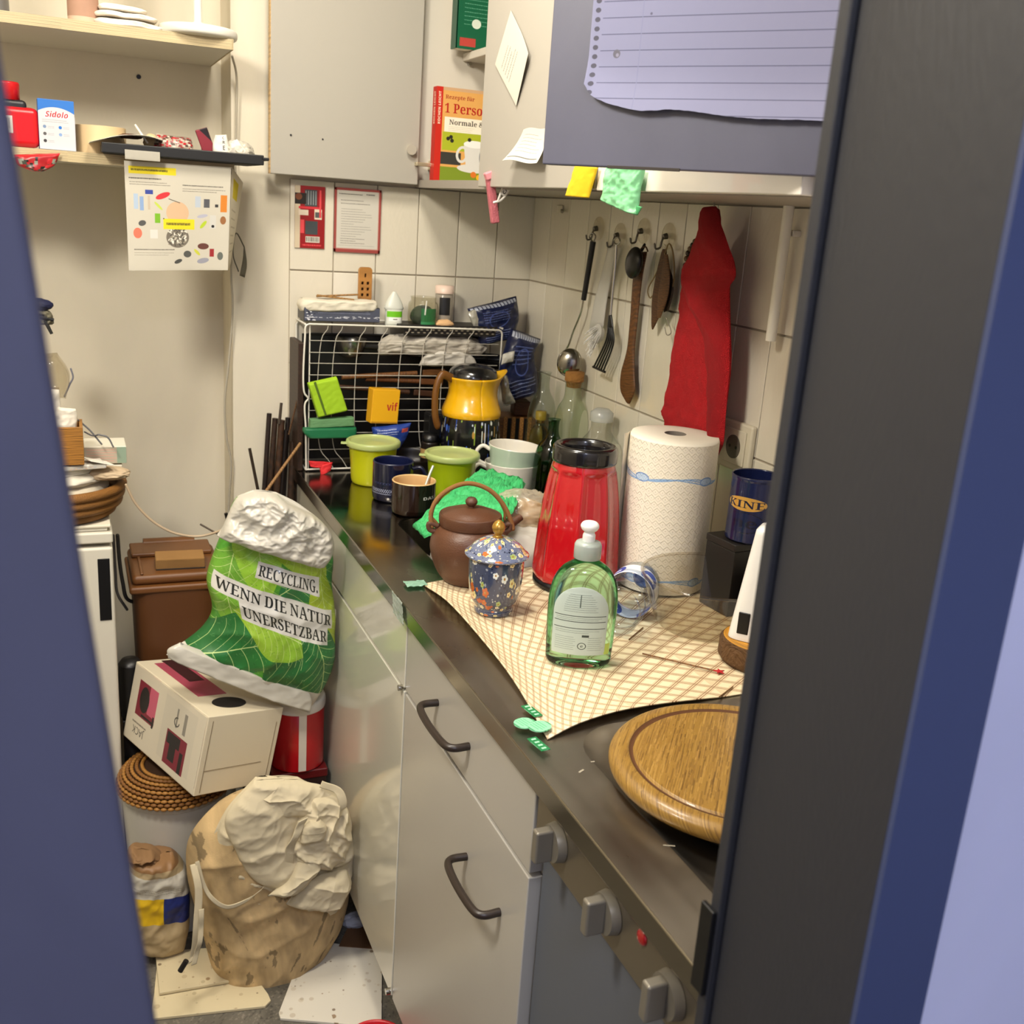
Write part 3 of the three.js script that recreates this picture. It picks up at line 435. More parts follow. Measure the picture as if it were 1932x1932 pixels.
// teapot
{
  const clay = M(0x5a3824, 0.42, { bumpMap: withRepeat(GRAIN, 2, 2), bumpScale: 0.0003 });
  const o = G('teapot', 'brown clay teapot with an arched rattan handle beside the sink', 'teapot', [0.592, MT, -1.52]); o.scale.setScalar(0.95);
  part(o, 'pot_body', lathe(smooth([[0, 0], [0.036, 0], [0.042, 0.003], [0.055, 0.02], [0.066, 0.05], [0.068, 0.068], [0.062, 0.09], [0.053, 0.1], [0.05, 0.102], [0.05, 0.108]], 50), 60), clay);
  const lid = part(o, 'lid', lathe(smooth([[0.0505, 0.1], [0.0535, 0.103], [0.054, 0.121], [0.0525, 0.1225], [0.05, 0.122], [0.035, 0.129], [0.015, 0.133], [0, 0.134]], 40), 56), clay);
  part(lid, 'knob', lathe(smooth([[0.006, 0.132], [0.0055, 0.135], [0.0095, 0.14], [0.0105, 0.145], [0.006, 0.151], [0, 0.152]], 24), 24), clay);
  const ang = -0.2, ca = Math.cos(ang), sa = -Math.sin(ang), pt = (a, y) => [a * ca, y, a * sa];
  part(o, 'handle', merge([tube([pt(-0.066, 0.098), pt(-0.069, 0.118), pt(-0.062, 0.143), pt(-0.04, 0.165), pt(-0.008, 0.176), pt(0.028, 0.166), pt(0.055, 0.14), pt(0.072, 0.108), pt(0.076, 0.095)], 0.0042, 60, 8), tube([pt(0.05, 0.145), pt(0.06, 0.125), pt(0.06, 0.112)], 0.0028, 16, 6), tube([pt(-0.06, 0.145), pt(-0.07, 0.12), pt(-0.058, 0.104)], 0.003, 16, 6)]), M(0x9a6a34, 0.5, { bumpMap: withRepeat(GRAIN, 14, 1), bumpScale: 0.001 }));
  for (const s of [-1, 1]) part(o, 'lug', tube([pt(s * 0.056, 0.088), pt(s * 0.07, 0.094), pt(s * 0.071, 0.104), pt(s * 0.057, 0.1)], 0.005, 16, 8), clay);
  part(o, 'spout', merge([rod([0.052, 0.06, -0.02], [0.09, 0.088, -0.032], 0.013, 0.008, 16), rod([0.09, 0.088, -0.032], [0.112, 0.098, -0.04], 0.008, 0.007, 16)]), clay);
}
// red coffee grinder-like jug
{
  const o = G('red_grinder', 'tall red faceted appliance with a black rim standing by the paper towels', 'appliance', [0.766, MT, -1.47], face(0.766, -1.47)); o.scale.set(0.9, 1, 0.9);
  const red = M(0xb5101a, 0.16, { clearcoat: 1, clearcoatRoughness: 0.05 });
  const rings = [[0.076, 0.012], [0.079, 0.02], [0.077, 0.06], [0.072, 0.12], [0.065, 0.17], [0.0585, 0.2], [0.0545, 0.212]];
  const fac = (u, y) => { const a = u * Math.PI * 2, n = 8, k = Math.abs(((u * n) % 1) - 0.5) * 2; return [a, 1 - 0.1 * (1 - k * k * k) * Math.min(1, y / 0.05) * (y < 0.195 ? 1 : Math.max(0, 1 - (y - 0.195) / 0.008))]; };
  const c = new THREE.CatmullRomCurve3(rings.map(p => new THREE.Vector3(p[0], p[1], 0)));
  part(o, 'housing', surf(128, 40, (u, v) => { const p = c.getPoint(v), [a, k] = fac(u, p.y); return [p.x * k * Math.sin(a), p.y, p.x * k * Math.cos(a)]; }, 0.002), red);
  part(o, 'base_ring', lathe([[0, 0], [0.074, 0], [0.078, 0.004], [0.078, 0.014], [0, 0.014]], 48), black);
  const rim = part(o, 'rim', lathe(smooth([[0.054, 0.211], [0.0585, 0.213], [0.0595, 0.222], [0.0585, 0.236], [0.054, 0.24], [0.046, 0.239], [0.042, 0.23], [0.041, 0.221], [0, 0.22]], 40), 56), M(0x131112, 0.22, { clearcoat: 0.6 }));
  part(rim, 'sticker', new THREE.CylinderGeometry(0.012, 0.012, 0.001, 24).translate(-0.012, 0.2216, 0.014), M(0xc46a4c, 0.5));
}
// kitchen paper roll
{
  const emb = tex(512, 512, (x, w, h) => { x.fillStyle = '#808080'; x.fillRect(0, 0, w, h); x.strokeStyle = '#3a3a3a'; x.lineWidth = 7; for (let i = 0; i < 8; i++) for (let j = 0; j < 8; j++) for (let k = 1; k < 4; k++) { x.beginPath(); const s = 9 * k, X = (i + (j % 2) * 0.5) * 64, Y = j * 64 + 32; x.moveTo(X, Y - s); x.lineTo(X + s, Y); x.lineTo(X, Y + s); x.lineTo(X - s, Y); x.closePath(); x.stroke(); } }, [5, 3], false);
  const pt = tex(1024, 512, (x, w, h) => { x.fillStyle = '#eee6d4'; x.fillRect(0, 0, w, h); const band = y => { x.strokeStyle = '#8fb0d8'; x.lineWidth = 4; for (let k = 0; k < 3; k++) { x.beginPath(); for (let i = 0; i <= w; i += 8) x.lineTo(i, y + Math.sin(i / 163 * Math.PI * 2 / 2 + k * 0.6) * 9 + k * 2); x.stroke(); } x.fillStyle = '#b9cfe6'; x.strokeStyle = '#7f9fd0'; for (let i = 0; i < 4; i++) { x.beginPath(); x.ellipse(130 + i * 256, y + 2, 30, 13, 0, 0, 7); x.fill(); x.stroke(); } }; band(118); band(470); });
  const o = G('paper_roll', 'standing roll of white kitchen paper with blue printed bands', 'paper roll', [0.914, MT, -1.44], face(0.908, -1.44) + Math.PI + 0.1); o.scale.set(0.85, 1, 0.85);
  part(o, 'paper', lathe([[0.0865, 0.004], [0.0865, 0.256]], 72), printed(pt, 0.9, { bumpMap: emb, bumpScale: 0.004 }));
  part(o, 'paper_top', merge([lathe([[0.0865, 0.256], [0.084, 0.261], [0.06, 0.2625], [0.0215, 0.262]], 72)]), M(0xeee6d4, 0.9));
  part(o, 'core', lathe([[0.0215, 0.262], [0.0205, 0.2625], [0.0195, 0.262], [0.0195, 0.002], [0.0215, 0.002]], 36), M(0x7d746a, 0.9));
  part(o, 'loose_sheet', surf(10, 26, (u, v) => { const a = -1.75 + u * 0.35, r = 0.0875 + 0.012 * u * u * (0.5 + 0.5 * v), s = 0.002 * N(v * 6, u * 4, 2); return [-(r + s) * Math.sin(a), 0.004 + 0.254 * v, -(r + s) * Math.cos(a)]; }, 0.0008), M(0xeee6d4, 0.9));
}
// plastic bottle lying on its side
{
  const pa = [.7214,.935,-1.2434], pb = [.8593,.935,-1.3875];
  const o = G('plastic_bottle', 'crushed clear plastic water bottle lying on the mat behind the soap', 'bottle', [(pa[0] + pb[0]) / 2 - 0.012, MT + 0.039, (pa[2] + pb[2]) / 2 + 0.01]); o.scale.setScalar(1.15);
  o.rotation.set(0, Math.atan2(-(pb[2] - pa[2]), pb[0] - pa[0]), 0);
  const pr = []; for (let i = 0; i <= 60; i++) { const t = i / 60, y = -0.07 + 0.15 * t; pr.push([0.031 + 0.0025 * Math.sin(t * 40) - 0.004 * Math.exp(-Math.pow((t - 0.35) / 0.05, 2)) + (t > 0.75 ? -0.021 * Math.pow((t - 0.75) / 0.25, 1.6) : 0), y]); }
  pr.unshift([0, -0.068]);
  const g = lathe(pr, 40); { const p = g.attributes.position; for (let i = 0; i < p.count; i++) { const y = p.getY(i), k = 1 + 0.1 * N(p.getX(i) * 40, y * 30, p.getZ(i) * 40); p.setX(i, p.getX(i) * k); p.setZ(i, p.getZ(i) * k); } g.computeVertexNormals(); }
  part(o, 'bottle_body', g.rotateZ(-Math.PI / 2), glass(0xe9eef2, 0.06));
  const lb = tex(512, 128, (x, w, h) => { x.fillStyle = '#dfe4ee'; x.fillRect(0, 0, w, h); x.fillStyle = '#c2394a'; x.fillRect(0, 8, w, 10); for (let i = 0; i < 4; i++) { x.fillStyle = '#3551a8'; x.beginPath(); x.ellipse(64 + i * 128, 70, 36, 26, 0, 0, 7); x.fill(); x.fillStyle = '#e8ecf6'; x.fillRect(44 + i * 128, 64, 40, 10); } });
  part(o, 'label', lathe([[0.0325, 0.0], [0.0333, 0.002], [0.0333, 0.032], [0.0325, 0.034]], 40).rotateZ(-Math.PI / 2), printed(lb, 0.35));
  part(o, 'cap', lathe([[0.0, 0.096], [0.0125, 0.096], [0.014, 0.092], [0.0148, 0.078], [0.0125, 0.0765]], 30).rotateZ(-Math.PI / 2), M(0x6d86b8, 0.3, { transmission: 0.3, thickness: 0 }));
}
// clear bowl
{
  const o = G('plastic_bowl', 'clear plastic bowl standing on the mat before the paper roll', 'bowl', [0.885, MT, -1.25]);
  part(o, 'bowl_wall', lathe(smooth([[0, 0.002], [0.066, 0.001], [0.074, 0.004], [0.09, 0.04], [0.104, 0.082]], 40), 64), glass(0xe6e3dc, 0.14, { ior: 1.5 }));
  part(o, 'rim', new THREE.TorusGeometry(0.1045, 0.0024, 8, 80).rotateX(Math.PI / 2).translate(0, 0.083, 0), glass(0xf2efe9, 0.05));
}
// wood slice with a white dispenser
{
  const bark = M(0x5e4020, 0.85, { bumpMap: withRepeat(GRUNGE, 6, 1), bumpScale: 0.006 });
  const o = G('wood_slice', 'yellow wooden slice with bark edge under the white dispenser', 'wood slice', [0.895, MT, -1.115]);
  part(o, 'bark', lathe([[0, 0.001], [0.058, 0.001], [0.063, 0.008], [0.0625, 0.03], [0.058, 0.0355]], 48), bark);
  part(o, 'cut_face', lathe([[0.0585, 0.0345], [0.056, 0.0365], [0, 0.037]], 48), wood(0xe8a838, 0.6, 1, 1));
  const d = G('dispenser', 'slim white appliance with a black window standing on the wood slice', 'dispenser', [0.882, MT + 0.0375, -1.12], face(0.9, -1.12) - 0.15);
  part(d, 'housing', surf(48, 30, (u, v) => { const a = u * Math.PI * 2, w = (0.036 - 0.012 * v) * (v > 0.93 ? Math.sqrt(Math.max(0.02, 1 - Math.pow((v - 0.93) / 0.07, 2))) : 1), k = Math.pow(Math.pow(Math.abs(Math.cos(a)), 4) + Math.pow(Math.abs(Math.sin(a)), 4), -0.25); return [w * k * Math.cos(a) + 0.008 * v, 0.17 * v, w * 0.8 * k * Math.sin(a)]; }, 0.001), M(0xe9e7e2, 0.3, { clearcoat: 0.4 }));
  part(d, 'top_cap', box(0.03, 0.004, 0.024, 0.0018, false), M(0xe9e7e2, 0.3), [0.008, 0.1685, 0]);
  part(d, 'window', box(0.016, 0.032, 0.003, 0.0012, false), black, [-0.014, 0.026, 0.0278]);
  const s = G('wooden_skewer', 'thin wooden skewer with a red paper star lying on the mat', 'skewer', [.7819,.905,-1.1426]);
  W(s, 'stick', rod([.7328,.906,-1.1749], [.8066,.906,-1.0964], 0.0012), wood(0x9a6b3c));
  W(s, 'star', ext([0, 1, 2, 3, 4, 5, 6, 7, 8, 9].map(i => [Math.cos(i * 0.628) * (i % 2 ? 0.003 : 0.008), Math.sin(i * 0.628) * (i % 2 ? 0.003 : 0.008)]), 0.001, 0.0003).rotateX(-Math.PI / 2).translate(...[.8093,.906,-1.094]), M(0xb81c24, 0.6));
  single('toothpick', 'short toothpick lying on the mat nearest the wood slice', 'toothpick', [.7844,.9045,-1.0394], rod([-0.018, 0, 0.011], [0.018, 0, -0.011], 0.0009), wood(0x8f6438));
  single('toothpick', 'thin stick lying on the mat beside the plastic water bottle', 'toothpick', [.7621,.9045,-1.246], rod([-0.022, 0, 0.018], [0.022, 0, -0.018], 0.0009), wood(0x8f6438));
}
// tins at the wall
{
  const kt = tex(1024, 640, (x, w, h) => { x.fillStyle = '#141d48'; x.fillRect(0, 0, w, h); for (const c of [455, 860]) { x.fillStyle = '#d3a24a'; x.beginPath(); x.ellipse(c, 230, 150, 74, 0, 0, 7); x.fill(); txt(x, 'KINE', c, 234, 108, '#161a3a', 'serif', 'bold', 'center'); txt(x, 'ne', c + 10, 430, 150, '#0b1030', 'sans-serif', 'bold', 'center'); x.strokeStyle = '#0b1030'; x.lineWidth = 8; x.beginPath(); x.ellipse(c, 430, 140, 110, 0, 0, 7); x.stroke(); } x.fillStyle = '#c8bb92'; x.fillRect(640, 170, 60, 300); });
  const c3 = [.985,1.0233,-1.301], c0 = [c3[0], c3[2]], bh = c3[1] - MT;
  const o = G('blue_tin', 'dark blue tin with a gold oval label standing on two boxes', 'tin', [c0[0], c3[1] + 0.0005, c0[1]], face(...c0) + Math.PI); o.scale.set(0.86, 0.88, 0.86);
  part(o, 'tin_wall', lathe([[0.0455, 0.003], [0.0455, 0.112]], 56), printed(kt, 0.25, { metalness: 0.2, clearcoat: 0.6 }));
  part(o, 'tin_rim', lathe([[0, 0], [0.044, 0], [0.0455, 0.003], [0.0455, 0.0031], [0.045, 0.1], [0.0455, 0.112], [0.0465, 0.115], [0.0465, 0.119], [0.045, 0.12], [0.0435, 0.118], [0.0435, 0.02], [0, 0.02]], 56), M(0x121a40, 0.25, { clearcoat: 0.6 }));
  const b1 = G('tea_box', 'black cardboard box at the wall carrying the blue tin', 'box', [c0[0] - 0.005, MT, c0[1] - 0.012], 0.1); part(b1, 'carton', box(0.085, bh - 0.012, 0.07, 0.002), M(0x14110f, 0.5));
  part(b1, 'lid', box(0.087, 0.012, 0.072, 0.002), M(0x1c1815, 0.45), [0, bh - 0.012, 0]);
  const b2 = G('brown_tin', 'small reddish brown tin standing before the black box', 'tin', [c0[0] - 0.004, MT, c0[1] + 0.055], 0.3); part(b2, 'tin_wall', box(0.045, 0.062, 0.042, 0.003), M(0x4a2a1c, 0.4)); part(b2, 'lid', box(0.047, 0.012, 0.044, 0.003), M(0x2a1a14, 0.4), [0, 0.0625, 0]);
}
// round cutting board on the hob
{
  const bt = tex(1024, 1024, (x, w, h) => { const q = rand(4); x.fillStyle = '#94702e'; x.fillRect(0, 0, w, h); for (let i = 0; i < 3200; i++) { x.fillStyle = ['#69481a', '#aa8240', '#563a14', '#b8914c', '#846024'][Math.floor(q() * 5)] + '77'; x.fillRect(q() * w, q() * h, 20 + q() * 120, 1.5 + q() * 4); } for (let i = 1; i < 5; i++) { x.fillStyle = '#5c391833'; x.fillRect(0, i * 205, w, 4); } });
  const o = G('cutting_board', 'round wooden cutting board with juice groove lying over the hob', 'cutting board', [0.668, 0.905, -0.842], 0.9); o.scale.set(0.97, 1, 0.97);
  const g = lathe(smooth([[0, 0], [0.134, 0], [0.146, 0.004], [0.151, 0.011], [0.15, 0.019], [0.143, 0.0235], [0.132, 0.0245], [0.129, 0.0235], [0.126, 0.021], [0.1235, 0.0215], [0.121, 0.0235], [0.117, 0.0238], [0, 0.0238]], 90), 96);
  const p = g.attributes.position, uv = g.attributes.uv; for (let i = 0; i < p.count; i++) uv.setXY(i, p.getX(i) / 0.32 + 0.5, p.getZ(i) / 0.32 + 0.5 + p.getY(i) * 2);
  part(o, 'board', g, printed(bt, 0.42, { clearcoat: 0.15 }));
  part(o, 'groove', lathe([[0.1285, 0.0236], [0.126, 0.0214], [0.1236, 0.0218]], 96), M(0x5a3516, 0.6));
}
// cups and containers
{
  const lime = M(0x9fb312, 0.3, { transmission: 0.15, thickness: 0 }), limeLid = M(0xc9d68a, 0.3, { transmission: 0.35, thickness: 0 });
  const can = (x, z, label, lime) => {
    const o = G('storage_tub', label, 'container', [x, CT + 0.0008, z], face(x, z));
    part(o, 'tub', lathe(smooth([[0, 0], [0.042, 0], [0.0455, 0.004], [0.0495, 0.05], [0.053, 0.088]], 30), 48), lime);
    const l = part(o, 'lid', lathe(smooth([[0.053, 0.082], [0.0585, 0.083], [0.06, 0.089], [0.0585, 0.0945], [0.054, 0.096], [0.051, 0.093], [0.048, 0.0915], [0, 0.093]], 40), 56), limeLid);
    part(l, 'tab', box(0.024, 0.003, 0.016, 0.0014, false), limeLid, [-0.058, 0.089, 0.012]);
  };
  can(0.604, -2.165, 'lime green lidded tub standing beside the dark blue mug', M(0xbcbf0a, 0.3, { transmission: 0.15, thickness: 0 })); can(0.742, -2.035, 'lime green lidded tub right behind the brown mug', lime);
  const mug = (name, label, x, z, r, h, outer, inner, ha, deco) => {
    const o = G(name, label, 'mug', [x, CT + 0.0008, z], face(x, z));
    part(o, 'cup', merge([lathe([[0, 0], [r * 0.9, 0], [r * 0.97, 0.004], [r, 0.012]], 48), lathe([[r, 0.012], [r, h - 0.002]], 48)]), outer);
    part(o, 'inside', lathe(smooth([[r, h - 0.002], [r - 0.0015, h], [r - 0.0035, h - 0.002], [r - 0.004, 0.012], [0, 0.009]], 24), 48), inner);
    if (ha != null) { const c = Math.sin(ha), d = Math.cos(ha), q = (k, y) => [(r - 0.002 + k) * c, y, (r - 0.002 + k) * d]; part(o, 'handle', tube([q(0, h * 0.82), q(0.018, h * 0.86), q(0.029, h * 0.62), q(0.026, h * 0.36), q(0.008, h * 0.2), q(0, h * 0.2)], 0.0045, 30, 10), deco || outer); }
    return o;
  };
  const bt = tex(1024, 512, (x, w, h) => { const q = rand(6); x.fillStyle = '#0b0f28'; x.fillRect(0, 0, w, h); x.strokeStyle = '#39426c'; x.lineWidth = 3; for (let i = 0; i < 40; i++) { x.beginPath(); x.arc(i * 26, 300, 13, 0, 7); x.stroke(); } x.strokeStyle = '#aab0c6'; for (let i = 0; i < 60; i++) { x.beginPath(); x.moveTo(i * 17, 385); x.lineTo(i * 17 + 18, 440); x.lineTo(i * 17 + 36, 385); x.stroke(); x.beginPath(); x.arc(i * 17, 460 + 8 * q(), 7, 0, 7); x.stroke(); } });
  mug('mug', 'dark navy mug with a pale lace pattern between the lime tubs', 0.611, -2.03, 0.043, 0.083, printed(bt, 0.2, { clearcoat: 0.6 }), M(0x141a3c, 0.3), 1.35, M(0x0b0f28, 0.2));
  const nt = tex(1024, 400, (x, w, h) => { x.fillStyle = '#251711'; x.fillRect(0, 0, w, h);  x.fillStyle = '#182015'; x.fillRect(40, 0, 200, h); txt(x, 'DAS BE', 70, 200, 60, '#cfd2c6', 'sans-serif', 'bold', 'left'); });
  const bm = mug('mug', 'dark brown mug with cream inside and a spoon in it', 0.624, -1.925, 0.0445, 0.068, printed(nt, 0.14, { clearcoat: 1 }), M(0xd8b27c, 0.35), null);
  const sp = G('spoon', 'small pale spoon leaning inside the dark brown mug', 'spoon', [0.64, CT + 0.012, -1.93]);
  part(sp, 'handle', tube([[-0.01, 0.0, 0.01], [0.006, 0.03, 0.0], [0.02, 0.062, -0.008], [0.028, 0.078, -0.012]], 0.003, 24, 8), M(0xc9c9b8, 0.25, { metalness: 0.4 }));
  part(sp, 'bowl', new THREE.SphereGeometry(1, 16, 10).scale(0.009, 0.003, 0.013).translate(-0.014, 0.002, 0.014), M(0xc9c9b8, 0.25, { metalness: 0.4 }));
  const mint = M(0xb9cdb6, 0.25, { clearcoat: 0.5 }), cw = M(0xe6e0d2, 0.25, { clearcoat: 0.4 });
  const cup = (x, y, z, tilt, label, plain) => { const o = G('tea_cup', label, 'cup', [x, y, z], face(x, z)); o.rotation.z = tilt; part(o, 'cup', lathe(smooth([[0, 0], [0.04, 0], [0.047, 0.004], [0.056, 0.04], [0.0605, 0.062]], 30), 56), plain ? cw : mint); part(o, 'inside', lathe(smooth([[0.0605, 0.062], [0.0598, 0.0635], [0.0585, 0.062], [0.053, 0.036], [0.043, 0.008], [0, 0.006]], 30), 56), cw); const q = (k, yy) => [-(0.05 + k), yy, 0.01]; part(o, 'handle', tube([q(0.006, 0.05), q(0.022, 0.056), q(0.034, 0.042), q(0.028, 0.022), q(0.006, 0.014), q(-0.002, 0.014)], 0.0045, 40, 10), cw); };
  cup([.893,.9658,-2.06][0], CT + 0.001, -2.06, 0, 'white cup under the mint green cup', true); cup([.8955,.9657,-2.06][0], CT + 0.0385, -2.06, -0.06, 'mint green cup stacked on top of the white cup', false);
}
// brown pot behind the tubs
{
  const o = G('frying_pan', 'dark brown pan with a flat rim lying behind the lime tubs', 'pan', [0.705, CT + 0.0008, -2.2]);
  part(o, 'pan_wall', lathe(smooth([[0, 0], [0.055, 0], [0.068, 0.03], [0.073, 0.052], [0.07, 0.05], [0.06, 0.02], [0, 0.012]], 40), 48), M(0x1b1512, 0.35, { metalness: 0.3 }));
  part(o, 'handle', rod([0.03, 0.05, 0.06], [0.06, 0.052, 0.1], 0.007, 0.006), M(0x2b211c, 0.5));
}
// yellow jug
{
  const o = G('thermos_jug', 'thermos jug with yellow flared collar, black lid and speckled black body', 'jug', [[.8391,1.0724,-2.19][0], CT + 0.0008, -2.19]); o.scale.set(0.95, ([.8337,1.1621,-2.19][1] - CT) / 0.212, 0.95);
  const jt = tex(1024, 512, (x, w, h) => { const q = rand(12); x.fillStyle = '#0b0b0e'; x.fillRect(0, 0, w, h); for (let i = 0; i < 420; i++) { x.fillStyle = ['#3d5fb0', '#cfd5df', '#86a03a', '#b0843a', '#21418c', '#dfe3d6'][Math.floor(q() * 6)]; const X = q() * w, Y = 60 + q() * 400; q() < 0.5 ? x.fillRect(X, Y, 3 + q() * 5, 10 + q() * 40) : (x.beginPath(), x.arc(X, Y, 3 + q() * 5, 0, 7), x.fill()); } });
  const yel = M(0xdfa80e, 0.25, { clearcoat: 0.5 });
  part(o, 'body', lathe(smooth([[0, 0], [0.066, 0], [0.07, 0.004], [0.07, 0.115], [0.066, 0.119]], 20), 56), printed(jt, 0.25, { clearcoat: 0.5 }));
  const c = new THREE.CatmullRomCurve3([[0.069, 0.116], [0.0705, 0.124], [0.063, 0.14], [0.0565, 0.158], [0.058, 0.175], [0.064, 0.188]].map(p => new THREE.Vector3(p[0], p[1], 0)));
  part(o, 'collar', surf(64, 26, (u, v) => { const a = u * Math.PI * 2, p = c.getPoint(v), s = Math.exp(-Math.pow((((u - 0.25 + 1.5) % 1) - 0.5) / 0.07, 2)) * Math.pow(v, 3); return [(p.x + 0.022 * s) * Math.sin(a), p.y + 0.012 * s - 0.006 * v * Math.cos(a * 2 + 3.14) * 0, (p.x) * Math.cos(a)]; }, 0.003), yel);
  part(o, 'lid', lathe(smooth([[0.06, 0.18], [0.06, 0.19], [0.054, 0.2], [0.036, 0.208], [0.02, 0.21], [0, 0.212]], 30), 44), M(0x101012, 0.2, { clearcoat: 0.7 }));
  part(o, 'handle', tube([[-0.055, 0.185, 0.012], [-0.085, 0.192, 0.018], [-0.098, 0.17, 0.02], [-0.098, 0.12, 0.02], [-0.09, 0.1, 0.018]], 0.008, 40, 10), M(0x6d4417, 0.4));
}
// green bag, bread bag, plastic bag in the sink
{
  const w = G('plastic_bag', 'white plastic bag with red and black print bulging out of the sink', 'plastic bag', [0.71, 0.78, -1.68]);
  const bt = tex(512, 256, (x, W2, h) => { x.fillStyle = '#ded8cc'; x.fillRect(0, 0, W2, h); const q = rand(31); for (let i = 0; i < 8; i++) { x.strokeStyle = i % 2 ? '#b5252b' : '#1b1a1a'; x.lineWidth = 7; x.beginPath(); const X = q() * W2, Y = q() * h; x.arc(X, Y, 14, 0, 4.5); x.moveTo(X + 20, Y); x.lineTo(X + 50, Y + 14 * (q() - 0.5)); x.stroke(); } });
  W(w, 'bag', lump([0.71, 0.865, -1.67], [0.13, 0.085, 0.085], { amp: 0.16, f: 2.2, seed: 2, pw: 0.85, floor: -0.65 }), printed(bt, 0.4, { transmission: 0.15, thickness: 0 }));
  const g = G('green_sponge_cloth', 'crumpled bright green cloth lying between the mugs and the teapot', 'cloth', [.68,.95,-1.7704]);
  const q = [[.561,.935,-1.7304], [.7823,.97,-1.9721], [.8325,.975,-1.8429], [.6488,.985,-1.5592], [.5627,.935,-1.6662]];
  const L = [q[0], [(q[0][0] + q[1][0]) / 2, 0.955, (q[0][2] + q[1][2]) / 2], q[1]], Rr = [q[4], q[3], q[2]];
  W(g, 'cloth', pillow(L, Rr, { n: [0, 1, 0.1], d: 0.006, back: 0.5, amp: 0.012, f: 40, cap: 0, nu: 60, nv: 60, rid: 0.6, seed: 3 }), M(0x3fb56a, 0.6, { bumpMap: withRepeat(GRUNGE, 3, 3), bumpScale: 0.004 }));
  const b = G('bread_bag', 'loaf of bread in a crinkled clear bag beside the red appliance', 'bread', [.7764,.918,-1.72]); const bc = [.7738,.9519,-1.72];
  W(b, 'loaf', lump([bc[0], bc[1] - 0.006, bc[2]], [0.058, 0.034, 0.04], { amp: 0.08, f: 1.5, seed: 6, rid: 0.2 }), M(0xcfa76a, 0.75, { bumpMap: withRepeat(GRUNGE, 3, 3), bumpScale: 0.002 }));
  W(b, 'wrapper', lump(bc, [0.066, 0.042, 0.05], { amp: 0.3, f: 2.4, seed: 8, rid: 0.85, seg: 72 }), M(0xeee3cc, 0.22, { transmission: 0.65, thickness: 0 }));
}
// bottles in the corner
{
  const bottle = (name, label, x, z, prof, m, y = CT + 0.0008) => { const o = G(name, label, 'bottle', [x, y, z]); part(o, 'glass', lathe(smooth(prof, 40), 40), m); return o; };
  const a = bottle('glass_bottle', 'clear round shouldered glass bottle just behind the red appliance', 1.0, -1.86, [[0, 0.003], [0.045, 0.002], [0.049, 0.008], [0.049, 0.11], [0.044, 0.145], [0.026, 0.17], [0.021, 0.18], [0.021, 0.2]], glass(0xf0f2f0, 0.04));
  part(a, 'cap', lathe([[0.0225, 0.196], [0.024, 0.197], [0.024, 0.214], [0.014, 0.222], [0, 0.222]], 32), M(0xdadcd8, 0.25, { transmission: 0.5, thickness: 0 }));
  const b = bottle('glass_bottle', 'slim clear glass bottle with a cork standing against the side wall', 1.01, -2.02, [[0, 0.003], [0.036, 0.002], [0.039, 0.008], [0.039, 0.15], [0.032, 0.19], [0.02, 0.215], [0.0185, 0.25]], glass(0xe8eee4, 0.04));
  part(b, 'cork', lathe([[0.016, 0.238], [0.0175, 0.25], [0.021, 0.252], [0.021, 0.272], [0, 0.274]], 24), M(0x9a6a32, 0.9, { bumpMap: withRepeat(GRUNGE, 2, 2), bumpScale: 0.004 }));
  bottle('glass_bottle', 'narrow necked clear bottle between the knife block and the corked bottle', 0.985, -2.12, [[0, 0.003], [0.03, 0.002], [0.033, 0.008], [0.033, 0.15], [0.026, 0.19], [0.014, 0.215], [0.0135, 0.25], [0.016, 0.255]], glass(0xe6ece6, 0.05));
  bottle('green_bottle', 'dark green glass bottle behind the mint cup', 0.955, -1.99, [[0, 0.003], [0.034, 0.002], [0.037, 0.008], [0.037, 0.09], [0.03, 0.115], [0.0135, 0.14], [0.0125, 0.17], [0.015, 0.174]], glass(0x6f9a72, 0.05));
  const t = G('drinking_glass', 'greenish drinking glass beside the red appliance', 'glass', [0.955, CT + 0.0008, -1.87]); part(t, 'glass', lathe([[0, 0.004], [0.026, 0.003], [0.028, 0.001], [0.034, 0.095], [0.0328, 0.095], [0.027, 0.008], [0, 0.008]], 40), glass(0xb4cdbb, 0.04));
  const t2 = G('drinking_glass', 'clear tumbler between the red appliance and the paper roll', 'glass', [0.9, CT + 0.0008, -1.65]); part(t2, 'glass', lathe([[0, 0.004], [0.028, 0.003], [0.03, 0.001], [0.035, 0.09], [0.0338, 0.09], [0.029, 0.008], [0, 0.008]], 40), glass(0xe6e8e0, 0.04)); part(t2, 'band', lathe([[0.0325, 0.04], [0.0335, 0.041], [0.034, 0.05], [0.0333, 0.051]], 40), M(0x574a3a, 0.4));
}

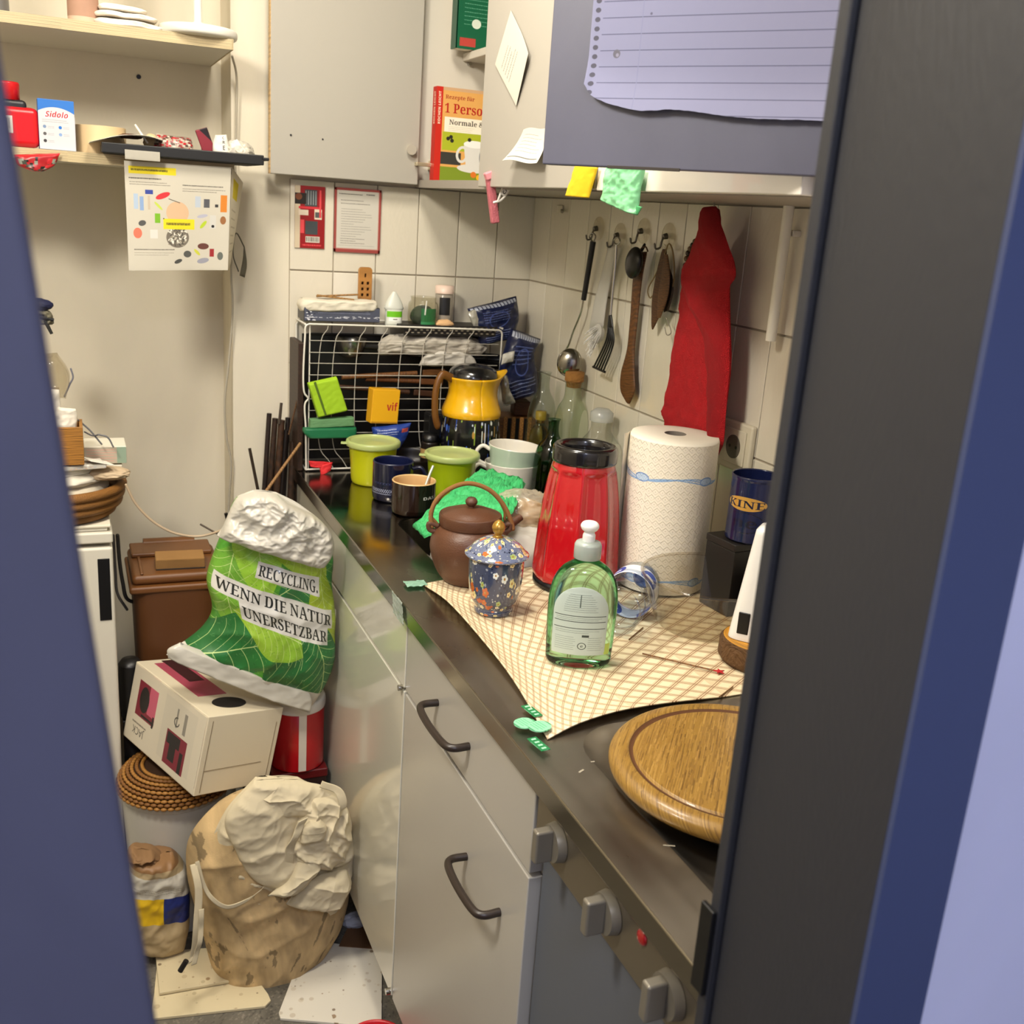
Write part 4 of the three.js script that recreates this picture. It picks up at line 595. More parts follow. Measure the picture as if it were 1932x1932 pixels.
// ---------- corner with the wire rack ----------
{
  const RZ = -2.275, wire = M(0xe2ddd0, 0.3, { clearcoat: 0.4 }), wire2 = M(0xb9b3a6, 0.35);
  const tl = [.4682,1.2232,-2.275], tr = [.9339,1.2159,-2.275], bl = [.4826,.9146,-2.275];
  const o = G('wire_rack', 'white wire rack holding pans at the tiled back wall', 'rack', [0.7, CT, -2.32]);
  const x0 = 0.474, x1 = 0.938, yT = 1.232, yB = 0.905, zb = -2.372;
  const nx = x0 + 0.012;
  W(o, 'front_frame', merge([tube([[x0 + 0.006, yB, RZ], [x0 + 0.004, 1.0, RZ], [x0 + 0.002, 1.058, RZ], [x0 + 0.009, 1.068, RZ], [x0, 1.08, RZ], [x0, yT - 0.02, RZ], [x0 + 0.0005, yT - 0.006, RZ], [x0 + 0.006, yT - 0.0005, RZ], [x0 + 0.02, yT, RZ], [x1 - 0.02, yT - 0.004, RZ], [x1 - 0.006, yT - 0.0045, RZ], [x1 - 0.0005, yT - 0.01, RZ], [x1, yT - 0.024, RZ], [x1, yB, RZ]], 0.0021, 200, 8, false), tube([[nx, yB, RZ - 0.008], [nx, yT - 0.006, RZ - 0.008]], 0.0016, 8), tube([[x0 + 0.006, yB, RZ], [x1, yB, RZ]], 0.002, 8)]), wire);
  W(o, 'back_frame', merge([tube([[x0, yB, zb], [x0, yT, zb], [x1, yT, zb], [x1, yB, zb]], 0.0026, 60, 8, true), rod([x0, yT, zb], [x0, yT, RZ], 0.0024), rod([x1, yT, zb], [x1, yT, RZ], 0.0024), rod([x0 + 0.006, yB, zb], [x0 + 0.006, yB, RZ], 0.0024)]), wire);
  for (const y of [1.196, 1.17, 1.146, 1.12, 1.092, 1.066, 1.04, 1.014, 0.988, 0.95]) W(o, 'cross_wire', tube([[x0 + 0.01, y, RZ - 0.004], [x1 - 0.006, y - 0.002, RZ - 0.004]], 0.0009, 6, 6), wire2);
  for (const x of [0.513, 0.545, 0.598, 0.648, 0.7, 0.752, 0.804, 0.856]) W(o, 'upright_wire', tube([[x + 0.012, yT - 0.003, RZ - 0.001], [x + 0.01, yT - 0.012, RZ - 0.002], [x, yT - 0.028, RZ - 0.006], [x, 0.95, RZ - 0.006], [x + 0.018, 0.925, RZ + 0.0], [x + 0.03, yB, RZ]], 0.001, 40, 6), wire2);
  const dk = (c = 0x17110d, r = 0.45) => M(c, r);
  const b1 = G('wooden_board', 'dark brown wooden board standing upright behind the rack', 'board', [0.49, CT, -2.35]);
  W(b1, 'board', bx(0.4605, 0.4735, 0.901, 1.19, -2.38, -2.28, 0.002), wood(0x3a2416, 0.5, 1, 3));
  const tray = G('baking_tray', 'black baking tray leaning on the back wall inside the rack', 'tray', [0.7, CT, -2.365]);
  W(tray, 'sheet', bx(0.486, 0.93, 0.907, 1.2, -2.369, -2.366, 0.001), dk(0x0e0b0a, 0.4));
  W(tray, 'rim', tube([[0.488, 0.909, -2.362], [0.488, 1.2, -2.362], [0.928, 1.2, -2.362], [0.928, 0.909, -2.362]], 0.003, 60, 6, true), dk(0x1a1512));
  // spatulas and pans lying across the rack
  const spat = (a, b, label, col) => { const s = G('wooden_spatula', label, 'spatula', a); W(s, 'handle', rod(a, [(a[0] * 0.35 + b[0] * 0.65), (a[1] * 0.35 + b[1] * 0.65), a[2]], 0.0055), wood(col, 0.5, 1, 3)); const g = box(0.055, 0.014, 0.006, 0.0025, false); g.rotateZ(Math.atan2(b[1] - a[1], b[0] - a[0])); g.translate(a[0] * 0.2 + b[0] * 0.8, a[1] * 0.2 + b[1] * 0.8, a[2]); W(s, 'blade', g, wood(col, 0.5, 1, 2)); };
  spat([.5659,1.1096,-2.31], [.8401,1.1257,-2.31], 'wooden spatula lying topmost across the rack behind the thermos jug', 0x8a5a2c);
  spat([.623,1.1052,-2.315], [.8235,1.0969,-2.315], 'wooden spatula just below the topmost one in the rack', 0x7a4a22);
  spat([.5603,1.0877,-2.31], [.8166,1.0685,-2.31], 'dark wooden spatula lowest in the rack', 0x4e2e18);
  const pn = (name, label, c, r, tilt, han) => { const p = G(name, label, 'pan', c); p.rotation.x = tilt; part(p, 'pan_wall', lathe(smooth([[0, 0], [r * 0.8, 0], [r * 0.95, 0.008], [r, 0.018], [r * 0.97, 0.017], [r * 0.78, 0.004], [0, 0.004]], 40), 48).scale(1, 1, 0.36), M(0x101012, 0.25, { metalness: 0.3, clearcoat: 0.4 })); if (han) part(p, 'handle', rod([-r * 0.9, 0.014, 0], [-r - 0.12, 0.02, 0.004], 0.006), M(0x141313, 0.4)); };
  pn('frying_pan', 'shallow black pan lying on its wire shelf above the thermos jug', [.9046,1.1368,-2.322], 0.085, 0.35, false);
  pn('frying_pan', 'small black pan lying left of the shelf pan in the rack', [.7642,1.1627,-2.325], 0.07, 0.3, true);
  const bag = G('paper_bag', 'crumpled whitish bag stuffed in the upper part of the rack', 'bag', [.7752,1.137,-2.315]);
  W(bag, 'bag', pillow([[.6533,1.1625,-2.318],[.6489,1.1843,-2.318],[.6769,1.209,-2.318]], [[.9013,1.1654,-2.318],[.9179,1.1821,-2.318],[.8649,1.2101,-2.318]], { d: 0.028, back: 0.7, amp: 0.012, f: 30, nu: 40, nv: 30, rid: 0.7, seed: 5 }), M(0xb9b1a2, 0.55));
  W(bag, 'flap', pillow([[.7443,1.1391,-2.3],[.7562,1.1614,-2.3],[.7944,1.1767,-2.3]], [[.8894,1.1377,-2.3],[.8745,1.1628,-2.3],[.8204,1.1795,-2.3]], { d: 0.012, back: 0.7, amp: 0.006, f: 40, nu: 26, nv: 18, rid: 0.7, seed: 9 }), M(0xc6c0b4, 0.5));
  const bow = G('metal_bowl', 'small grey metal bowl behind the upper left rack wires', 'bowl', [.587,1.1558,-2.325]); part(bow, 'bowl_wall', lathe(smooth([[0, 0], [0.022, 0], [0.034, 0.02], [0.038, 0.04], [0.036, 0.038], [0.02, 0.004], [0, 0.003]], 30), 40), M(0x7d7a74, 0.25, { metalness: 0.9 }));
  // sponges
  const sponge = (label, c, q, d, col2, col1) => { const s = G('sponge', label, 'sponge', c); W(s, 'foam', pillow([q[0], q[3]], [q[1], q[2]], { d, back: 0.9, amp: 0.0008, f: 90, cap: 0.06, pu: 9, nu: 30, nv: 30 }), col1); return s; };
  const s1 = sponge('lime green sponge with a dark line propped on the rack', [.5261,1.0243,-2.262], [[.5013,1.0278,-2.258],[.567,1.0428,-2.258],[.54,1.1207,-2.258],[.4765,1.1064,-2.258]], 0.012, null, M(0x97bd18, 0.75));
  W(s1, 'stripe', pillow([[.5138,1.0351,-2.2455], [.4879,1.1086,-2.2455]], [[.5186,1.035,-2.2455], [.4925,1.1109,-2.2455]], { d: 0.001, amp: 0, cap: 0, nu: 4, nv: 6 }), M(0x4c6410, 0.8));
  sponge('pale green sponge under the lime sponge on the rack', [.5319,1.0125,-2.26], [[.4822,1.0056,-2.262],[.5835,1.0089,-2.262],[.5818,1.0285,-2.262],[.4832,1.0248,-2.262]], 0.014, null, M(0x5f8a5c, 0.8));
  const dish = G('soap_dish', 'dark green oblong dish below the sponges on the rack', 'dish', [.5316,.9793,-2.256]);
  W(dish, 'dish', pillow([[.4805,.9823,-2.258],[.4673,.9971,-2.258],[.4684,1.0067,-2.258]], [[.5844,.9828,-2.258],[.5877,.995,-2.258],[.5862,1.0073,-2.258]], { d: 0.02, back: 0.4, amp: 0.0004, f: 30, cap: 0.12, pu: 6, nu: 30, nv: 16 }), M(0x1e6a43, 0.35));
  // yellow cleaner box
  const vt = tex(256, 256, (x, w, h) => { x.fillStyle = '#e2a713'; x.fillRect(0, 0, w, h); txt(x, 'vif', 190, 128, 84, '#b01a24', 'sans-serif', 'bold', 'center'); x.fillStyle = '#b07a10'; x.fillRect(0, 244, w, 12); });
  const vc = [.6455,1.0167,-2.25], v = G('cleaner_box', 'yellow carton lettered vif standing on the rack', 'box', vc, 0.12);
  part(v, 'carton', box(0.066, 0.078, 0.03, 0.002), M(0xd39a12, 0.5)); part(v, 'front_print', box(0.064, 0.076, 0.001, 0.0004), printed(vt, 0.5), [0, 0.001, 0.0153]);
  v.rotation.z = -0.06;
  const red = G('red_cloth', 'small red mesh cloth hanging at the lower rack corner', 'cloth', [.5086,.904,-2.255]);
  W(red, 'cloth', pillow([[.4849,.9178,-2.252],[.48,.9302,-2.252]], [[.5162,.9144,-2.252],[.5342,.9262,-2.252]], { d: 0.004, amp: 0.003, f: 60, cap: 0, nu: 20, nv: 10 }), M(0xd3262a, 0.7)); W(red, 'tail', pillow([[.5088,.8978,-2.25],[.5036,.9202,-2.25]], [[.5304,.907,-2.25],[.5349,.9267,-2.25]], { d: 0.004, amp: 0.003, f: 60, cap: 0, nu: 14, nv: 10, seed: 4 }), M(0xd3262a, 0.7));
  // packets low in the rack
  const bp = G('blue_packet', 'blue and white paper packet below the yellow carton', 'packet', [.6667,.9505,-2.25]);
  const bpt = tex(256, 160, (x, w, h) => { x.fillStyle = '#26418f'; x.fillRect(0, 0, w, h); x.fillStyle = '#d8d8dc'; x.fillRect(20, 90, 130, 50); x.fillStyle = '#c4574a'; x.fillRect(190, 20, 50, 26); lines(x, 20, 20, 150, 3, 16, '#c9cfe6', 5, 0.2, 2); });
  W(bp, 'packet', pillow([[.6349,.9537,-2.24],[.6267,.9786,-2.24],[.6208,1.0082,-2.24]], [[.6852,.9524,-2.24],[.7041,.987,-2.24],[.713,1.0167,-2.24]], { d: 0.014, amp: 0.004, f: 40, nu: 26, nv: 20, cap: 0.25 }), printed(bpt, 0.4));
  const sj = G('spice_jar', 'small spice jar with a tan label in the dark lower rack', 'jar', [0.752, CT, -2.215]); part(sj, 'jar', lathe([[0, 0], [0.02, 0], [0.021, 0.003], [0.021, 0.075], [0.016, 0.08], [0, 0.08]], 30), M(0x1c1510, 0.3)); part(sj, 'label', lathe([[0.0212, 0.042], [0.0215, 0.043], [0.0215, 0.062], [0.0212, 0.063]], 30), M(0xa88652, 0.6)); part(sj, 'lid', lathe([[0.0175, 0.08], [0.0185, 0.081], [0.0185, 0.096], [0, 0.097]], 30), black);
  const bb = G('black_box', 'black carton standing behind the spice jar', 'box', [0.79, CT + 0.0008, -2.25]); part(bb, 'carton', box(0.075, 0.135, 0.04, 0.002), M(0x0f0e0e, 0.4)); part(bb, 'flap', box(0.07, 0.004, 0.036, 0.001), M(0x1b1a1a, 0.4), [0, 0.1345, 0]);
  // things standing on top of the rack and behind it
  const yTop = 1.236;
  const fb = G('foil_box', 'grey foil carton lying on the left end of the rack', 'box', [0.56, yTop, -2.325]);
  const ft = tex(512, 128, (x, w, h) => { const q = rand(2); x.fillStyle = '#4d5160'; x.fillRect(0, 0, w, h); x.fillStyle = '#c9cad0'; for (let i = 0; i < 40; i++) x.fillRect(q() * w, 78 + q() * 20, 8 + q() * 16, 6); for (let i = 0; i < 26; i++) { x.fillStyle = i % 2 ? '#dcdce0' : '#23252e'; x.fillRect(q() * 70, q() * h, 12, 8); } lines(x, 90, 30, 380, 2, 18, '#8a8fa6', 6, 0.1, 4); });
  W(fb, 'carton', bx(0.474, 0.645, yTop + 0.0005, yTop + 0.033, -2.36, -2.29, 0.002), M(0x2a2b30, 0.4)); W(fb, 'front_print', bx(0.475, 0.644, yTop + 0.002, yTop + 0.031, -2.2905, -2.289), printed(ft, 0.3));
  const fc = G('folded_cloth', 'folded cream cloth on top of the foil carton', 'cloth', [0.56, yTop + 0.034, -2.325]);
  W(fc, 'cloth', pillow([[.4711,1.256,-2.32],[.4663,1.2708,-2.32],[.4732,1.2837,-2.32]], [[.642,1.2607,-2.32],[.6427,1.275,-2.32],[.6387,1.2843,-2.32]], { d: 0.036, back: 0.9, amp: 0.004, f: 40, nu: 40, nv: 16, cap: 0.2, pu: 5 }), M(0xd9d1bd, 0.85));
  const wg = G('wooden_grater', 'pierced light wooden tool standing on the folded cloth', 'tool', [.6193,1.2827,-2.33]);
  const wp = [[.6046,1.2799,-2.33],[.6341,1.2808,-2.33],[.6284,1.3465,-2.33],[.6197,1.3543,-2.33],[.6075,1.3526,-2.33],[.6005,1.343,-2.33]], cx = (wp[0][0] + wp[1][0]) / 2, y0 = wp[0][1], hh = wp[3][1] - y0, holes = [];
  for (let j = 0; j < 3; j++) for (const s of [-1, 1]) holes.push(rrect(cx + s * 0.0062 - 0.0038, cx + s * 0.0062 + 0.0038, y0 + 0.01 + j * 0.013, y0 + 0.018 + j * 0.013, 0.0015, 3).reverse());
  holes.push(rrect(cx - 0.003, cx + 0.003, y0 + 0.052, y0 + 0.062, 0.002, 3).reverse());
  W(wg, 'board', ext(rrect(cx - 0.0145, cx + 0.0145, y0, y0 + hh, 0.007), 0.006, 0.001, holes).translate(0, 0, -2.334), wood(0xc08a48, 0.5)); W(wg, 'backing', bx(cx - 0.012, cx + 0.012, y0 + 0.004, y0 + hh - 0.006, -2.338, -2.336), M(0x5a3a1a, 0.7));
  const sk = (a, b, label) => single('skewer', label, 'skewer', a, rod([0, 0, 0], [b[0] - a[0], b[1] - a[1], b[2] - a[2]], 0.0022), wood(0xb58a50));
  sk([.506,1.2887,-2.315], [.6004,1.2953,-2.315], 'straight wooden skewer lying on the folded cloth'); sk([.5061,1.2915,-2.31], [.5897,1.2838,-2.31], 'wooden skewer lying aslant on the folded cloth');
  const gbt = G('cleaner_bottle', 'small white bottle with green label and pointed top on the rack', 'bottle', [.6856,1.2282,-2.32]);
  const gl = tex(128, 256, (x, w, h) => { x.fillStyle = '#dfe0d4'; x.fillRect(0, 0, w, h); x.fillStyle = '#6fbf22'; x.fillRect(0, 60, w, 90); x.fillStyle = '#f4f4ee'; x.fillRect(20, 150, 90, 60); x.fillStyle = '#5a5a54'; x.fillRect(50, 176, 30, 14); });
  part(gbt, 'bottle', surf(40, 24, (u, v) => { const a = u * 6.2832, w = v < 0.5 ? 0.0195 : 0.0195 * (1 - Math.pow((v - 0.5) / 0.5, 1.5)) + 0.003; return [w * Math.cos(a), 0.076 * v, w * 0.6 * Math.sin(a)]; }, 0.001), M(0xcfd0c4, 0.35)); part(gbt, 'front_label', surf(16, 10, (u, v) => { const a = 0.5 + 2.14 * (1 - u); return [0.0202 * Math.cos(a), 0.004 + 0.038 * v, 0.0202 * 0.62 * Math.sin(a) + 0.0005]; }, 0.0004), printed(gl, 0.4));
  const jr = G('jar', 'clear jar with dark and green contents on top of the rack', 'jar', [.7557,1.2274,-2.32]); part(jr, 'glass', lathe(smooth([[0, 0.001], [0.031, 0.001], [0.034, 0.006], [0.034, 0.052], [0.029, 0.06], [0.03, 0.068]], 24), 40), glass(0xe6e4da, 0.05)); part(jr, 'contents', lump([0, 0.024, 0], [0.029, 0.024, 0.029], { amp: 0.1, f: 2, seed: 4 }), M(0x3c4a3e, 0.7)); part(jr, 'label', surf(14, 6, (u, v) => { const a = 0.9 + 1.1 * (1 - u); return [0.0348 * Math.cos(a), 0.008 + 0.036 * v, 0.0348 * Math.sin(a)]; }, 0.0004), M(0x2f7d4a, 0.5)); part(jr, 'spoon_handle', rod([-0.006, 0.03, 0.034], [-0.004, 0.062, 0.036], 0.0016), M(0xdedcd2, 0.3));
  const sg = G('grinder_jar', 'tall clear spice grinder with black label and pale lid on the rack', 'jar', [.8092,1.2397,-2.33]); part(sg, 'jar', lathe([[0, 0], [0.02, 0], [0.021, 0.003], [0.021, 0.062], [0, 0.064]], 30), M(0xbdb4a4, 0.15, { transmission: 0.5, thickness: 0 })); part(sg, 'label', surf(12, 6, (u, v) => { const a = 1.2 + 1.2 * (1 - u); return [0.0216 * Math.cos(a), 0.016 + 0.04 * v, 0.0216 * Math.sin(a)]; }, 0.0004), M(0x1a1a1c, 0.4)); part(sg, 'lid', lathe([[0.0215, 0.064], [0.022, 0.065], [0.0215, 0.082], [0, 0.083]], 30), M(0xd8bfae, 0.4));
  const pt = G('perforated_tray', 'dark perforated tray lying on the rack under the jars', 'tray', [0.81, 1.227, -2.325]);
  const dots = tex(256, 64, (x, w, h) => { x.fillStyle = '#1a1613'; x.fillRect(0, 0, w, h); x.fillStyle = '#a59a86'; for (let i = 0; i < 16; i++) for (let j = 0; j < 3; j++) { x.beginPath(); x.arc(8 + i * 16 + (j % 2) * 8, 12 + j * 18, 4, 0, 7); x.fill(); } });
  W(pt, 'tray', bx(0.69, 0.93, 1.226, 1.2345, -2.368, -2.284, 0.001), M(0x1a1613, 0.5)); W(pt, 'pierced_front', bx(0.7, 0.925, 1.212, 1.234, -2.2842, -2.283), printed(dots, 0.5));
  const cr = G('crust', 'small piece of pale bread lying before the spice grinder', 'bread', [.8021,1.2284,-2.3]); part(cr, 'crumb', lump([0, 0.007, 0], [0.022, 0.011, 0.012], { amp: 0.25, f: 2, seed: 12 }), M(0xd2a878, 0.8));
  // blue crisp bags in the corner
  const ct = s => tex(300, 360, (x, w, h) => { x.fillStyle = '#111a40'; x.fillRect(0, 0, w, h); x.fillStyle = '#aeb4c4'; for (let i = 0; i < 13; i++) x.fillRect(8 + i * 22, 6, 16, 26); lines(x, 60, 70, 180, 5, 22, '#5f6ea6', 6, 0.2, s); x.strokeStyle = '#43528e'; x.lineWidth = 8; x.beginPath(); x.ellipse(150, 150, 60, 70, 0.3, 0, 7); x.stroke(); lines(x, 40, 250, 220, 5, 20, '#8b97c2', 5, 0.25, s + 1); });
  const c1 = G('snack_bag', 'dark blue snack bag lying on top at the rack end', 'snack bag', [.9266,1.1911,-2.3]);
  W(c1, 'bag', pillow([[.8967,1.1892,-2.31],[.8779,1.2326,-2.31],[.8609,1.2728,-2.31]], [[.9818,1.2033,-2.31],[.9919,1.254,-2.31],[.9826,1.3037,-2.31]], { d: 0.024, back: 0.8, amp: 0.007, f: 26, seed: 2, nu: 36, nv: 36, cap: 0.25 }), printed(ct(5), 0.3)); W(c1, 'silver_end', pillow([[.8902,1.2085,-2.296],[.8682,1.2402,-2.296],[.8561,1.2669,-2.296]], [[.9071,1.2163,-2.296],[.8918,1.2457,-2.296],[.8794,1.2736,-2.296]], { d: 0.004, amp: 0.004, f: 50, nu: 14, nv: 16 }), M(0xb9b5a8, 0.3, { metalness: 0.3 }));
  const c2 = G('snack_bag', 'dark blue snack bag with silver top wedged in the tiled corner', 'snack bag', [.9923,1.0625,-2.27]);
  W(c2, 'bag', pillow([[.958,1.0581,-2.26],[.9353,1.1092,-2.26],[.9363,1.172,-2.26],[.9561,1.2343,-2.26]], [[1.0312,1.081,-2.26],[1.024,1.1349,-2.26],[1.0152,1.1754,-2.26],[1.0303,1.2109,-2.26]], { d: 0.03, back: 0.8, amp: 0.007, f: 26, seed: 6, nu: 36, nv: 40, cap: 0.25 }), printed(ct(8), 0.3)); W(c2, 'silver_corner', pillow([[.9194,1.1549,-2.225],[.9243,1.1796,-2.225]], [[.9495,1.1626,-2.225],[.9531,1.1873,-2.225]], { d: 0.006, amp: 0.005, f: 50, nu: 14, nv: 12 }), M(0xc9c6bc, 0.3));
  const tg = G('foil_scrap', 'crumpled silver wrapper hanging before the blue snack bag', 'wrapper', [.9375,1.0597,-2.22]); W(tg, 'wrapper', pillow([[.9287,1.0594,-2.215],[.9211,1.0921,-2.215],[.9233,1.1355,-2.215]], [[.9579,1.0668,-2.215],[.9421,1.0983,-2.215],[.9329,1.1319,-2.215]], { d: 0.006, amp: 0.006, f: 50, nu: 16, nv: 20, seed: 3 }), M(0xa5a29a, 0.25, { metalness: 0.5 }));
  // knife block
  const kb = G('knife_block', 'light brown wooden block with dark slots in the tiled corner', 'knife block', [0.99, CT, -2.3], -0.2);
  part(kb, 'block', box(0.1, 0.12, 0.09, 0.003), wood(0x8a5a26, 0.5, 1, 2)); for (let i = 0; i < 4; i++) part(kb, 'slat', box(0.009, 0.09, 0.004, 0.001), wood(0xc08a48, 0.5), [-0.026 + i * 0.02, 0.034, 0.0455]); for (let i = 0; i < 3; i++) part(kb, 'slot', box(0.008, 0.085, 0.002, 0.0005), black, [-0.016 + i * 0.02, 0.036, 0.0455]);
  part(kb, 'top_block', box(0.04, 0.035, 0.05, 0.003), wood(0x5e3616, 0.5), [0.02, 0.121, -0.01]);
  const yl = G('yellow_bottle', 'small yellow capped oil bottle beside the knife block', 'bottle', [1.02, CT + 0.0008, -2.2]); part(yl, 'bottle', lathe(smooth([[0, 0], [0.02, 0], [0.022, 0.004], [0.022, 0.1], [0.01, 0.12], [0.01, 0.13]], 24), 28), solidGlass(0xe0c860, 0.08)); part(yl, 'cap', lathe([[0.012, 0.128], [0.013, 0.13], [0.013, 0.148], [0, 0.149]], 24), M(0xc9a22c, 0.4));
}

// ---------- things hanging on the tiled walls ----------
{
  // red packet stuck on the back wall and the framed list
  const rt = tex(160, 340, (x, w, h) => { x.fillStyle = '#c9b89c'; x.fillRect(0, 0, w, h); x.fillStyle = '#8e0f14'; x.fillRect(28, 0, w, h); const q = rand(3); x.fillStyle = '#3e4446'; x.fillRect(52, 20, 66, 90); x.fillStyle = '#8c9090'; for (let i = 0; i < 5; i++) x.fillRect(56 + i * 13, 26, 5, 76); x.fillStyle = '#1d1712'; x.fillRect(0, 40, 60, 60); x.fillStyle = '#6b3a1e'; x.beginPath(); x.arc(20, 60, 18, 0, 7); x.fill(); x.fillStyle = '#c8323a'; x.fillRect(20, 112, 120, 12); x.fillStyle = '#d9c9b4'; x.fillRect(20, 130, 52, 30); x.fillRect(104, 124, 40, 56); x.fillStyle = '#555'; x.fillRect(108, 140, 34, 30); x.fillStyle = '#3e4446'; x.fillRect(56, 190, 66, 74); x.fillStyle = '#d9474c'; x.fillRect(30, 184, 20, 74); x.fillRect(130, 20, 10, 150); x.fillStyle = '#c9c2b4'; x.fillRect(58, 274, 76, 34); x.fillStyle = '#222'; for (let i = 0; i < 12; i++) x.fillRect(62 + i * 6, 278, 1 + q() * 3, 24); lines(x, 40, 322, 110, 1, 10, '#d9474c', 9, 0.1, 3); });
  const a = [.4689,1.5209,-2.375], b = [.5355,1.388,-2.375], o = G('red_card', 'red printed packaging card stuck on the back wall tiles', 'card', [(a[0] + b[0]) / 2, b[1], -2.376]);
  W(o, 'card', bx(a[0], b[0], b[1], a[1], -2.3775, -2.3755), printed(rt, 0.4));
  const lt = tex(330, 500, (x, w, h) => { x.fillStyle = '#b98a7c'; x.fillRect(0, 0, w, h); x.fillStyle = '#c9c4b8'; x.fillRect(12, 12, w - 24, h - 34); lines(x, 26, 40, 190, 1, 10, '#5d5a54', 7, 0.1, 4); lines(x, 226, 36, 70, 1, 10, '#4a4844', 9, 0.1, 4); lines(x, 40, 90, 230, 2, 26, '#77736b', 6, 0.4, 5); lines(x, 44, 160, 230, 12, 20, '#8a867e', 4, 0.6, 6); lines(x, 40, 400, 180, 3, 18, '#77736b', 5, 0.4, 7); lines(x, 24, 455, 270, 1, 9, '#9a958b', 3, 0.05, 7); });
  const c = [.5568,1.5227,-2.375], d = [.6631,1.3837,-2.375], l = G('wall_list', 'red framed handwritten list fixed to the back wall tiles', 'notice', [(c[0] + d[0]) / 2, d[1], -2.376]);
  W(l, 'sheet', bx(c[0] + 0.002, d[0] - 0.002, d[1] + 0.003, c[1] - 0.002, -2.377, -2.3752), printed(lt, 0.35));
  const fr = M(0xa84a44, 0.4, { transmission: 0.2, thickness: 0 }), y0 = d[1], y1 = c[1];
  W(l, 'frame_edge', bx(c[0], c[0] + 0.004, y0, y1, -2.3775, -2.374), fr); W(l, 'frame_edge', bx(d[0] - 0.004, d[0], y0, y1, -2.3775, -2.374), fr); W(l, 'frame_edge', bx(c[0], d[0], y0, y0 + 0.007, -2.3775, -2.374), fr); W(l, 'frame_edge', bx(c[0], d[0], y1 - 0.005, y1, -2.3775, -2.374), fr);
  // suction hooks
  const WX = 1.043, disc = glass(0xf2efe6, 0.08), hm = M(0x6f6a60, 0.3, { metalness: 0.7 });
  const hk = (px, label) => { const h = G('suction_hook', label, 'hook', px); part(h, 'suction_disc', lathe([[0, 0.004], [0.012, 0.004], [0.024, 0.001], [0.0245, 0], [0.0245, -0.0008]], 36).rotateZ(Math.PI / 2).translate(0, 0.004, -0.002), disc); part(h, 'hook', merge([rod([-0.004, 0.004, -0.002], [-0.012, 0.002, -0.002], 0.006, 0.005), tube([[-0.011, 0.002, -0.002], [-0.014, -0.008, -0.002], [-0.016, -0.018, -0.003], [-0.024, -0.02, -0.004], [-0.027, -0.012, -0.004]], 0.002, 20, 6)]), hm); };
  const H = [[1.041,1.4715,-2.0261], [1.041,1.4621,-1.9296], [1.041,1.4747,-1.834], [1.041,1.4694,-1.7385]];
  hk(H[0], 'clear suction hook carrying the slotted ladle'); hk(H[1], 'clear suction hook carrying the brush and the spatula'); hk(H[2], 'clear suction hook carrying the black spoon'); hk(H[3], 'clear suction hook carrying the leaf-shaped wooden bundle');
  const TX = 1.02, n = [-1, 0, 0];
  const mid = (p, q) => p.map((v, i) => (v + q[i]) / 2);
  // slotted ladle
  { const l = G('slotted_ladle', 'metal slotted ladle with a black handle hanging on the tiles', 'ladle', [1.02,1.1667,-2.0662]);
    W(l, 'handle', rod([1.02,1.326,-2.0284], [1.022,1.4485,-2.0113], 0.0058, 0.0065, 14), black); W(l, 'hanging_loop', tube([[1.022,1.4474,-2.0111], [1.024,1.4582,-2.0346], [1.024,1.4653,-2.0235], [1.026,1.4596,-2.0091], [1.022,1.4475,-2.0086]], 0.0016, 24, 6), chrome);
    W(l, 'shaft', tube([[1.02,1.326,-2.0284], [1.02,1.2982,-2.0358], [1.018,1.2552,-2.0603], [1.015,1.218,-2.0766], [1.012,1.2005,-2.0917]], 0.0022, 30, 8), chrome);
    const c = [1,1.1908,-2.0317], tl = q => q.rotateX(0.3).rotateY(1.0).rotateX(-0.15).translate(c[0], c[1], c[2]), g = tl(new THREE.SphereGeometry(1, 36, 22).scale(0.013, 0.031, 0.027)); W(l, 'bowl', g, M(0x8f8b82, 0.16, { metalness: 1 }));
    for (let i = 0; i < 7; i++) { const a = i * 0.9, s = tl(new THREE.SphereGeometry(0.0038, 8, 6).scale(0.5, 1, 1).translate(-0.0115 + (i ? 0.0022 : 0), 0.015 * Math.cos(a) * (i ? 1 : 0), 0.013 * Math.sin(a) * (i ? 1 : 0))); W(l, 'slot', s, black); } }
  // dish brush
  { const b = G('dish_brush', 'translucent white dish brush hanging between the ladle and the spatula', 'brush', [1.026,1.2309,-1.9486]), wm = M(0xdcd9d2, 0.35, { transmission: 0.35, thickness: 0 });
    W(b, 'handle', pillow([[1.028,1.2681,-2.0049],[1.028,1.3369,-1.9885],[1.028,1.4044,-1.9632],[1.028,1.4458,-1.9479]], [[1.028,1.2782,-1.9426],[1.028,1.3421,-1.9363],[1.028,1.4073,-1.9215],[1.028,1.4475,-1.916]], { n, d: 0.005, back: 0.8, amp: 0, cap: 0.1, nu: 16, nv: 30 }), wm);
    const hc = [1.016,1.2629,-1.9404], hg = new THREE.CylinderGeometry(0.022, 0.018, 0.01, 30).rotateZ(1.35); hg.translate(...hc); W(b, 'head', hg, wm);
    const q = rand(5), br = []; for (let i = 0; i < 60; i++) { const a = q() * 6.28, r = 0.02 * Math.sqrt(q()); const p = [hc[0] - 0.004, hc[1] + r * Math.sin(a) * 0.9, hc[2] + r * Math.cos(a)], e = [hc[0] - 0.02, hc[1] - 0.014 + r * Math.sin(a) * 1.5 - 0.004, hc[2] + 0.004 + r * Math.cos(a) * 1.5]; br.push(rod(p, e, 0.0009, 0.0008, 4)); }
    const m = W(b, 'bristles', merge(br), M(0xe2dfd8, 0.6)); m.userData.kind = 'stuff'; }
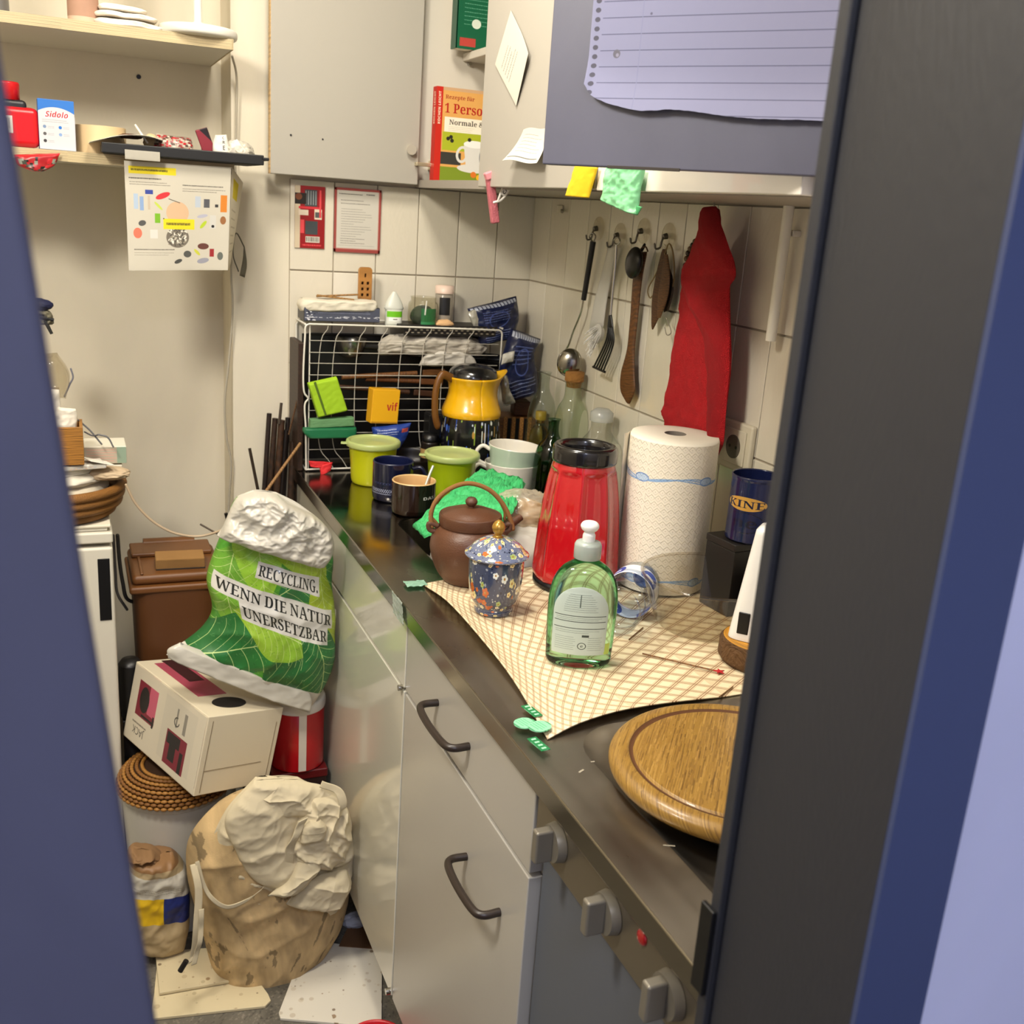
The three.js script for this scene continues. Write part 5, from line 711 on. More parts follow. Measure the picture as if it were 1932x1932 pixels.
  // slotted spatula
  { const s = G('slotted_spatula', 'slotted black spatula with a thin steel shaft', 'spatula', [1.02,1.1931,-1.9052]);
    W(s, 'shaft', tube([[1.022,1.4477,-1.907], [1.022,1.4084,-1.9035], [1.02,1.3454,-1.9007], [1.018,1.2967,-1.8963]], 0.003, 20, 8), chrome);
    W(s, 'hanging_loop', tube([[1.022,1.4456,-1.9066], [1.024,1.4552,-1.9237], [1.026,1.4621,-1.9129], [1.024,1.4546,-1.8964], [1.022,1.4456,-1.9066]], 0.0016, 24, 6), chrome);
    W(s, 'neck', pillow([[1.018,1.2785,-1.9043],[1.018,1.3025,-1.9021],[1.018,1.309,-1.9011]], [[1.018,1.282,-1.8771],[1.018,1.3041,-1.8885],[1.018,1.3101,-1.8921]], { n, d: 0.004, amp: 0, cap: 0.2, nu: 10, nv: 12 }), black);
    const e0 = [[1.012,1.1961,-1.9413],[1.012,1.26,-1.8961],[1.012,1.2843,-1.8917]], e1 = [[1.012,1.1938,-1.8875],[1.012,1.26,-1.8568],[1.012,1.2871,-1.8691]];
    for (let k = 0; k < 5; k++) { const f = (k + 0.08) / 5, g2 = (k + 0.62) / 5, mx = (i, f) => e0[i].map((v, j) => v + (e1[i][j] - v) * f); W(s, 'tine', pillow([mx(0, f), mx(1, f), mx(2, f)], [mx(0, g2), mx(1, g2), mx(2, g2)], { n, d: 0.0018, back: 1, amp: 0, cap: 0, nu: 6, nv: 16 }), black); }
    W(s, 'tip', rod(e0[0], e1[0], 0.0026), black); }
  // black spoon and wooden spoon
  { const s = G('black_spoon', 'black oval serving spoon hanging head up over the wooden spoon', 'spoon', [1.01,1.39,-1.803]); const c = [1.008,1.4189,-1.8033], g = new THREE.SphereGeometry(1, 32, 20).scale(0.012, 0.031, 0.027); g.rotateX(0.45); g.translate(...c); W(s, 'bowl', g, M(0x0d0c0c, 0.3)); W(s, 'loop', tube([[1.012,1.4336,-1.7947], [1.02,1.4457,-1.797], [1.026,1.4537,-1.801]], 0.003, 12, 6), blackMatte);
    const w = G('wooden_spoon', 'long wooden cooking spoon hanging behind the black spoon', 'spoon', [1.024,1.1469,-1.7976]), wm = wood(0x7a4f26, 0.5, 1, 4);
    W(w, 'spoon', pillow([[1.026,1.1433,-1.8049],[1.026,1.1662,-1.8388],[1.026,1.198,-1.843],[1.026,1.2486,-1.8266],[1.026,1.3115,-1.8265],[1.026,1.3935,-1.8305],[1.026,1.4396,-1.821]], [[1.026,1.145,-1.7964],[1.026,1.1766,-1.7812],[1.026,1.2069,-1.7896],[1.026,1.2526,-1.7991],[1.026,1.3147,-1.7992],[1.026,1.3962,-1.7973],[1.026,1.4416,-1.7882]], { n, d: 0.005, back: 0.8, amp: 0.0002, cap: 0.12, nu: 18, nv: 60, rid: 0 }), wm);
    W(w, 'hanging_loop', tube([[1.02,1.4359,-1.7949], [1.015,1.4436,-1.7959], [1.018,1.4504,-1.7821], [1.02,1.443,-1.776]], 0.0016, 20, 6), M(0x4a3520, 0.8)); }
  // wooden leaf bundle and beads
  { const b = G('leaf_bundle', 'bundle of dark wooden leaf shapes with string loops', 'ornament', [1.02,1.302,-1.7201]), wm = wood(0x5f3d1d, 0.6, 1, 3);
    for (const [p0, p1, w, xx] of [[[1231, 622], [1252, 480], 15, 1.02], [[1243, 600], [1254, 480], 13, 1.014], [[1256, 590], [1257, 500], 16, 1.022]]) { }
    W(b, 'leaf', pillow([[1.022,1.3004,-1.7333],[1.022,1.351,-1.7439],[1.022,1.4007,-1.7385],[1.022,1.45,-1.7255]], [[1.022,1.3009,-1.7293],[1.022,1.3455,-1.7032],[1.022,1.4032,-1.7078],[1.022,1.4509,-1.7103]], { n, d: 0.003, back: 0.8, amp: 0.0008, cap: 0.2, nu: 12, nv: 24 }), wm);
    W(b, 'leaf', pillow([[1.014,1.3255,-1.7049],[1.014,1.3641,-1.7091],[1.014,1.4031,-1.7057],[1.014,1.4415,-1.7024]], [[1.014,1.3268,-1.6934],[1.014,1.3675,-1.6753],[1.014,1.4055,-1.6759],[1.014,1.4422,-1.6912]], { n, d: 0.003, back: 0.8, amp: 0.0008, cap: 0.2, nu: 12, nv: 24 }), wood(0x6e4a26, 0.6, 1, 3));
    W(b, 'leaf', pillow([[1.024,1.336,-1.7007],[1.024,1.3746,-1.7051],[1.024,1.4033,-1.7074],[1.024,1.4222,-1.7114]], [[1.024,1.3429,-1.683],[1.024,1.3774,-1.6753],[1.024,1.4051,-1.685],[1.024,1.4228,-1.7039]], { n, d: 0.003, back: 0.8, amp: 0.0008, cap: 0.2, nu: 12, nv: 24 }), wood(0x3e2812, 0.6, 1, 3));
    W(b, 'string', tube([[1.02,1.4411,-1.7125], [1.022,1.4607,-1.7048], [1.024,1.4519,-1.695], [1.024,1.4057,-1.6776], [1.024,1.3673,-1.6806]], 0.0015, 40, 6), M(0x8a744f, 0.8)); W(b, 'string', tube([[1.02,1.4312,-1.7181], [1.022,1.4004,-1.7424], [1.022,1.3709,-1.7643], [1.022,1.358,-1.7535], [1.022,1.3631,-1.7425]], 0.0013, 40, 6), M(0x8a744f, 0.8)); W(b, 'string', tube([[1.02,1.328,-1.6846], [1.02,1.318,-1.671], [1.02,1.3038,-1.6604], [1.02,1.2981,-1.6743], [1.02,1.3105,-1.6847]], 0.001, 30, 6), M(0x8d8577, 0.6));
    const d = G('bead_string', 'string of dark beads half hidden behind the red towel', 'bead string', [1.03,1.3712,-1.6432]); const cv = new THREE.CatmullRomCurve3([[1.034,1.4687,-1.6351], [1.034,1.4454,-1.6549], [1.034,1.4078,-1.6576], [1.034,1.371,-1.646], [1.034,1.3351,-1.6273]].map(p => new THREE.Vector3(...p))); for (let i = 0; i < 14; i++) { const p = cv.getPoint(i / 13), s = new THREE.SphereGeometry(0.0055, 12, 8); s.translate(p.x, p.y, p.z); W(d, 'bead', s, wood(i % 2 ? 0x3a2415 : 0x7a5a3a, 0.4)); } }
  // red towel
  { const tm = M(0xc40e1a, 0.9, { sheen: 0.2, sheenColor: lin(0xff5050), bumpMap: withRepeat(GRAIN, 4, 8), bumpScale: 0.004 });
    const t = G('red_towel', 'red terry towel hanging from the cabinet down the tiled wall', 'towel', [1,1.1499,-1.515]);
    W(t, 'towel_back', pillow([[1.005,1.1287,-1.6244],[1.005,1.2008,-1.6208],[1.005,1.2978,-1.6174],[1.005,1.3739,-1.6068],[1.005,1.4572,-1.5865],[1.005,1.4981,-1.5619],[1.005,1.5288,-1.5443]], [[1.005,1.1322,-1.4485],[1.005,1.2169,-1.4354],[1.005,1.3041,-1.4425],[1.005,1.3877,-1.4673],[1.005,1.4623,-1.4995],[1.005,1.4997,-1.5203],[1.005,1.5289,-1.5379]], { n, d: 0.02, back: 0.4, amp: 0.009, f: 14, cap: 0.04, nu: 60, nv: 80, rid: 0.6, seed: 3, fold: { k: 34, th: 0.35, w: 1.6 } }), tm);
    W(t, 'towel_fold', pillow([[.985,1.1309,-1.4178],[.985,1.2319,-1.4513],[.985,1.3142,-1.4937],[.985,1.3693,-1.556],[.985,1.4045,-1.5843],[.985,1.4667,-1.5568],[.985,1.5023,-1.5318],[.985,1.5282,-1.5136]], [[.985,1.1516,-1.4066],[.985,1.2393,-1.4106],[.985,1.3242,-1.4204],[.985,1.4023,-1.4409],[.985,1.4245,-1.4264],[.985,1.472,-1.4594],[.985,1.5055,-1.4914],[.985,1.5283,-1.5089]], { n, d: 0.02, back: 0.2, amp: 0.007, f: 14, cap: 0.04, nu: 50, nv: 80, rid: 0.6, seed: 8, fold: { k: 40, th: 0.5, w: 1.6 } }), tm);
    W(t, 'hanging_loop', tube([[.99,1.525,-1.5205], [1,1.5388,-1.5388]], 0.0016, 6, 6), M(0xcfc8b8, 0.7)); }
  // socket, pipe, small number hook
  { const c = [1.041,1.1417,-1.4356], s = G('wall_socket', 'cream double wall socket on the tiles beside the paper roll', 'socket', c), pm = M(0xcfc6ae, 0.35);
    W(s, 'frame', bx(1.032, 1.0435, c[1] - 0.042, c[1] + 0.042, c[2] - 0.09, c[2] + 0.042, 0.004), pm);
    const ring = (z) => { const g = W(s, 'insert', bx(1.0285, 1.0325, c[1] - 0.03, c[1] + 0.03, z - 0.03, z + 0.03, 0.003), pm); W(g, 'recess', new THREE.CylinderGeometry(0.02, 0.02, 0.002, 32).rotateZ(Math.PI / 2).translate(1.0282, c[1], z), M(0x5a5348, 0.5)); for (const k of [-0.009, 0.009]) W(g, 'pin_hole', rod([1.0272, c[1], z + k], [1.0268, c[1], z + k], 0.0028), black); };
    ring(c[2]); W(s, 'rocker_switch', bx(1.0275, 1.0325, c[1] - 0.03, c[1] + 0.03, c[2] - 0.078, c[2] - 0.046, 0.002), pm);
    const p = G('wall_pipe', 'thin white painted pipe running down from the wall cabinet', 'pipe', [1.02,1.366,-1.3613]); W(p, 'pipe', rod([1.02,1.5433,-1.3618], [1.02, 1.33, [1.02,1.5433,-1.3618][2]], 0.0085, 0.0085, 24), M(0xe2dcce, 0.4)); W(p, 'pipe_clip', bx(1.028, 1.0435, 1.49, 1.5, [1.02,1.5433,-1.3618][2] - 0.009, [1.02,1.5433,-1.3618][2] + 0.009, 0.002), M(0xcfc8ba, 0.5));
    const nh = G('adhesive_hook', 'tiny white numbered adhesive hook on the tiles near the corner', 'hook', [1.041,1.5096,-2.2268]); W(nh, 'plate', (() => { const q = [1.041,1.5096,-2.2268]; return bx(1.038, 1.043, q[1] - 0.009, q[1] + 0.009, q[2] - 0.014, q[2] + 0.014, 0.002); })(), M(0xcdc5b2, 0.5)); W(nh, 'peg', rod([1.038,1.5074,-2.2115], [1.03,1.504,-2.1938], 0.003), M(0x9c9484, 0.5)); }
}

// ---------- wall shelves on the left ----------
{
  const sb = M(0xe3d4ae, 0.5, { map: withRepeat(WOOD, 3, 1) }), bk = M(0xcfc9ba, 0.5);
  const shelf = (y, label) => { const o = G('wall_shelf', label, 'shelf', [-0.1, y - 0.018, -2.36]); W(o, 'board', bx(-0.59, 0.313, y - 0.018, y, -2.535, -2.203, 0.002), bk); W(o, 'edge_strip', bx(-0.59, 0.313, y - 0.0185, y + 0.0005, -2.2035, -2.201), sb); W(o, 'end_strip', bx(0.3125, 0.3145, y - 0.0185, y + 0.0005, -2.535, -2.201), sb); return o; };
  shelf(1.776, 'upper pale wooden wall shelf with linen and a white stand'); shelf(1.549, 'lower pale wooden wall shelf with cleaning things and a black tray');
  const U = 1.7768, Lo = 1.5498;
  struct('trim_4', bx(0.3355, 0.337, 0, 2.5, -2.5, -2.3865), plaster);
  // wall plug hole
  const hl = [.1627,1.7205,-2.534]; single('screw_plug', 'dark screw hole in the shaded wall between the two shelves', 'screw plug', hl, merge([rod([0, 0, -0.001], [0, 0, 0.002], 0.005, 0.004)]), black);
  // upper shelf
  const tb = G('paper_tube', 'pinkish cardboard tube standing on the upper shelf', 'tube', [[.0506,1.7772,-2.25][0], U, -2.25]); part(tb, 'tube', lathe([[0.026, 0], [0.027, 0.001], [0.027, 0.26], [0.024, 0.26], [0.024, 0.0], [0.026, 0]], 36), M(0xd0b29a, 0.8, { map: MOTTLE })); part(tb, 'stripe', lathe([[0.0272, 0.01], [0.0272, 0.2]], 36), M(0xb08a74, 0.8, { map: MOTTLE }));
  const px = (x, z) => [-.0016,1.774,-2.24][0];
  const lin1 = (a, b, y, h, dz, c, label, seed) => { const o = G('folded_linen', label, 'linen', [(a + b) / 2, y, -2.25]); W(o, 'cloth', pillow([[a, y + 0.0005, -2.26], [a - 0.004, y + h * 0.5, -2.26], [a + 0.006, y + h, -2.26]], [[b, y + 0.0005, -2.26], [b + 0.006, y + h * 0.45, -2.26], [b - 0.02, y + h * 0.9, -2.26]], { d: dz, back: 1.2, amp: 0.005, f: 36, nu: 40, nv: 18, cap: 0.2, pu: 5, seed }), M(c, 0.85)); return o; };
  const xa = [.0712,1.7705,-2.21][0], xb = [.1874,1.7711,-2.21][0];
  lin1(xa, xb, U, 0.014, 0.045, 0xd9cfc0, 'folded cream cloth lowest in the small stack on the upper shelf', 2); lin1(xa - 0.002, xb - 0.012, U + 0.0145, 0.012, 0.042, 0xe2d9ca, 'folded pale cloth in the middle of the small stack on the upper shelf', 4); lin1(xa + 0.008, xb - 0.03, U + 0.027, 0.012, 0.04, 0xe8e0d2, 'folded white cloth topmost on the upper shelf', 7);
  const st = G('roll_stand', 'white round roll stand with an upright rod at the shelf end', 'stand', [0.255, U, -2.25]), sm = M(0xdfdbd0, 0.35);
  part(st, 'base', lathe(smooth([[0, 0], [0.068, 0], [0.073, 0.004], [0.073, 0.014], [0.068, 0.018], [0.02, 0.02], [0, 0.021]], 24), 52), sm); part(st, 'rod', rod([0, 0.02, 0], [0, 0.33, 0], 0.0078, 0.0078, 20), sm); part(st, 'collar', lathe([[0.0078, 0.019], [0.014, 0.02], [0.011, 0.027], [0.0078, 0.028]], 24), sm);
  const gp = G('grey_canister', 'grey metal canister at the left end of the upper shelf', 'canister', [[-.1038,1.7786,-2.24][0], U, -2.25]); part(gp, 'wall', lathe([[0, 0], [0.03, 0], [0.031, 0.002], [0.031, 0.07], [0, 0.072]], 32), M(0x7b7a78, 0.4, { metalness: 0.5 })); part(gp, 'lid', lathe([[0.032, 0.066], [0.0325, 0.067], [0.0325, 0.078], [0, 0.079]], 32), M(0x6a6967, 0.4, { metalness: 0.5 }));
  // lower shelf
  const rb = G('red_canister', 'red plastic canister with red cap and white barcode label on the lower shelf', 'canister', [[-.0803,1.5422,-2.22][0], Lo, -2.235], 0.15), red = M(0xc3131b, 0.3);
  part(rb, 'body', box(0.088, 0.07, 0.06, 0.012), red); part(rb, 'shoulder', box(0.062, 0.02, 0.045, 0.008), M(0x1d1d22, 0.4), [-0.006, 0.062, 0]); part(rb, 'cap', lathe([[0.0, 0.112], [0.021, 0.112], [0.0225, 0.109], [0.0225, 0.081], [0, 0.08]], 32), red, [-0.006, 0, 0]);
  const bc = tex(128, 100, (x, w, h) => { x.fillStyle = '#e6e2da'; x.fillRect(0, 0, w, h); x.fillStyle = '#1b1b1b'; const q = rand(9); for (let i = 14; i < 110; i += 3 + q() * 5) x.fillRect(i, 14, 1 + q() * 3, 60); }); part(rb, 'barcode_label', box(0.036, 0.03, 0.001, 0.0004, false), printed(bc, 0.5), [-0.02, 0.038, 0.0304]);
  const bt = tex(300, 420, (x, w, h) => { x.fillStyle = '#c6c6ca'; x.fillRect(0, 0, w, h); x.fillStyle = '#2f6fc0'; x.beginPath(); x.moveTo(0, 0); x.lineTo(w, 0); x.lineTo(w, 110); x.quadraticCurveTo(150, 20, 0, 100); x.fill(); txt(x, 'Sidolo', 150, 128, 70, '#fff', 'sans-serif', 'italic bold', 'center'); txt(x, 'Sidolo', 150, 124, 66, '#b3242c', 'sans-serif', 'italic bold', 'center'); lines(x, 30, 170, 220, 2, 16, '#8a8c92', 4, 0.1, 3); for (let i = 0; i < 5; i++) { x.fillStyle = ['#6f86a8', '#2f6fc0', '#555', '#7f9cc8', '#333'][i]; x.beginPath(); x.arc(48 + (i % 2) * 130, 230 + Math.floor(i / 2) * 60, 14, 0, 7); x.fill(); lines(x, 72 + (i % 2) * 130, 226 + Math.floor(i / 2) * 60, 60, 2, 12, '#9a9ca2', 4, 0.2, i); } });
  const sa = [-.0356,1.5459,-2.22], sd = G('cleaning_box', 'white and blue carton of metal cleaner standing on the lower shelf', 'box', [[-.0049,1.5456,-2.22][0], Lo, -2.23], 0.06); part(sd, 'carton', box(0.062, 0.088, 0.03, 0.001), M(0x2d62ac, 0.4)); part(sd, 'front_print', box(0.0615, 0.087, 0.0008, 0.0003), printed(bt, 0.35), [0, 0.0005, 0.0152]); part(sd, 'side_print', box(0.0008, 0.06, 0.029, 0.0003), M(0xcfd2d8, 0.4), [0.0312, 0.0005, 0]);
  const tp = G('tape_roll', 'broad roll of beige packing tape lying on the lower shelf', 'tape', [[.0734,1.5652,-2.25][0], Lo, -2.275]); part(tp, 'tape', lathe([[0.03, 0.001], [0.045, 0], [0.046, 0.001], [0.046, 0.05], [0.045, 0.051], [0.03, 0.051], [0.03, 0.001]], 48), M(0xcdb38a, 0.45)); part(tp, 'core', lathe([[0.03, 0.001], [0.028, 0.001], [0.028, 0.051], [0.03, 0.051]], 40), M(0xa88a5c, 0.8));
  // black tray overhanging the shelf and what lies on it
  const tray = G('black_tray', 'black tray on the lower shelf, its end sticking out past the board', 'tray', [0.22, Lo, -2.21]);
  W(tray, 'tray_floor', bx(0.075, 0.36, Lo + 0.0005, Lo + 0.004, -2.33, -2.165, 0.001), blackMatte);
  W(tray, 'tray_rim', merge([bx(0.07, 0.366, Lo + 0.001, Lo + 0.02, -2.168, -2.162, 0.002), bx(0.07, 0.366, Lo + 0.003, Lo + 0.016, -2.335, -2.329, 0.002), bx(0.36, 0.376, Lo + 0.01, Lo + 0.016, -2.335, -2.162, 0.002), bx(0.07, 0.076, Lo + 0.003, Lo + 0.016, -2.33, -2.166, 0.002)]), M(0x151515, 0.45));
  const T = Lo + 0.005;
  const wp = G('paper_sheet', 'curved white paper sheet at the left end of the black tray', 'paper', [0.1, T, -2.2]); W(wp, 'sheet', surf(20, 10, (u, v) => [0.05 + 0.13 * u, T + 0.012 + 0.02 * Math.sin(u * Math.PI * 0.75) + 0.002 * N(u * 4, v * 4, 1), -2.16 - 0.09 * v], 0.0008), paperWhite);
  const rp = G('sweet_packet', 'clear packet of red sweets lying on the black tray', 'packet', [[.2032,1.5797,-2.2][0], T, -2.22]); const rx = [.2012,1.5795,-2.2][0]; const sw = tex(256, 160, (x, w, h) => { x.fillStyle = '#a39484'; x.fillRect(0, 0, w, h); const q = rand(8); for (let i = 0; i < 120; i++) { x.fillStyle = ['#7a2a2e', '#9b4a48', '#c9bfb0', '#55413a', '#b71f2a'][Math.floor(q() * 5)]; x.fillRect(q() * w, q() * h * 0.8, 10 + q() * 16, 8 + q() * 10); } x.fillStyle = '#b3202c'; x.fillRect(0, 128, w, 30); });
  W(rp, 'packet', pillow([[rx - 0.034, T, -2.22], [rx - 0.036, T + 0.02, -2.22], [rx - 0.03, T + 0.04, -2.23]], [[rx + 0.034, T, -2.22], [rx + 0.037, T + 0.02, -2.22], [rx + 0.034, T + 0.038, -2.23]], { d: 0.025, back: 0.8, amp: 0.004, f: 40, nu: 26, nv: 18, cap: 0.3 }), printed(sw, 0.3));
  const sc = [.2619,1.6142,-2.21], sk = G('sauce_sachet', 'small red and black sachet standing up on the black tray', 'sachet', [sc[0], T + 0.02, -2.22]); const st2 = tex(64, 96, (x, w, h) => { x.fillStyle = '#7e2630'; x.fillRect(0, 0, w, h); x.fillStyle = '#1c1416'; x.beginPath(); x.moveTo(20, 0); x.lineTo(64, 0); x.lineTo(64, 60); x.fill(); }); part(sk, 'sachet', box(0.024, 0.045, 0.004, 0.0018, false).rotateZ(0.35), printed(st2, 0.35), [0, 0.015, 0]); part(sk, 'carton_behind', box(0.02, 0.04, 0.01, 0.002, false), M(0xb59c84, 0.6), [0.004, -0.002, -0.012]);
  const wbx = [.2922,1.5824,-2.2][0], wb = G('lettered_bag', 'white paper bag with black letters on the black tray', 'paper bag', [wbx, T, -2.21]); const wt = tex(128, 192, (x, w, h) => { x.fillStyle = '#dedad0'; x.fillRect(0, 0, w, h); for (let i = 0; i < 4; i++) txt(x, 'CREA'[i], 80, 34 + i * 42, 40, '#3c3a38', 'sans-serif', 'bold', 'center'); }); W(wb, 'bag', pillow([[wbx - 0.016, T, -2.21], [wbx - 0.017, T + 0.03, -2.212], [wbx - 0.012, T + 0.046, -2.215]], [[wbx + 0.016, T, -2.21], [wbx + 0.014, T + 0.03, -2.212], [wbx + 0.01, T + 0.05, -2.215]], { d: 0.012, amp: 0.003, f: 50, nu: 20, nv: 20, cap: 0.2 }), printed(wt, 0.6));
  const wcx = [.3246,1.5802,-2.2][0], wc = G('crumpled_bag', 'crumpled silvery white bag at the right end of the black tray', 'bag', [wcx, T, -2.21]); W(wc, 'bag', lump([wcx, T + 0.016, -2.225], [0.03, 0.024, 0.03], { amp: 0.35, f: 2.2, seed: 5, rid: 0.8 }), M(0xb9b3a4, 0.35)); W(wc, 'fold', pillow([[wcx - 0.02, T + 0.012, -2.2], [wcx - 0.016, T + 0.036, -2.2]], [[wcx + 0.028, T + 0.004, -2.2], [wcx - 0.004, T + 0.042, -2.2]], { d: 0.005, amp: 0.004, f: 50, nu: 16, nv: 12 }), M(0xd5d0c4, 0.4));
  const bs = [.1379,1.5789,-2.2][0], bz = G('brown_wrapper', 'small brown wrapper and stick at the middle of the black tray', 'wrapper', [bs, T, -2.21]); W(bz, 'wrapper', lump([bs - 0.014, T + 0.03, -2.22], [0.02, 0.005, 0.012], { amp: 0.3, f: 2, seed: 7 }), M(0x5a3a26, 0.6)); W(bz, 'stick', rod([bs - 0.006, T + 0.052, -2.2], [bs + 0.016, T + 0.02, -2.2], 0.002), M(0xe2ddd0, 0.5)); W(bz, 'cream_lump', lump([bs + 0.024, T + 0.024, -2.225], [0.014, 0.014, 0.012], { amp: 0.25, f: 2, seed: 9 }), M(0xc9ae84, 0.7));
  const tpz = [[.1107,1.5595,-2.16],[.1725,1.5618,-2.16],[.172,1.5438,-2.16],[.1101,1.5426,-2.16]], ct = G('clear_tape', 'strip of clear tape holding the picture sheets at the tray edge', 'tape', [[.1401,1.5497,-2.16][0], [.1401,1.5497,-2.16][1], -2.16]); W(ct, 'tape_strip', surf(6, 4, (u, v) => [tpz[3][0] + (tpz[2][0] - tpz[3][0]) * u, tpz[3][1] + (tpz[0][1] - tpz[3][1]) * v, -2.158], 0.0006), M(0xcfcabb, 0.15, { transmission: 0.4, thickness: 0 }));
  const hp = [-.0404,1.531,-2.19], hb = G('red_blister_pack', 'red and black printed pack stuck under the lower shelf edge', 'packet', hp); const ht = tex(256, 128, (x, w, h) => { x.fillStyle = '#a11a1e'; x.fillRect(0, 0, w, h); const q = rand(21); for (let i = 0; i < 40; i++) { x.fillStyle = ['#17140f', '#3b4038', '#8a8d80', '#c0292f', '#55302a'][Math.floor(q() * 5)]; x.fillRect(q() * w, q() * h, 12 + q() * 26, 10 + q() * 26); } x.fillStyle = '#c21f26'; x.fillRect(0, 0, w, 14); });
  W(hb, 'pack', pillow([[-.0487,1.5081,-2.192],[-.0729,1.5174,-2.192],[-.0788,1.5353,-2.192]], [[-.0309,1.5095,-2.192],[-.0105,1.5223,-2.192],[-.0005,1.5435,-2.192]], { d: 0.012, amp: 0.003, f: 40, nu: 24, nv: 16, cap: 0.2 }), printed(ht, 0.35));
  // picture sheet on the shelf front
  const pt = tex(820, 860, (x, w, h) => {
    x.fillStyle = '#bcb6a7'; x.fillRect(0, 0, w, h); x.fillStyle = '#d8c518'; x.fillRect(30, 36, 360, 58); lines(x, 46, 62, 300, 1, 10, '#4c4410', 16, 0.1, 3); lines(x, 30, 128, 270, 1, 9, '#3a3732', 9, 0.1, 4); lines(x, 34, 158, 330, 2, 18, '#6b675f', 5, 0.2, 5); lines(x, 440, 166, 340, 1, 10, '#4a4742', 8, 0.1, 6); lines(x, 440, 194, 340, 2, 18, '#6b675f', 5, 0.2, 7);
    x.fillStyle = '#c7a684'; x.beginPath(); x.ellipse(400, 390, 90, 90, 0, 0, 7); x.fill(); x.fillStyle = '#6b6358'; x.beginPath(); x.ellipse(400, 590, 92, 84, 0, 0, 7); x.fill(); const q = rand(17); for (let i = 0; i < 90; i++) { x.fillStyle = ['#4a463e', '#bbb5a6', '#8a8372', '#d8d3c6'][Math.floor(q() * 4)]; x.save(); x.translate(330 + q() * 140, 525 + q() * 130); x.rotate(q() * 3); x.beginPath(); x.ellipse(0, 0, 14, 5, 0, 0, 7); x.fill(); x.restore(); } x.fillStyle = '#d8c518'; x.fillRect(286, 440, 250, 84); lines(x, 310, 480, 200, 1, 8, '#5a5014', 20, 0.05, 4);
    const it = (a, b, c, d, col, r = 0) => { x.save(); x.translate(a, b); x.rotate(r); x.fillStyle = col; x.beginPath(); x.ellipse(0, 0, c, d, 0, 0, 7); x.fill(); x.restore(); };
    const bxx = (a, b, c, d, col) => { x.fillStyle = col; x.fillRect(a, b, c, d); };
    bxx(60, 250, 34, 120, '#9fb0c4'); bxx(106, 270, 30, 110, '#7f98bd'); bxx(150, 216, 60, 34, '#2c3d8c'); bxx(168, 262, 18, 110, '#b3a592'); it(286, 258, 60, 22, '#c02a30', -0.4); it(250, 340, 44, 10, '#b2c24a', 0.8); bxx(220, 400, 42, 76, '#6ea41e'); it(290, 440, 5, 5, '#222'); it(82, 560, 34, 42, '#cf6a52'); bxx(180, 530, 60, 70, '#c9c6be'); it(120, 480, 30, 22, '#4a4a48', -0.3);
    bxx(540, 250, 44, 90, '#a9b2bd'); bxx(610, 270, 46, 70, '#4d4d52'); bxx(700, 310, 26, 24, '#2b2b2b'); bxx(744, 232, 52, 140, '#c27420'); it(600, 410, 44, 14, '#a5a5b4', -0.2); it(608, 480, 40, 14, '#a5b928', -0.9); bxx(660, 400, 50, 110, '#bdbbb4'); it(686, 492, 12, 12, '#111'); it(768, 440, 24, 34, '#8a5a32'); it(610, 660, 46, 26, '#5b3128'); it(560, 710, 34, 12, '#b7b83a', 0.8); bxx(664, 680, 36, 66, '#8e1d22'); it(480, 726, 32, 28, '#4a4a46'); it(610, 780, 50, 22, '#8c8c96', -0.2); it(752, 740, 24, 34, '#5a5f58'); it(404, 786, 34, 16, '#3f3f3c', -0.4);
    lines(x, 50, 690, 330, 1, 9, '#5a564e', 8, 0.1, 9); lines(x, 50, 716, 330, 2, 18, '#807b70', 4, 0.2, 8); x.strokeStyle = '#4d463c'; x.lineWidth = 6; x.beginPath(); x.moveTo(330, 280); x.lineTo(420, 310); x.stroke();
  });
  const e = [[.1094,1.5401,-2.185],[.306,1.5429,-2.185],[.2983,1.346,-2.185],[.1112,1.3381,-2.185]], ps = G('picture_sheet', 'printed sheet of little pictures with yellow bars hanging from the lower shelf', 'poster', [e[2][0], e[2][1], -2.185]);
  const bil = (u, v, q) => [0, 1].map(k => (1 - u) * (1 - v) * q[3][k] + u * (1 - v) * q[2][k] + u * v * q[1][k] + (1 - u) * v * q[0][k]);
  W(ps, 'sheet', surf(24, 24, (u, v) => { const p = bil(u, v, e); return [p[0], p[1], -2.183 + 0.006 * Math.sin(u * 5 + 1) * (1 - v)]; }, 0.0006), printed(pt, 0.75));
  const e2 = [[.3081,1.5432,-2.2],[.3366,1.5164,-2.2],[.3109,1.3558,-2.2],[.2983,1.3448,-2.2]], p2 = G('picture_sheet', 'second sheet folded back behind the printed picture sheet', 'poster', [e2[2][0], e2[2][1], -2.2]); const p2t = tex(128, 256, (x, w, h) => { x.fillStyle = '#cfc6b0'; x.fillRect(0, 0, w, h); x.fillStyle = '#cdb91e'; x.fillRect(24, 20, 60, 50); lines(x, 20, 100, 90, 6, 22, '#a79c84', 4, 0.3, 4); });
  W(p2, 'sheet', surf(12, 20, (u, v) => { const p = bil(u, v, e2); return [p[0], p[1], -2.187 - 0.05 * u]; }, 0.0006), printed(p2t, 0.75));
  // cables
  const wc2 = M(0xa59d8c, 0.5);
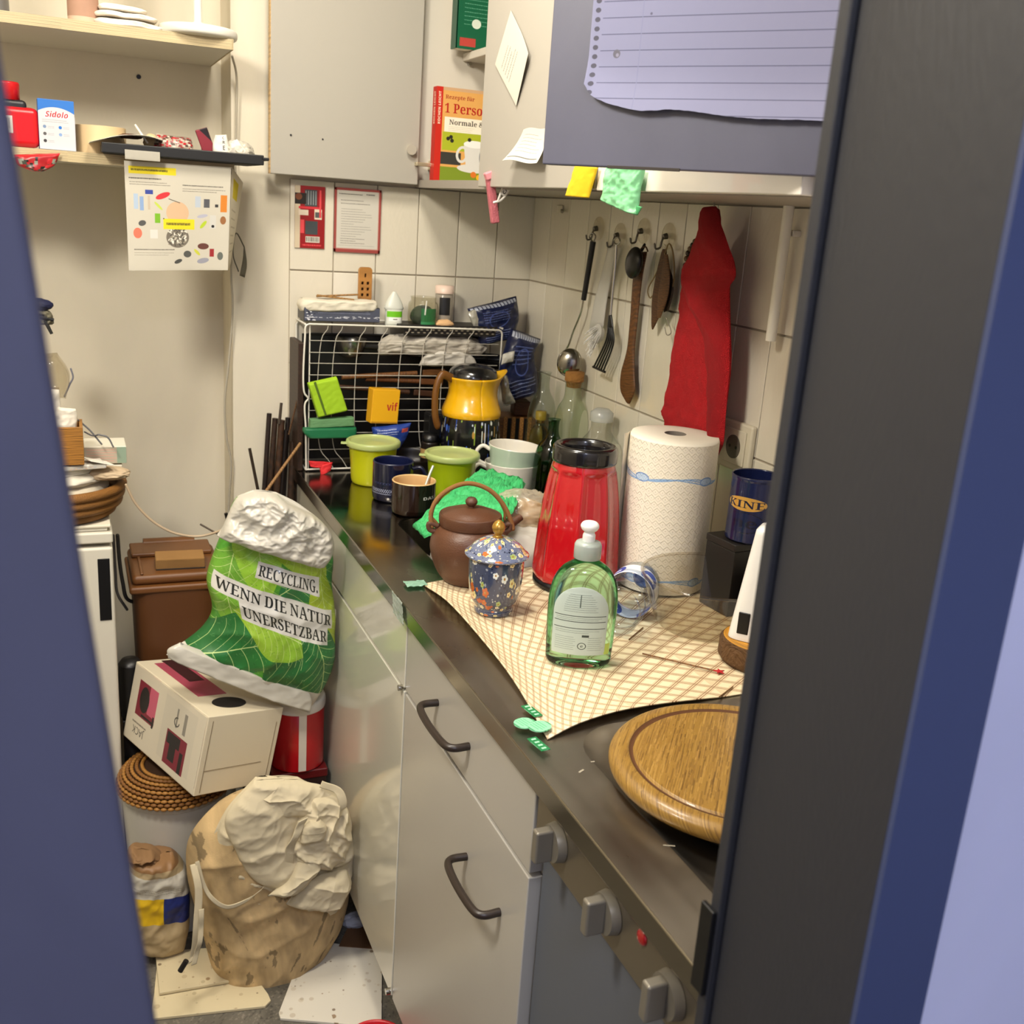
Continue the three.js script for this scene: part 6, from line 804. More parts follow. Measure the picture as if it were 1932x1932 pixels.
  const sp = G('dark_strap', 'short dark strap hanging beside the picture sheets', 'strap', [.3424,1.3225,-2.3]); W(sp, 'strap', pillow([[.3425,1.3256,-2.33],[.3493,1.3593,-2.33],[.3516,1.387,-2.33]], [[.3536,1.3216,-2.33],[.3582,1.3486,-2.33],[.3539,1.3871,-2.33]], { d: 0.004, amp: 0, cap: 0.3, nu: 10, nv: 20 }), M(0x55503f, 0.6)); W(sp, 'cord', tube([[.3527,1.386,-2.33], [.332,1.4147,-2.3], [.3181,1.3739,-2.25], [.3359,1.3366,-2.3]], 0.0014, 30, 6), M(0x4a4538, 0.6));
  const c1 = G('wall_cable', 'thin beige cable running down the wall from the upper shelf', 'cable', [.3189,.7596,-2.37]); W(c1, 'cable', tube([[.33,1.7611,-2.33], [.3425,1.7309,-2.36], [.3434,1.6386,-2.37], [.3406,1.5322,-2.37], [.3355,1.4339,-2.37], [.3303,1.3332,-2.37], [.3331,1.2535,-2.37], [.323,1.1247,-2.37], [.3142,1.0409,-2.37], [.3181,.9554,-2.37], [.3272,.9055,-2.37], [.323,.8299,-2.37], [.3189,.7596,-2.37]], 0.0024, 120, 7), wc2); W(c1, 'plug', rod([.3205,.7546,-2.365], [.3136,.7833,-2.365], 0.004, 0.004), black);
  const c2 = G('loose_cable', 'pale cable sagging from the bread basket to the recycling bag', 'cable', [.219,.8189,-2.1]); W(c2, 'cable', tube([[.0866,.9415,-2.06], [.1028,.9035,-2.06], [.135,.864,-2.06], [.1743,.8387,-2.06], [.2199,.8294,-2.06], [.264,.8466,-2.04], [.2894,.8741,-2]], 0.0026, 70, 7), M(0xb59f84, 0.5));
  const c3 = G('wire_end', 'short dark wire sticking up behind the recycling bag', 'wire', [.257,.7993,-2.2]); W(c3, 'wire', rod([.2385,.811,-2.2], [.271,.794,-2.18], 0.002), M(0x4a3d30, 0.6));
}
// ---------- refrigerator and the pile on it ----------
{
  const fx = 0.058, o = G('refrigerator', 'white refrigerator with a black recessed grip, mostly hidden by the blue door', 'refrigerator', [-0.22, 0, -2.3]), wm = M(0xd8d2c2, 0.35);
  W(o, 'cabinet', bx(-0.5, fx - 0.004, 0.02, 0.84, -2.52, -2.095, 0.004), wm); W(o, 'front_door', bx(-0.5, fx, 0.06, 0.82, -2.09, -2.05, 0.006), wm); W(o, 'top_plate', bx(-0.502, fx + 0.001, 0.828, 0.85, -2.525, -2.05, 0.004), wm);
  const g = [[.0291,.7976,-2.049],[.051,.7929,-2.049],[.0444,.669,-2.049],[.0259,.6707,-2.049]]; W(o, 'grip', bx(g[0][0], g[1][0], g[2][1], g[0][1], -2.052, -2.0485, 0.001), M(0x0c0b0a, 0.4)); W(o, 'foot', bx(-0.48, fx - 0.01, 0, 0.05, -2.5, -2.1), M(0x191817, 0.6));
  const pc = G('paper_stack', 'white papers lying on the refrigerator edge', 'papers', [0.0, 0.8508, -2.12]); W(pc, 'sheet', bx(-0.12, 0.05, 0.851, 0.858, -2.2, -2.06, 0.002), paperWhite); W(pc, 'sheet', bx(-0.13, 0.056, 0.8585, 0.864, -2.19, -2.055, 0.002), M(0xe2dac4, 0.8));
  // bread basket
  const bk = G('bread_basket', 'shallow round woven basket on the refrigerator', 'basket', [-0.045, 0.87, -2.16]), wk = M(0x8a5c26, 0.6, { bumpMap: withRepeat(WEAVE, 3, 1), bumpScale: 0.003 });
  for (let i = 0; i < 4; i++) part(bk, 'coil', new THREE.TorusGeometry(0.108 + 0.012 * Math.sqrt(i), 0.0095, 10, 60).rotateX(Math.PI / 2), wk, [0, 0.006 + i * 0.0155, 0]); part(bk, 'bottom', lathe([[0, 0], [0.11, 0], [0.11, 0.006], [0, 0.006]], 44), wk);
  const cl = (y, r, h, c, label, seed) => { const q = G('tea_towel', label, 'towel', [-0.045, y, -2.15]); W(q, 'cloth', lump([-0.05, y + h * 0.6, -2.15], [r, h, r * 0.95], { amp: 0.1, f: 1.8, seed, rid: 0.6, floor: -0.5 }), M(c, 0.85)); };
  cl(0.905, 0.108, 0.026, 0xc7bda8, 'crumpled grey white tea towel lowest in the bread basket', 3); cl(0.932, 0.104, 0.022, 0xd9d2c2, 'crumpled white tea towel in the middle of the bread basket', 5); cl(0.952, 0.09, 0.016, 0xe3dccd, 'crumpled white tea towel topmost in the bread basket', 8);
  const pk = G('blue_print_packet', 'flat packet with blue print lying on the tea towels', 'packet', [0.02, 0.971, -2.09]); const pkt = tex(256, 96, (x, w, h) => { x.fillStyle = '#d9d4c6'; x.fillRect(0, 0, w, h); const q = rand(3); for (let i = 0; i < 26; i++) { x.fillStyle = q() < 0.5 ? '#8fa3c4' : '#e3b58a'; x.fillRect(q() * w, q() * h, 14, 6); } }); part(pk, 'packet', box(0.1, 0.01, 0.05, 0.003), printed(pkt, 0.4), [-0.02, 0, 0], [0, 0.2, 0]); part(pk, 'paper_flap', box(0.05, 0.0016, 0.04, 0.0006), paperWhite, [0.02, 0.0105, 0], [0, 0.4, -0.3]);
  // bamboo box
  const bp = [[-.0401,.9566,-2.06],[.0144,.9578,-2.06],[.0159,1.0563,-2.06],[-.0369,1.0551,-2.06]], bb = G('bamboo_box', 'bamboo box standing among the things on the refrigerator', 'box', [(bp[0][0] + bp[1][0]) / 2, bp[1][1], -2.09]), bw = wood(0xc28a3e, 0.5, 1, 2); const bx0 = bp[0][0] - 0.03, bx1 = bp[1][0], by0 = 0.984, by1 = bp[2][1];
  W(bb, 'front_wall', bx(bx0, bx1, by0, by1, -2.064, -2.058, 0.001), bw); W(bb, 'side_wall', bx(bx1 - 0.006, bx1, by0, by1, -2.13, -2.0645, 0.001), bw); W(bb, 'side_wall', bx(bx0, bx0 + 0.006, by0, by1, -2.13, -2.0645, 0.001), bw); W(bb, 'back_wall', bx(bx0, bx1, by0, by1, -2.136, -2.1305, 0.001), bw); W(bb, 'bottom', bx(bx0 + 0.006, bx1 - 0.006, by0, by0 + 0.005, -2.13, -2.065), bw);
  const np = G('napkins', 'white napkins sticking out of the bamboo box', 'napkins', [bp[0][0], by1 - 0.03, -2.1]); W(np, 'napkin', pillow([[-.0423,1.0445,-2.1],[-.0364,1.0699,-2.1],[-.0264,1.087,-2.1]], [[.0038,1.0417,-2.1],[.006,1.0694,-2.1],[.0038,1.0827,-2.1]], { d: 0.012, amp: 0.004, f: 40, nu: 24, nv: 20, cap: 0.1 }), M(0xe3dccc, 0.8)); W(np, 'napkin', pillow([[-.0564,1.0405,-2.11],[-.051,1.0731,-2.11],[-.0386,1.1185,-2.11]], [[-.0269,1.04,-2.11],[-.0216,1.0728,-2.11],[-.0231,1.1185,-2.11]], { d: 0.008, amp: 0.004, f: 40, nu: 20, nv: 20, cap: 0.1, seed: 3 }), M(0xd6cfc0, 0.8));
  const hd = G('clear_hood', 'clear plastic hood with pale rim above the bamboo box', 'hood', [-.0352,1.101,-2.15]); W(hd, 'hood', pillow([[-.063,1.1011,-2.15],[-.0647,1.1367,-2.15],[-.0542,1.179,-2.15]], [[-.0122,1.0937,-2.15],[-.0033,1.142,-2.15],[-.0237,1.1814,-2.15]], { d: 0.04, back: 0.9, amp: 0.002, f: 20, nu: 30, nv: 26, cap: 0.4 }), glass(0xeeeae0, 0.15)); W(hd, 'cord', tube([[-.0147,1.0997,-2.14], [-.0043,1.1233,-2.14], [.002,1.1365,-2.14], [-.001,1.1528,-2.14]], 0.0018, 20, 6), M(0x6a6a74, 0.6));
  const pf = G('small_picture', 'small pale framed picture leaning beside the napkins', 'picture', [-.042,1.0566,-2.14]); W(pf, 'frame', bx([-.0713,1.1131,-2.14][0], [-.0234,1.113,-2.14][0], [-.0426,1.0462,-2.14][1], [-.039,1.1161,-2.14][1], -2.15, -2.142, 0.001), M(0x9a8d78, 0.6)); W(pf, 'mount', bx([-.0713,1.1131,-2.14][0], [-.028,1.113,-2.14][0], [-.0426,1.0462,-2.14][1], [-.0394,1.1079,-2.14][1], -2.1418, -2.1405), M(0xd9d2c2, 0.7));
  const db = G('dark_bundle', 'dark blue and black knitted bundle hanging on the wall', 'gloves', [-.0471,1.2408,-2.2]); W(db, 'cuff', lump([-.0568,1.2656,-2.2], [0.03, 0.012, 0.02], { amp: 0.2, f: 2, seed: 3 }), M(0x12183c, 0.7)); W(db, 'knit', pillow([[-.0709,1.2281,-2.2],[-.0742,1.2501,-2.2],[-.0718,1.2602,-2.2]], [[-.029,1.2291,-2.2],[-.0299,1.2493,-2.2],[-.046,1.2609,-2.2]], { d: 0.012, amp: 0.01, f: 50, nu: 26, nv: 18, rid: 0.8 }), M(0x6a6552, 0.8)); W(db, 'finger', rod([-.0425,1.2371,-2.19], [-.0317,1.2121,-2.19], 0.004, 0.003), M(0x1a1a16, 0.7)); W(db, 'finger', rod([-.0514,1.2439,-2.19], [-.0266,1.2384,-2.19], 0.005, 0.003), M(0x121214, 0.7));
  const pr = M(0xe0dac8, 0.6);
  const bx2 = (name, cat, label, q, z, d, mm, tt) => { const b = G(name, label, cat, [(q[0][0] + q[1][0]) / 2, q[0][1], z - d / 2]); W(b, 'carton', bx(q[0][0], q[1][0], q[0][1], q[2][1], z - d, z, 0.002), mm); W(b, 'front_print', bx(q[0][0] + 0.001, q[1][0] - 0.001, q[0][1] + 0.001, q[2][1] - 0.001, z, z + 0.001), printed(tt, 0.4)); };
  const pt = tex(256, 128, (x, w, h) => { x.fillStyle = '#b7ac98'; x.fillRect(0, 0, w, h); x.fillStyle = '#c9a493'; for (let i = 0; i < 5; i++) x.fillRect(10, 16 + i * 22, 170 + (i % 2) * 30, 9); x.fillStyle = '#8fa38e'; x.fillRect(198, 0, 58, h); }); bx2('food_carton', 'box', 'flat striped carton with a green end behind the bamboo box', [[.0152,.9647,-2.14],[.0935,.9657,-2.14],[.0946,.9992,-2.14]], -2.14, 0.08, pr, pt);
  const pt2 = tex(256, 64, (x, w, h) => { x.fillStyle = '#d5cdbb'; x.fillRect(0, 0, w, h); lines(x, 20, 20, 200, 2, 16, '#5a554c', 5, 0.2, 3); }); bx2('food_carton', 'box', 'pale low carton under the striped carton', [[.0122,.9401,-2.14],[.0846,.9387,-2.14],[.0854,.9615,-2.14]], -2.14, 0.085, pr, pt2);
  const gl = G('glove', 'crumpled pale glove lying under the cartons', 'glove', [.0667,.9529,-2.1]); W(gl, 'glove', lump([.0574,.9528,-2.11], [0.04, 0.012, 0.03], { amp: 0.25, f: 2, seed: 14 }), M(0xbfa98a, 0.7));
  const sp = G('spectacles', 'grey wire temples leaning over the striped carton', 'glasses', [.0453,1.0071,-2.12]); W(sp, 'temple', tube([[.0066,1.0581,-2.12], [.0274,1.0369,-2.12], [.0473,1.0092,-2.12]], 0.0018, 16, 6), M(0x6a6a6c, 0.4)); W(sp, 'temple', tube([[.0421,1.0305,-2.11], [.0582,1.025,-2.11], [.068,1.0058,-2.11]], 0.0018, 16, 6), M(0x6a6a6c, 0.4)); W(sp, 'bridge', tube([[.0178,1.034,-2.12], [.0318,1.0264,-2.12], [.044,1.0305,-2.11]], 0.0016, 16, 6), M(0x5a5a5c, 0.4));
}

// ---------- things on the floor ----------
{
  // cardboard boards
  const bd = (q, y, c, label, seed) => { const g = ext(q, 0.004, 0.001).rotateX(-Math.PI / 2); const xs = q.map(p => p[0]), zs = q.map(p => -p[1]), cx = (Math.min(...xs) + Math.max(...xs)) / 2, cz = (Math.min(...zs) + Math.max(...zs)) / 2; const o = G('floor_board', label, 'board', [cx, y, cz]); const t = tex(256, 256, (x, w, h) => { const r = rand(seed); x.fillStyle = c; x.fillRect(0, 0, w, h); for (let i = 0; i < 70; i++) { x.fillStyle = ['#7a5a3a', '#9a8160', '#5f4a34'][Math.floor(r() * 3)] + (r() < 0.3 ? 'aa' : '33'); x.beginPath(); x.arc(r() * w, r() * h, r() * r() * 9, 0, 7); x.fill(); } }, true); const m = printed(withRepeat(t, 5, 5), 0.6); g.translate(0, y + 0.001, 0); W(o, 'board', g, m); return o; };
  const P2 = a => a.map(p => [p[0], -p[2]]);
  bd(P2([[.0792,0,-1.6968],[.0914,0,-1.7586],[.1085,0,-1.8775],[.2517,0,-1.8482],[.2951,0,-1.6921],[.297,0,-1.6738],[.2851,0,-1.6632]]), 0.0005, '#d8c9a4', 'cream rounded board on the floor under the cloth sack', 3);
  bd(P2([[.1006,.01,-1.7496],[.102,.01,-1.8571],[.25,.01,-1.8359],[.2468,.01,-1.7411]]), 0.0085, '#d3c4a0', 'smaller cream board lying on the cream rounded board', 5);
  bd(P2([[.3076,0,-1.6371],[.3079,0,-1.6228],[.4637,0,-1.5504],[.4853,0,-1.5573],[.5323,0,-1.7218],[.5245,0,-1.7509],[.4199,0,-1.8115],[.3905,0,-1.8038]]), 0.0005, '#d9d2c2', 'stained white board on the floor beside the base cabinet', 7);
  const bs = G('brown_scrap', 'brown cardboard scrap behind the stained white board', 'cardboard', [.4947,.002,-1.7936]); W(bs, 'cardboard', ext(P2([[.458,0,-1.7823],[.5239,0,-1.7528],[.5264,0,-1.8266],[.4958,0,-1.8435]]), 0.006, 0.001).rotateX(-Math.PI / 2).translate(0, 0.001, 0), M(0x6a4a2e, 0.8));
  const ws = G('paper_scrap', 'small white and blue paper scrap at the cabinet plinth', 'paper', [.5109,.01,-1.8488]); W(ws, 'scrap', lump([.5088,.016,-1.8414], [0.028, 0.014, 0.02], { amp: 0.3, f: 2, seed: 2 }), M(0xb4b6c0, 0.6));
  const rd = G('red_bowl', 'red plastic rim peeking in at the bottom of the picture', 'bowl', [.465,0,-1.5362]); const rc = [.452,.01,-1.4786]; W(rd, 'bowl', lathe([[0, 0.001], [0.05, 0.001], [0.056, 0.03], [0.058, 0.034], [0.054, 0.03], [0.048, 0.006], [0, 0.005]], 44).translate(rc[0], 0, rc[2]), M(0xc31a22, 0.35));
  // organics bin
  const bm = M(0x5a3517, 0.5), lid = M(0x6e441f, 0.45), b = G('organics_bin', 'brown plastic bin with hinged lid behind the recycling bag', 'bin', [0.187, 0, -2.24]);
  W(b, 'bin_body', surf(48, 12, (u, v) => { const a = u * Math.PI * 2, k = Math.pow(Math.pow(Math.abs(Math.cos(a)), 6) + Math.pow(Math.abs(Math.sin(a)), 6), -1 / 6), s = 0.072 + 0.016 * v; return [0.187 + s * k * Math.cos(a), 0.004 + 0.68 * v, -2.24 + (s + 0.012) * k * Math.sin(a)]; }, 0.003), bm);
  W(b, 'bin_bottom', bx(0.125, 0.249, 0.004, 0.01, -2.31, -2.17), bm);
  const lp = W(b, 'lid', merge([bx(0.089, 0.285, 0.684, 0.7, -2.345, -2.135, 0.006), bx(0.095, 0.279, 0.7, 0.722, -2.34, -2.145, 0.01), bx(0.1, 0.27, 0.722, 0.732, -2.34, -2.26, 0.004)]), lid);
  W(lp, 'lid_rib', bx(0.112, 0.118, 0.722, 0.726, -2.31, -2.15, 0.002), lid); W(b, 'lid_back', merge([rod([0.13, 0.72, -2.345], [0.24, 0.72, -2.345], 0.018, 0.018, 16)]), lid);
  const sg = G('tan_sponge', 'tan sponge lying on the lid of the brown bin', 'sponge', [0.195, 0.7235, -2.2], -0.05); part(sg, 'foam', box(0.1, 0.022, 0.06, 0.003), M(0xb4854a, 0.75, { bumpMap: withRepeat(GRAIN, 2, 2), bumpScale: 0.002 })); part(sg, 'scourer', box(0.1, 0.005, 0.061, 0.002), M(0x241a12, 0.8), [0.001, -0.003, 0]);
  // appliance cables behind
  const kc = G('black_cable', 'dark cable looping between the refrigerator and the brown bin', 'cable', [.0781,.6654,-2.2]); W(kc, 'cable', tube([[.0729,.7892,-2.22], [.075,.7301,-2.22], [.0797,.6819,-2.22], [.087,.645,-2.22], [.1059,.6336,-2.22]], 0.004, 40, 7), M(0x2a2723, 0.6)); W(kc, 'second_strand', tube([[.0649,.7865,-2.23], [.0661,.7034,-2.23], [.0686,.6549,-2.23], [.0865,.6167,-2.23]], 0.003, 40, 7), M(0x55504a, 0.6));
  // white bucket with wicker basket
  const wb = G('white_bucket', 'white plastic bucket under the wicker basket', 'bucket', [0.158, 0, -2.01]); part(wb, 'bucket_wall', lathe([[0, 0.003], [0.088, 0.002], [0.09, 0.006], [0.104, 0.3], [0.108, 0.302], [0.11, 0.312], [0.107, 0.318], [0.101, 0.312], [0.086, 0.01], [0, 0.008]], 60), M(0xc9c5ba, 0.35));
  const wk = M(0x9a6a2c, 0.55), wk2 = M(0x7a4e1c, 0.6), bk = G('wicker_basket', 'round wicker basket upturned on the white bucket', 'basket', [0.16, 0.318, -2.0]);
  part(bk, 'lining', lathe(smooth([[0.112, 0.002], [0.11, 0.012], [0.096, 0.03], [0.07, 0.042], [0, 0.044]], 20), 48), M(0x3a220c, 0.8));
  for (let i = 0; i < 9; i++) { const t = i / 8, r = 0.115 - 0.05 * Math.pow(t, 1.8), y = 0.006 + 0.04 * Math.sin(t * 1.5), gs = []; const n = 54; for (let k = 0; k < n; k++) { const a = k / n * 6.2832, s = new THREE.SphereGeometry(0.0052, 7, 5).scale(1.35, 0.75, 0.8); s.rotateY(-a + Math.PI / 2); s.translate(r * Math.cos(a + (i % 2) * 0.058), y, r * Math.sin(a + (i % 2) * 0.058)); gs.push(s); } const m = part(bk, 'woven_row', merge(gs), i % 2 ? wk2 : wk); m.userData.kind = 'stuff'; }
  // tilted white box
  const bo = G('carton_box', 'white product carton tilted on the wicker basket under the recycling bag', 'box', [0.176, 0.386, -1.82]); bo.rotation.order = 'YXZ'; bo.rotation.set(-0.196, -1.154, -0.04);
  const D = [0.284, 0.164, 0.171], cm = M(0xd9cdb2, 0.6);
  part(bo, 'carton', bx(-D[0], 0, 0, D[1], -D[2], 0, 0.002), cm);
  const lf = tex(700, 404, (x, w, h) => { x.fillStyle = '#d6ccb6'; x.fillRect(0, 0, w, h); x.save(); x.fillStyle = '#7c2332'; x.fillRect(70, 60, 190, 190); x.fillStyle = '#c45a70'; x.fillRect(180, 60, 80, 150); x.fillStyle = '#211d1c'; x.beginPath(); x.ellipse(140, 150, 46, 70, 0, 0, 7); x.fill(); x.fillRect(130, 230, 130, 12); x.fillRect(240, 200, 16, 60); x.fillStyle = '#cfc6b2'; x.fillRect(330, 30, 300, 330); x.fillStyle = '#7c2332'; x.fillRect(390, 190, 190, 180); x.fillStyle = '#211d1c'; x.fillRect(400, 200, 120, 60); x.fillRect(430, 250, 60, 90); x.fillRect(530, 260, 30, 110); x.fillStyle = '#8a8478'; x.fillRect(450, 60, 14, 100); x.fillRect(520, 60, 26, 110); x.strokeStyle = '#3a3632'; x.lineWidth = 6; x.beginPath(); x.arc(460, 130, 22, 0, 5); x.stroke(); x.translate(130, 330); x.rotate(Math.PI); txt(x, 'JACK', 0, 0, 54, '#3a352e', 'sans-serif', 'normal', 'center'); lines(x, -70, 38, 150, 1, 10, '#6a6256', 8, 0.1, 3); x.restore(); });
  part(bo, 'printed_side', bx(-D[0] + 0.003, -0.003, 0.003, D[1] - 0.003, 0, 0.0008), printed(lf, 0.5));
  part(bo, 'tuck_flap', merge([bx(0, 0.0007, 0.006, D[1] - 0.03, -D[2] + 0.01, -D[2] + 0.0112), bx(0, 0.0007, 0.05, 0.0512, -D[2] + 0.03, -0.012), bx(0, 0.0007, 0.006, D[1] - 0.01, -0.0125, -0.0113)]), M(0x8a7a60, 0.7));
  part(bo, 'top_print', bx(-D[0] + 0.02, -0.09, D[1], D[1] + 0.0008, -D[2] * 0.55, -0.03), M(0xa8485a, 0.5)); part(bo, 'dark_print', bx(-D[0] + 0.01, -0.16, D[1] + 0.0002, D[1] + 0.0012, -D[2] * 0.5, -D[2] * 0.3), M(0x3a1a1c, 0.5)); part(bo, 'handle_hole', new THREE.CylinderGeometry(0.024, 0.024, 0.0012, 30).scale(1, 1, 1.5).translate(-0.05, D[1] + 0.0003, -0.075), M(0x17120f, 0.7));
  // recycling bag
  const bt = tex(1024, 1400, (x, w, h) => {
    const q = rand(8); x.fillStyle = '#4f9a2e'; x.fillRect(0, 0, w, h);
    const leaf = (cx, cy, r, a0, c1, c2) => { x.save(); x.translate(cx, cy); x.rotate(a0); const g = x.createLinearGradient(-r, 0, r, 0); g.addColorStop(0, c1); g.addColorStop(1, c2); x.fillStyle = g; x.beginPath(); x.moveTo(-r, 0); x.quadraticCurveTo(0, -r * 0.95, r, 0); x.quadraticCurveTo(0, r * 0.95, -r, 0); x.fill(); x.strokeStyle = '#c3d88a'; x.lineWidth = 6; x.beginPath(); x.moveTo(-r, 0); x.lineTo(r, 0); x.stroke(); x.lineWidth = 2.5; for (let i = -5; i < 6; i++) { x.beginPath(); x.moveTo(i * r / 6, 0); x.quadraticCurveTo(i * r / 6 + r * 0.2, -r * 0.2, i * r / 6 + r * 0.28, -r * 0.42); x.moveTo(i * r / 6, 0); x.quadraticCurveTo(i * r / 6 + r * 0.2, r * 0.2, i * r / 6 + r * 0.28, r * 0.42); x.stroke(); } x.restore(); };
    leaf(120, 900, 330, 1.5, '#5f9a30', '#86b83a'); leaf(80, 330, 300, 0.8, '#4c8a34', '#7fb03a'); leaf(760, 1180, 520, 0.5, '#1c5a2c', '#2f7a3a'); leaf(250, 1220, 420, -0.5, '#1d5c2e', '#3c8a3c'); leaf(820, 560, 430, -0.7, '#2c7440', '#4c9a40'); leaf(260, 520, 430, 1.2, '#7fb534', '#9ccc3c'); leaf(560, 420, 420, 0.5, '#86b92e', '#b3cf3c'); leaf(900, 860, 300, 1.4, '#9ab82a', '#b9c83a'); leaf(480, 1060, 330, 0.1, '#a5c83c', '#7fae30'); leaf(860, 1120, 330, 1.0, '#1f6332', '#2c7838');
    for (let i = 0; i < 2600; i++) { x.strokeStyle = q() < 0.5 ? '#d2e6a040' : '#0f3a1a48'; x.lineWidth = 2.5; const X = q() * w, Y = q() * h; x.beginPath(); x.moveTo(X, Y); x.lineTo(X + 30 * (q() - 0.3), Y + 26 * (q() - 0.5)); x.stroke(); }
    x.fillStyle = '#d9d4c6'; x.fillRect(0, 0, w, 225); x.fillRect(0, 1320, w, 80);
    const lab = (s, X, Y, W2, H2, size) => { x.fillStyle = '#dedbd2'; x.fillRect(X, Y, W2, H2); txt(x, s, X + 16, Y + H2 / 2 + 4, size, '#23251f', 'serif', 'bold', 'left', W2 - 26); };
    lab('RECYCLING.', 290, 640, 560, 120, 104); lab('WENN DIE NATUR', 20, 830, 940, 118, 98); lab('UNERSETZBAR', 200, 944, 720, 118, 98);
    x.fillStyle = '#3a4a2a'; x.fillRect(500, 236, 36, 60);
  });
  const ba = G('recycling_bag', 'full green leaf printed recycling bag leaning on the base cabinet', 'bag', [0.3, 0.5, -1.97]);
  const bl = [[.1434,.6364,-1.93],[.2262,.711,-1.93],[.2232,.7876,-1.93],[.2397,.8506,-1.93],[.2547,.8921,-1.93],[.2776,.9454,-1.93],[.3072,.9525,-1.93]], brr = [[.4248,.4928,-1.93],[.4671,.5954,-1.93],[.4676,.6774,-1.93],[.4605,.764,-1.93],[.4581,.8314,-1.93],[.4213,.8885,-1.93],[.349,.9487,-1.93]];
  W(ba, 'bag_body', pillow(bl, brr, { d: 0.075, back: 0.5, amp: 0.01, f: 12, nu: 80, nv: 100, cap: 0.22, pu: 2.4, rid: 0.5, seed: 4, fold: { k: 36, th: 1.1, w: 5 } }), printed(bt, 0.35, { clearcoat: 0.2 }));
  const wm = M(0xc4bfb2, 0.35, { clearcoat: 0.2 });
  W(ba, 'crumpled_top', pillow([[.233,.8924,-1.86],[.2484,.9261,-1.86],[.2657,.9656,-1.86],[.296,.9764,-1.86]], [[.4299,.8167,-1.86],[.4455,.8586,-1.86],[.42,.9152,-1.86],[.3383,.9706,-1.86]], { d: 0.048, back: 0.4, amp: 0.011, f: 21, nu: 110, nv: 90, cap: 0.2, rid: 0.75, seed: 2 }), wm);
  W(ba, 'bottom_seam', pillow([[.1431,.6464,-1.89],[.1416,.6639,-1.89],[.1648,.6767,-1.89]], [[.413,.4951,-1.89],[.4159,.5231,-1.89],[.4069,.5501,-1.89]], { d: 0.02, back: 0.5, amp: 0.004, f: 24, nu: 50, nv: 14, cap: 0.1, rid: 0.5, seed: 6 }), wm);
  W(ba, 'side_pleat', pillow([[.4308,.5329,-1.92],[.4467,.6255,-1.92],[.4559,.717,-1.92]], [[.4418,.5315,-1.92],[.4578,.6126,-1.92],[.4691,.7044,-1.92]], { d: 0.012, back: 0.5, amp: 0.006, f: 40, nu: 14, nv: 30, cap: 0.2, rid: 0.8, seed: 9 }), M(0xb3ac98, 0.4));
  // red and white tin with what carries it
  const rt = G('red_tin', 'red drum with white lid and white paper strip beside the recycling bag', 'tin', [0.408, 0.335, -1.99]); part(rt, 'drum', lathe([[0, 0], [0.054, 0], [0.056, 0.003], [0.056, 0.145], [0, 0.147]], 52), M(0xab0f18, 0.3, { clearcoat: 0.4 })); part(rt, 'lid', lathe(smooth([[0.0565, 0.133], [0.058, 0.135], [0.058, 0.153], [0.055, 0.157], [0.02, 0.157], [0.018, 0.155], [0, 0.155]], 30), 52), M(0xd6d2c8, 0.35)); part(rt, 'paper_strip', bx(-0.008, 0.008, 0.004, 0.134, 0.0555, 0.0565).rotateY(face(0.4, -1.99) + 0.2), M(0xd9cfc0, 0.6)); part(rt, 'knob', lump([0, 0.161, 0], [0.02, 0.008, 0.014], { amp: 0.3, f: 2, seed: 3 }), M(0x17110f, 0.5));
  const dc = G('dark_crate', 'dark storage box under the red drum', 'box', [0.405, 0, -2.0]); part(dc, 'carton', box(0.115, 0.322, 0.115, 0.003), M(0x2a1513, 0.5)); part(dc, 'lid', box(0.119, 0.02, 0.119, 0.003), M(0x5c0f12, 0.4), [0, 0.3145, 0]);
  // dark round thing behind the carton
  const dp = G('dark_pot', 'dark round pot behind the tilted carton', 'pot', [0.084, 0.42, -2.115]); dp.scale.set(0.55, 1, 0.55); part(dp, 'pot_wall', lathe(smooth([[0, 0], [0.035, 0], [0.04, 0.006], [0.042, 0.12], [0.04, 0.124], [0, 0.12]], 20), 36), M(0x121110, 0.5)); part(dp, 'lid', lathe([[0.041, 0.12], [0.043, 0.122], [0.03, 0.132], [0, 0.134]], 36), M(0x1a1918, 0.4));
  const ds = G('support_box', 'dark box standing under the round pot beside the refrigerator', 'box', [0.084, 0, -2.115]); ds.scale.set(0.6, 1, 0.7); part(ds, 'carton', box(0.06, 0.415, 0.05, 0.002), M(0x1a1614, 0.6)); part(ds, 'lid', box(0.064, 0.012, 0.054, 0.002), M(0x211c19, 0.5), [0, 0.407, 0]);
  // cloth sack
  const cm2 = M(0xdcc498, 0.9, { map: withRepeat(dataTex(256, (u, v) => { const k = 0.86 + 0.16 * per(u, v, 1.4, 5), d = per(v, u, 2.2, 4) > 0.5 ? 0.72 : 1; return [k * d, k * d * 0.96, k * d * 0.9]; }), 1, 1), bumpMap: withRepeat(WEAVE, 8, 8), bumpScale: 0.0006 }), cm3 = M(0xd6c8a8, 0.9, { bumpMap: withRepeat(WEAVE, 6, 6), bumpScale: 0.0006 });
  const sk = G('cloth_sack', 'bulging beige cloth sack with a crumpled fabric top on the floor', 'sack', [0.3, 0.0, -1.83]);
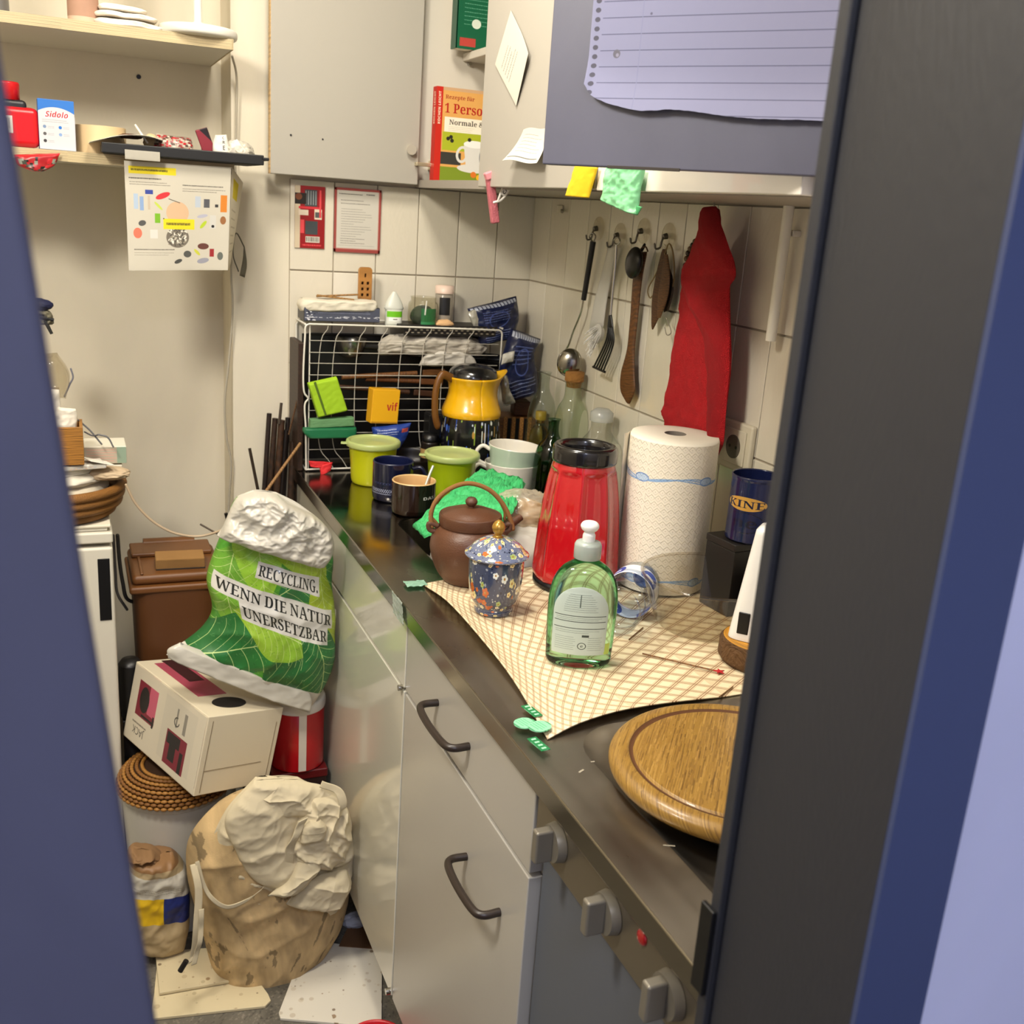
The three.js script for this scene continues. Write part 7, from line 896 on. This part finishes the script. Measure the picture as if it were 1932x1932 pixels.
  W(sk, 'sack_body', pillow([[.2261,-.0647,-1.82],[.1979,.0226,-1.82],[.1847,.1013,-1.82],[.1605,.2167,-1.82],[.168,.2983,-1.82],[.2202,.3589,-1.82],[.2806,.3776,-1.82]], [[.3119,-.1011,-1.82],[.4,-.0442,-1.82],[.4617,.0363,-1.82],[.484,.1485,-1.82],[.4782,.2511,-1.82],[.4433,.3437,-1.82],[.3734,.3796,-1.82]], { d: 0.11, back: 0.4, amp: 0.011, f: 9, nu: 90, nv: 100, cap: 0.34, pu: 2.1, rid: 0.5, seed: 5, fold: { k: 30, th: 1.35, w: 5 } }), cm2);
  const fold = (L, Rr, d, seed, amp = 0.011, f = 20, th = 0.6, k = 70) => W(sk, 'fabric_fold', pillow(L, Rr, { d, back: 0.4, amp: amp * 0.75, f: f * 0.8, nu: 90, nv: 84, cap: 0.3, pu: 2.2, rid: 0.85, seed, fold: { k: k * 0.8, th, w: 7 } }), cm3);
  fold([[.2511,.1608,-1.765],[.2315,.2276,-1.765],[.2078,.3145,-1.765],[.2279,.3795,-1.765],[.2839,.4424,-1.765]], [[.4515,.1102,-1.765],[.4738,.1884,-1.765],[.4738,.2748,-1.765],[.446,.3641,-1.765],[.362,.4319,-1.765]], 0.055, 12, 0.012, 20, 1.1, 46);
  fold([[.3339,.2071,-1.715],[.2639,.267,-1.715],[.237,.3299,-1.715],[.2204,.3948,-1.715],[.274,.4661,-1.715]], [[.3541,.2218,-1.715],[.3685,.3039,-1.715],[.3626,.3744,-1.715],[.3481,.4224,-1.715],[.3272,.4595,-1.715]], 0.028, 2, 0.008, 20, 0.75, 55);
  fold([[.2836,.3944,-1.715],[.2739,.4352,-1.715],[.2932,.4629,-1.715]], [[.434,.3672,-1.715],[.4289,.4142,-1.715],[.3518,.4555,-1.715]], 0.028, 11, 0.012, 20, 1.3, 60);
  fold([[.3518,.2553,-1.705],[.3431,.327,-1.705],[.3554,.3933,-1.705],[.3799,.4229,-1.705]], [[.439,.2668,-1.705],[.4556,.3168,-1.705],[.4468,.3768,-1.705],[.4203,.4182,-1.705]], 0.03, 4, 0.014, 24, 0.2, 80);
  fold([[.3311,.1982,-1.7],[.3511,.2235,-1.7],[.3712,.2488,-1.7]], [[.4347,.1688,-1.7],[.4569,.2125,-1.7],[.4486,.2503,-1.7]], 0.03, 7, 0.008, 20, 1.4, 60);
  fold([[.2942,.2313,-1.69],[.3288,.2588,-1.69],[.3485,.2896,-1.69]], [[.3492,.2215,-1.69],[.3891,.2695,-1.69],[.3985,.3143,-1.69]], 0.02, 8, 0.012);
  fold([[.3499,.3451,-1.675],[.3544,.3759,-1.675],[.3691,.389,-1.675]], [[.3966,.3475,-1.675],[.4002,.3696,-1.675],[.3879,.3889,-1.675]], 0.016, 9, 0.004, 30);
  const strap = (p, w) => { const c = new THREE.CatmullRomCurve3(p.map(q => new THREE.Vector3(...q)), false, 'centripetal'); W(sk, 'strap', surf(6, 60, (u, v) => { const a = c.getPoint(v), t = c.getTangent(v), s = (u - 0.5) * w; return [a.x + s * Math.abs(t.y) , a.y + s * Math.abs(t.x), a.z + 0.002 * Math.sin(v * 14)]; }, 0.002), cm3); };
  strap([[.1709,.3115,-1.72], [.1813,.265,-1.71], [.194,.2406,-1.7], [.2225,.2169,-1.7], [.2565,.2209,-1.7], [.286,.2436,-1.7]], 0.008);
  strap([[.1643,.3072,-1.72], [.1707,.2629,-1.7], [.1658,.2026,-1.69], [.159,.1344,-1.69], [.1512,.1187,-1.69]], 0.014);
  strap([[.1738,.2295,-1.69], [.1699,.1744,-1.68], [.1577,.1214,-1.68]], 0.01);
  strap([[.3815,.3855,-1.71], [.4125,.3808,-1.69], [.43,.4008,-1.68], [.4241,.4357,-1.68], [.3934,.4483,-1.7]], 0.016);
  strap([[.3356,.2739,-1.7], [.3342,.3336,-1.68], [.3456,.3718,-1.67], [.3551,.398,-1.67]], 0.018);
  W(sk, 'strap_clip', rod([.1331,.1114,-1.68], [.1447,.1318,-1.68], 0.005), M(0x1d1916, 0.5));
  // paper sack on the left
  const pb = G('flour_bag', 'crumpled paper bag with yellow and blue label beside the cloth sack', 'paper bag', [0.11, 0, -1.9]); const pt = tex(300, 560, (x, w, h) => { x.fillStyle = '#b09a74'; x.fillRect(0, 0, w, h); x.fillStyle = '#c9c3b4'; x.fillRect(0, 110, w, 130); lines(x, 20, 190, 260, 3, 12, '#a39c8a', 4, 0.1, 3); x.fillStyle = '#dcb316'; x.fillRect(0, 240, w * 0.6, 125); x.fillStyle = '#1c2a6c'; x.fillRect(w * 0.56, 240, w * 0.44, 125); x.fillStyle = '#8f6a44'; x.fillRect(0, 0, w, 60); });
  W(pb, 'bag', pillow([[.0705,.0203,-1.88],[.0566,.0867,-1.88],[.0527,.1495,-1.88],[.0577,.2093,-1.88],[.0597,.2425,-1.88]], [[.1552,-.0007,-1.88],[.1689,.0604,-1.88],[.1692,.1362,-1.88],[.1641,.1933,-1.88],[.1397,.2338,-1.88]], { d: 0.045, back: 0.9, amp: 0.008, f: 24, nu: 44, nv: 50, cap: 0.15, pu: 3, rid: 0.7, seed: 3 }), printed(pt, 0.5)); W(pb, 'torn_top', pillow([[.0582,.2342,-1.875],[.0559,.2537,-1.875],[.0659,.2613,-1.875]], [[.1319,.2192,-1.875],[.1202,.2337,-1.875],[.0969,.2504,-1.875]], { d: 0.03, back: 0.8, amp: 0.014, f: 40, nu: 30, nv: 16, rid: 0.8, seed: 5 }), M(0x8a6844, 0.8));
  // bundle of sticks between the wall and the worktop
  const stick = (a, b, r, c, label, group) => { const f = rod([0, 0, 0], [b[0] - a[0], b[1] - a[1], b[2] - a[2]], r, r * 0.92, 8); return single('bamboo_stick', label, 'stick', a, f, wood(c, 0.6, 1, 3), group); };
  const g = 'dark sticks leaning in the gap beside the worktop', ords = ['leftmost', 'second from the left', 'third from the left', 'fourth, tall and reddish,', 'short front one', 'thick dark one', 'rightmost at the worktop end', 'short middle one'];
  const tops = [[.4105,1.0193,-2.34],[.4224,1.0094,-2.34],[.4356,1.0068,-2.34],[.4524,1.009,-2.34],[.4323,.9474,-2.34],[.4626,.9567,-2.34],[.4738,.9339,-2.34],[.4466,.9819,-2.34]], bots = [[.3907,.803,-2.32],[.4028,.796,-2.32],[.4222,.7951,-2.32],[.4417,.7903,-2.32],[.4125,.7892,-2.32],[.4541,.7807,-2.32],[.469,.7669,-2.32],[.4319,.7933,-2.32]];
  tops.forEach((t, i) => { const k = t[1] / Math.max(0.2, t[1] - bots[i][1]), bt0 = [t[0] + (bots[i][0] - t[0]) * Math.min(k, 5), 0.01, -2.34 + 0.008 * (i % 3)]; bt0[0] = Math.max(0.348, Math.min(0.447, bt0[0])); stick(bt0, [t[0], t[1], -2.352 + 0.008 * (i % 3)], 0.0062 + 0.001 * (i % 3), [0x2a180e, 0x3a2414, 0x4a2f1a, 0x20120a][i % 4], 'dark brown stick in the bundle beside the worktop, ' + ords[i].replace(',', '').replace(',', ''), g); });
  stick([.375,.8749,-2.2], [.4654,.9678,-2.27], 0.0035, 0xb58a58, 'pale curved stick rising from the recycling bag to the rack'); stick([.3719,.8489,-2.25], [.3503,.963,-2.25], 0.0035, 0x3a2c1e, 'single dark stick standing apart against the white wall'); stick([.445,.9809,-2.3], [.4748,1.1198,-2.29], 0.002, 0x6a4a2c, 'very thin brown rod in front of the dark board'); stick([.429,.9991,-2.33], [.4344,1.0469,-2.335], 0.0035, 0x4a3d30, 'thin grey brown stick tip above the dark bundle');
}

renderer.render(scene, camera);
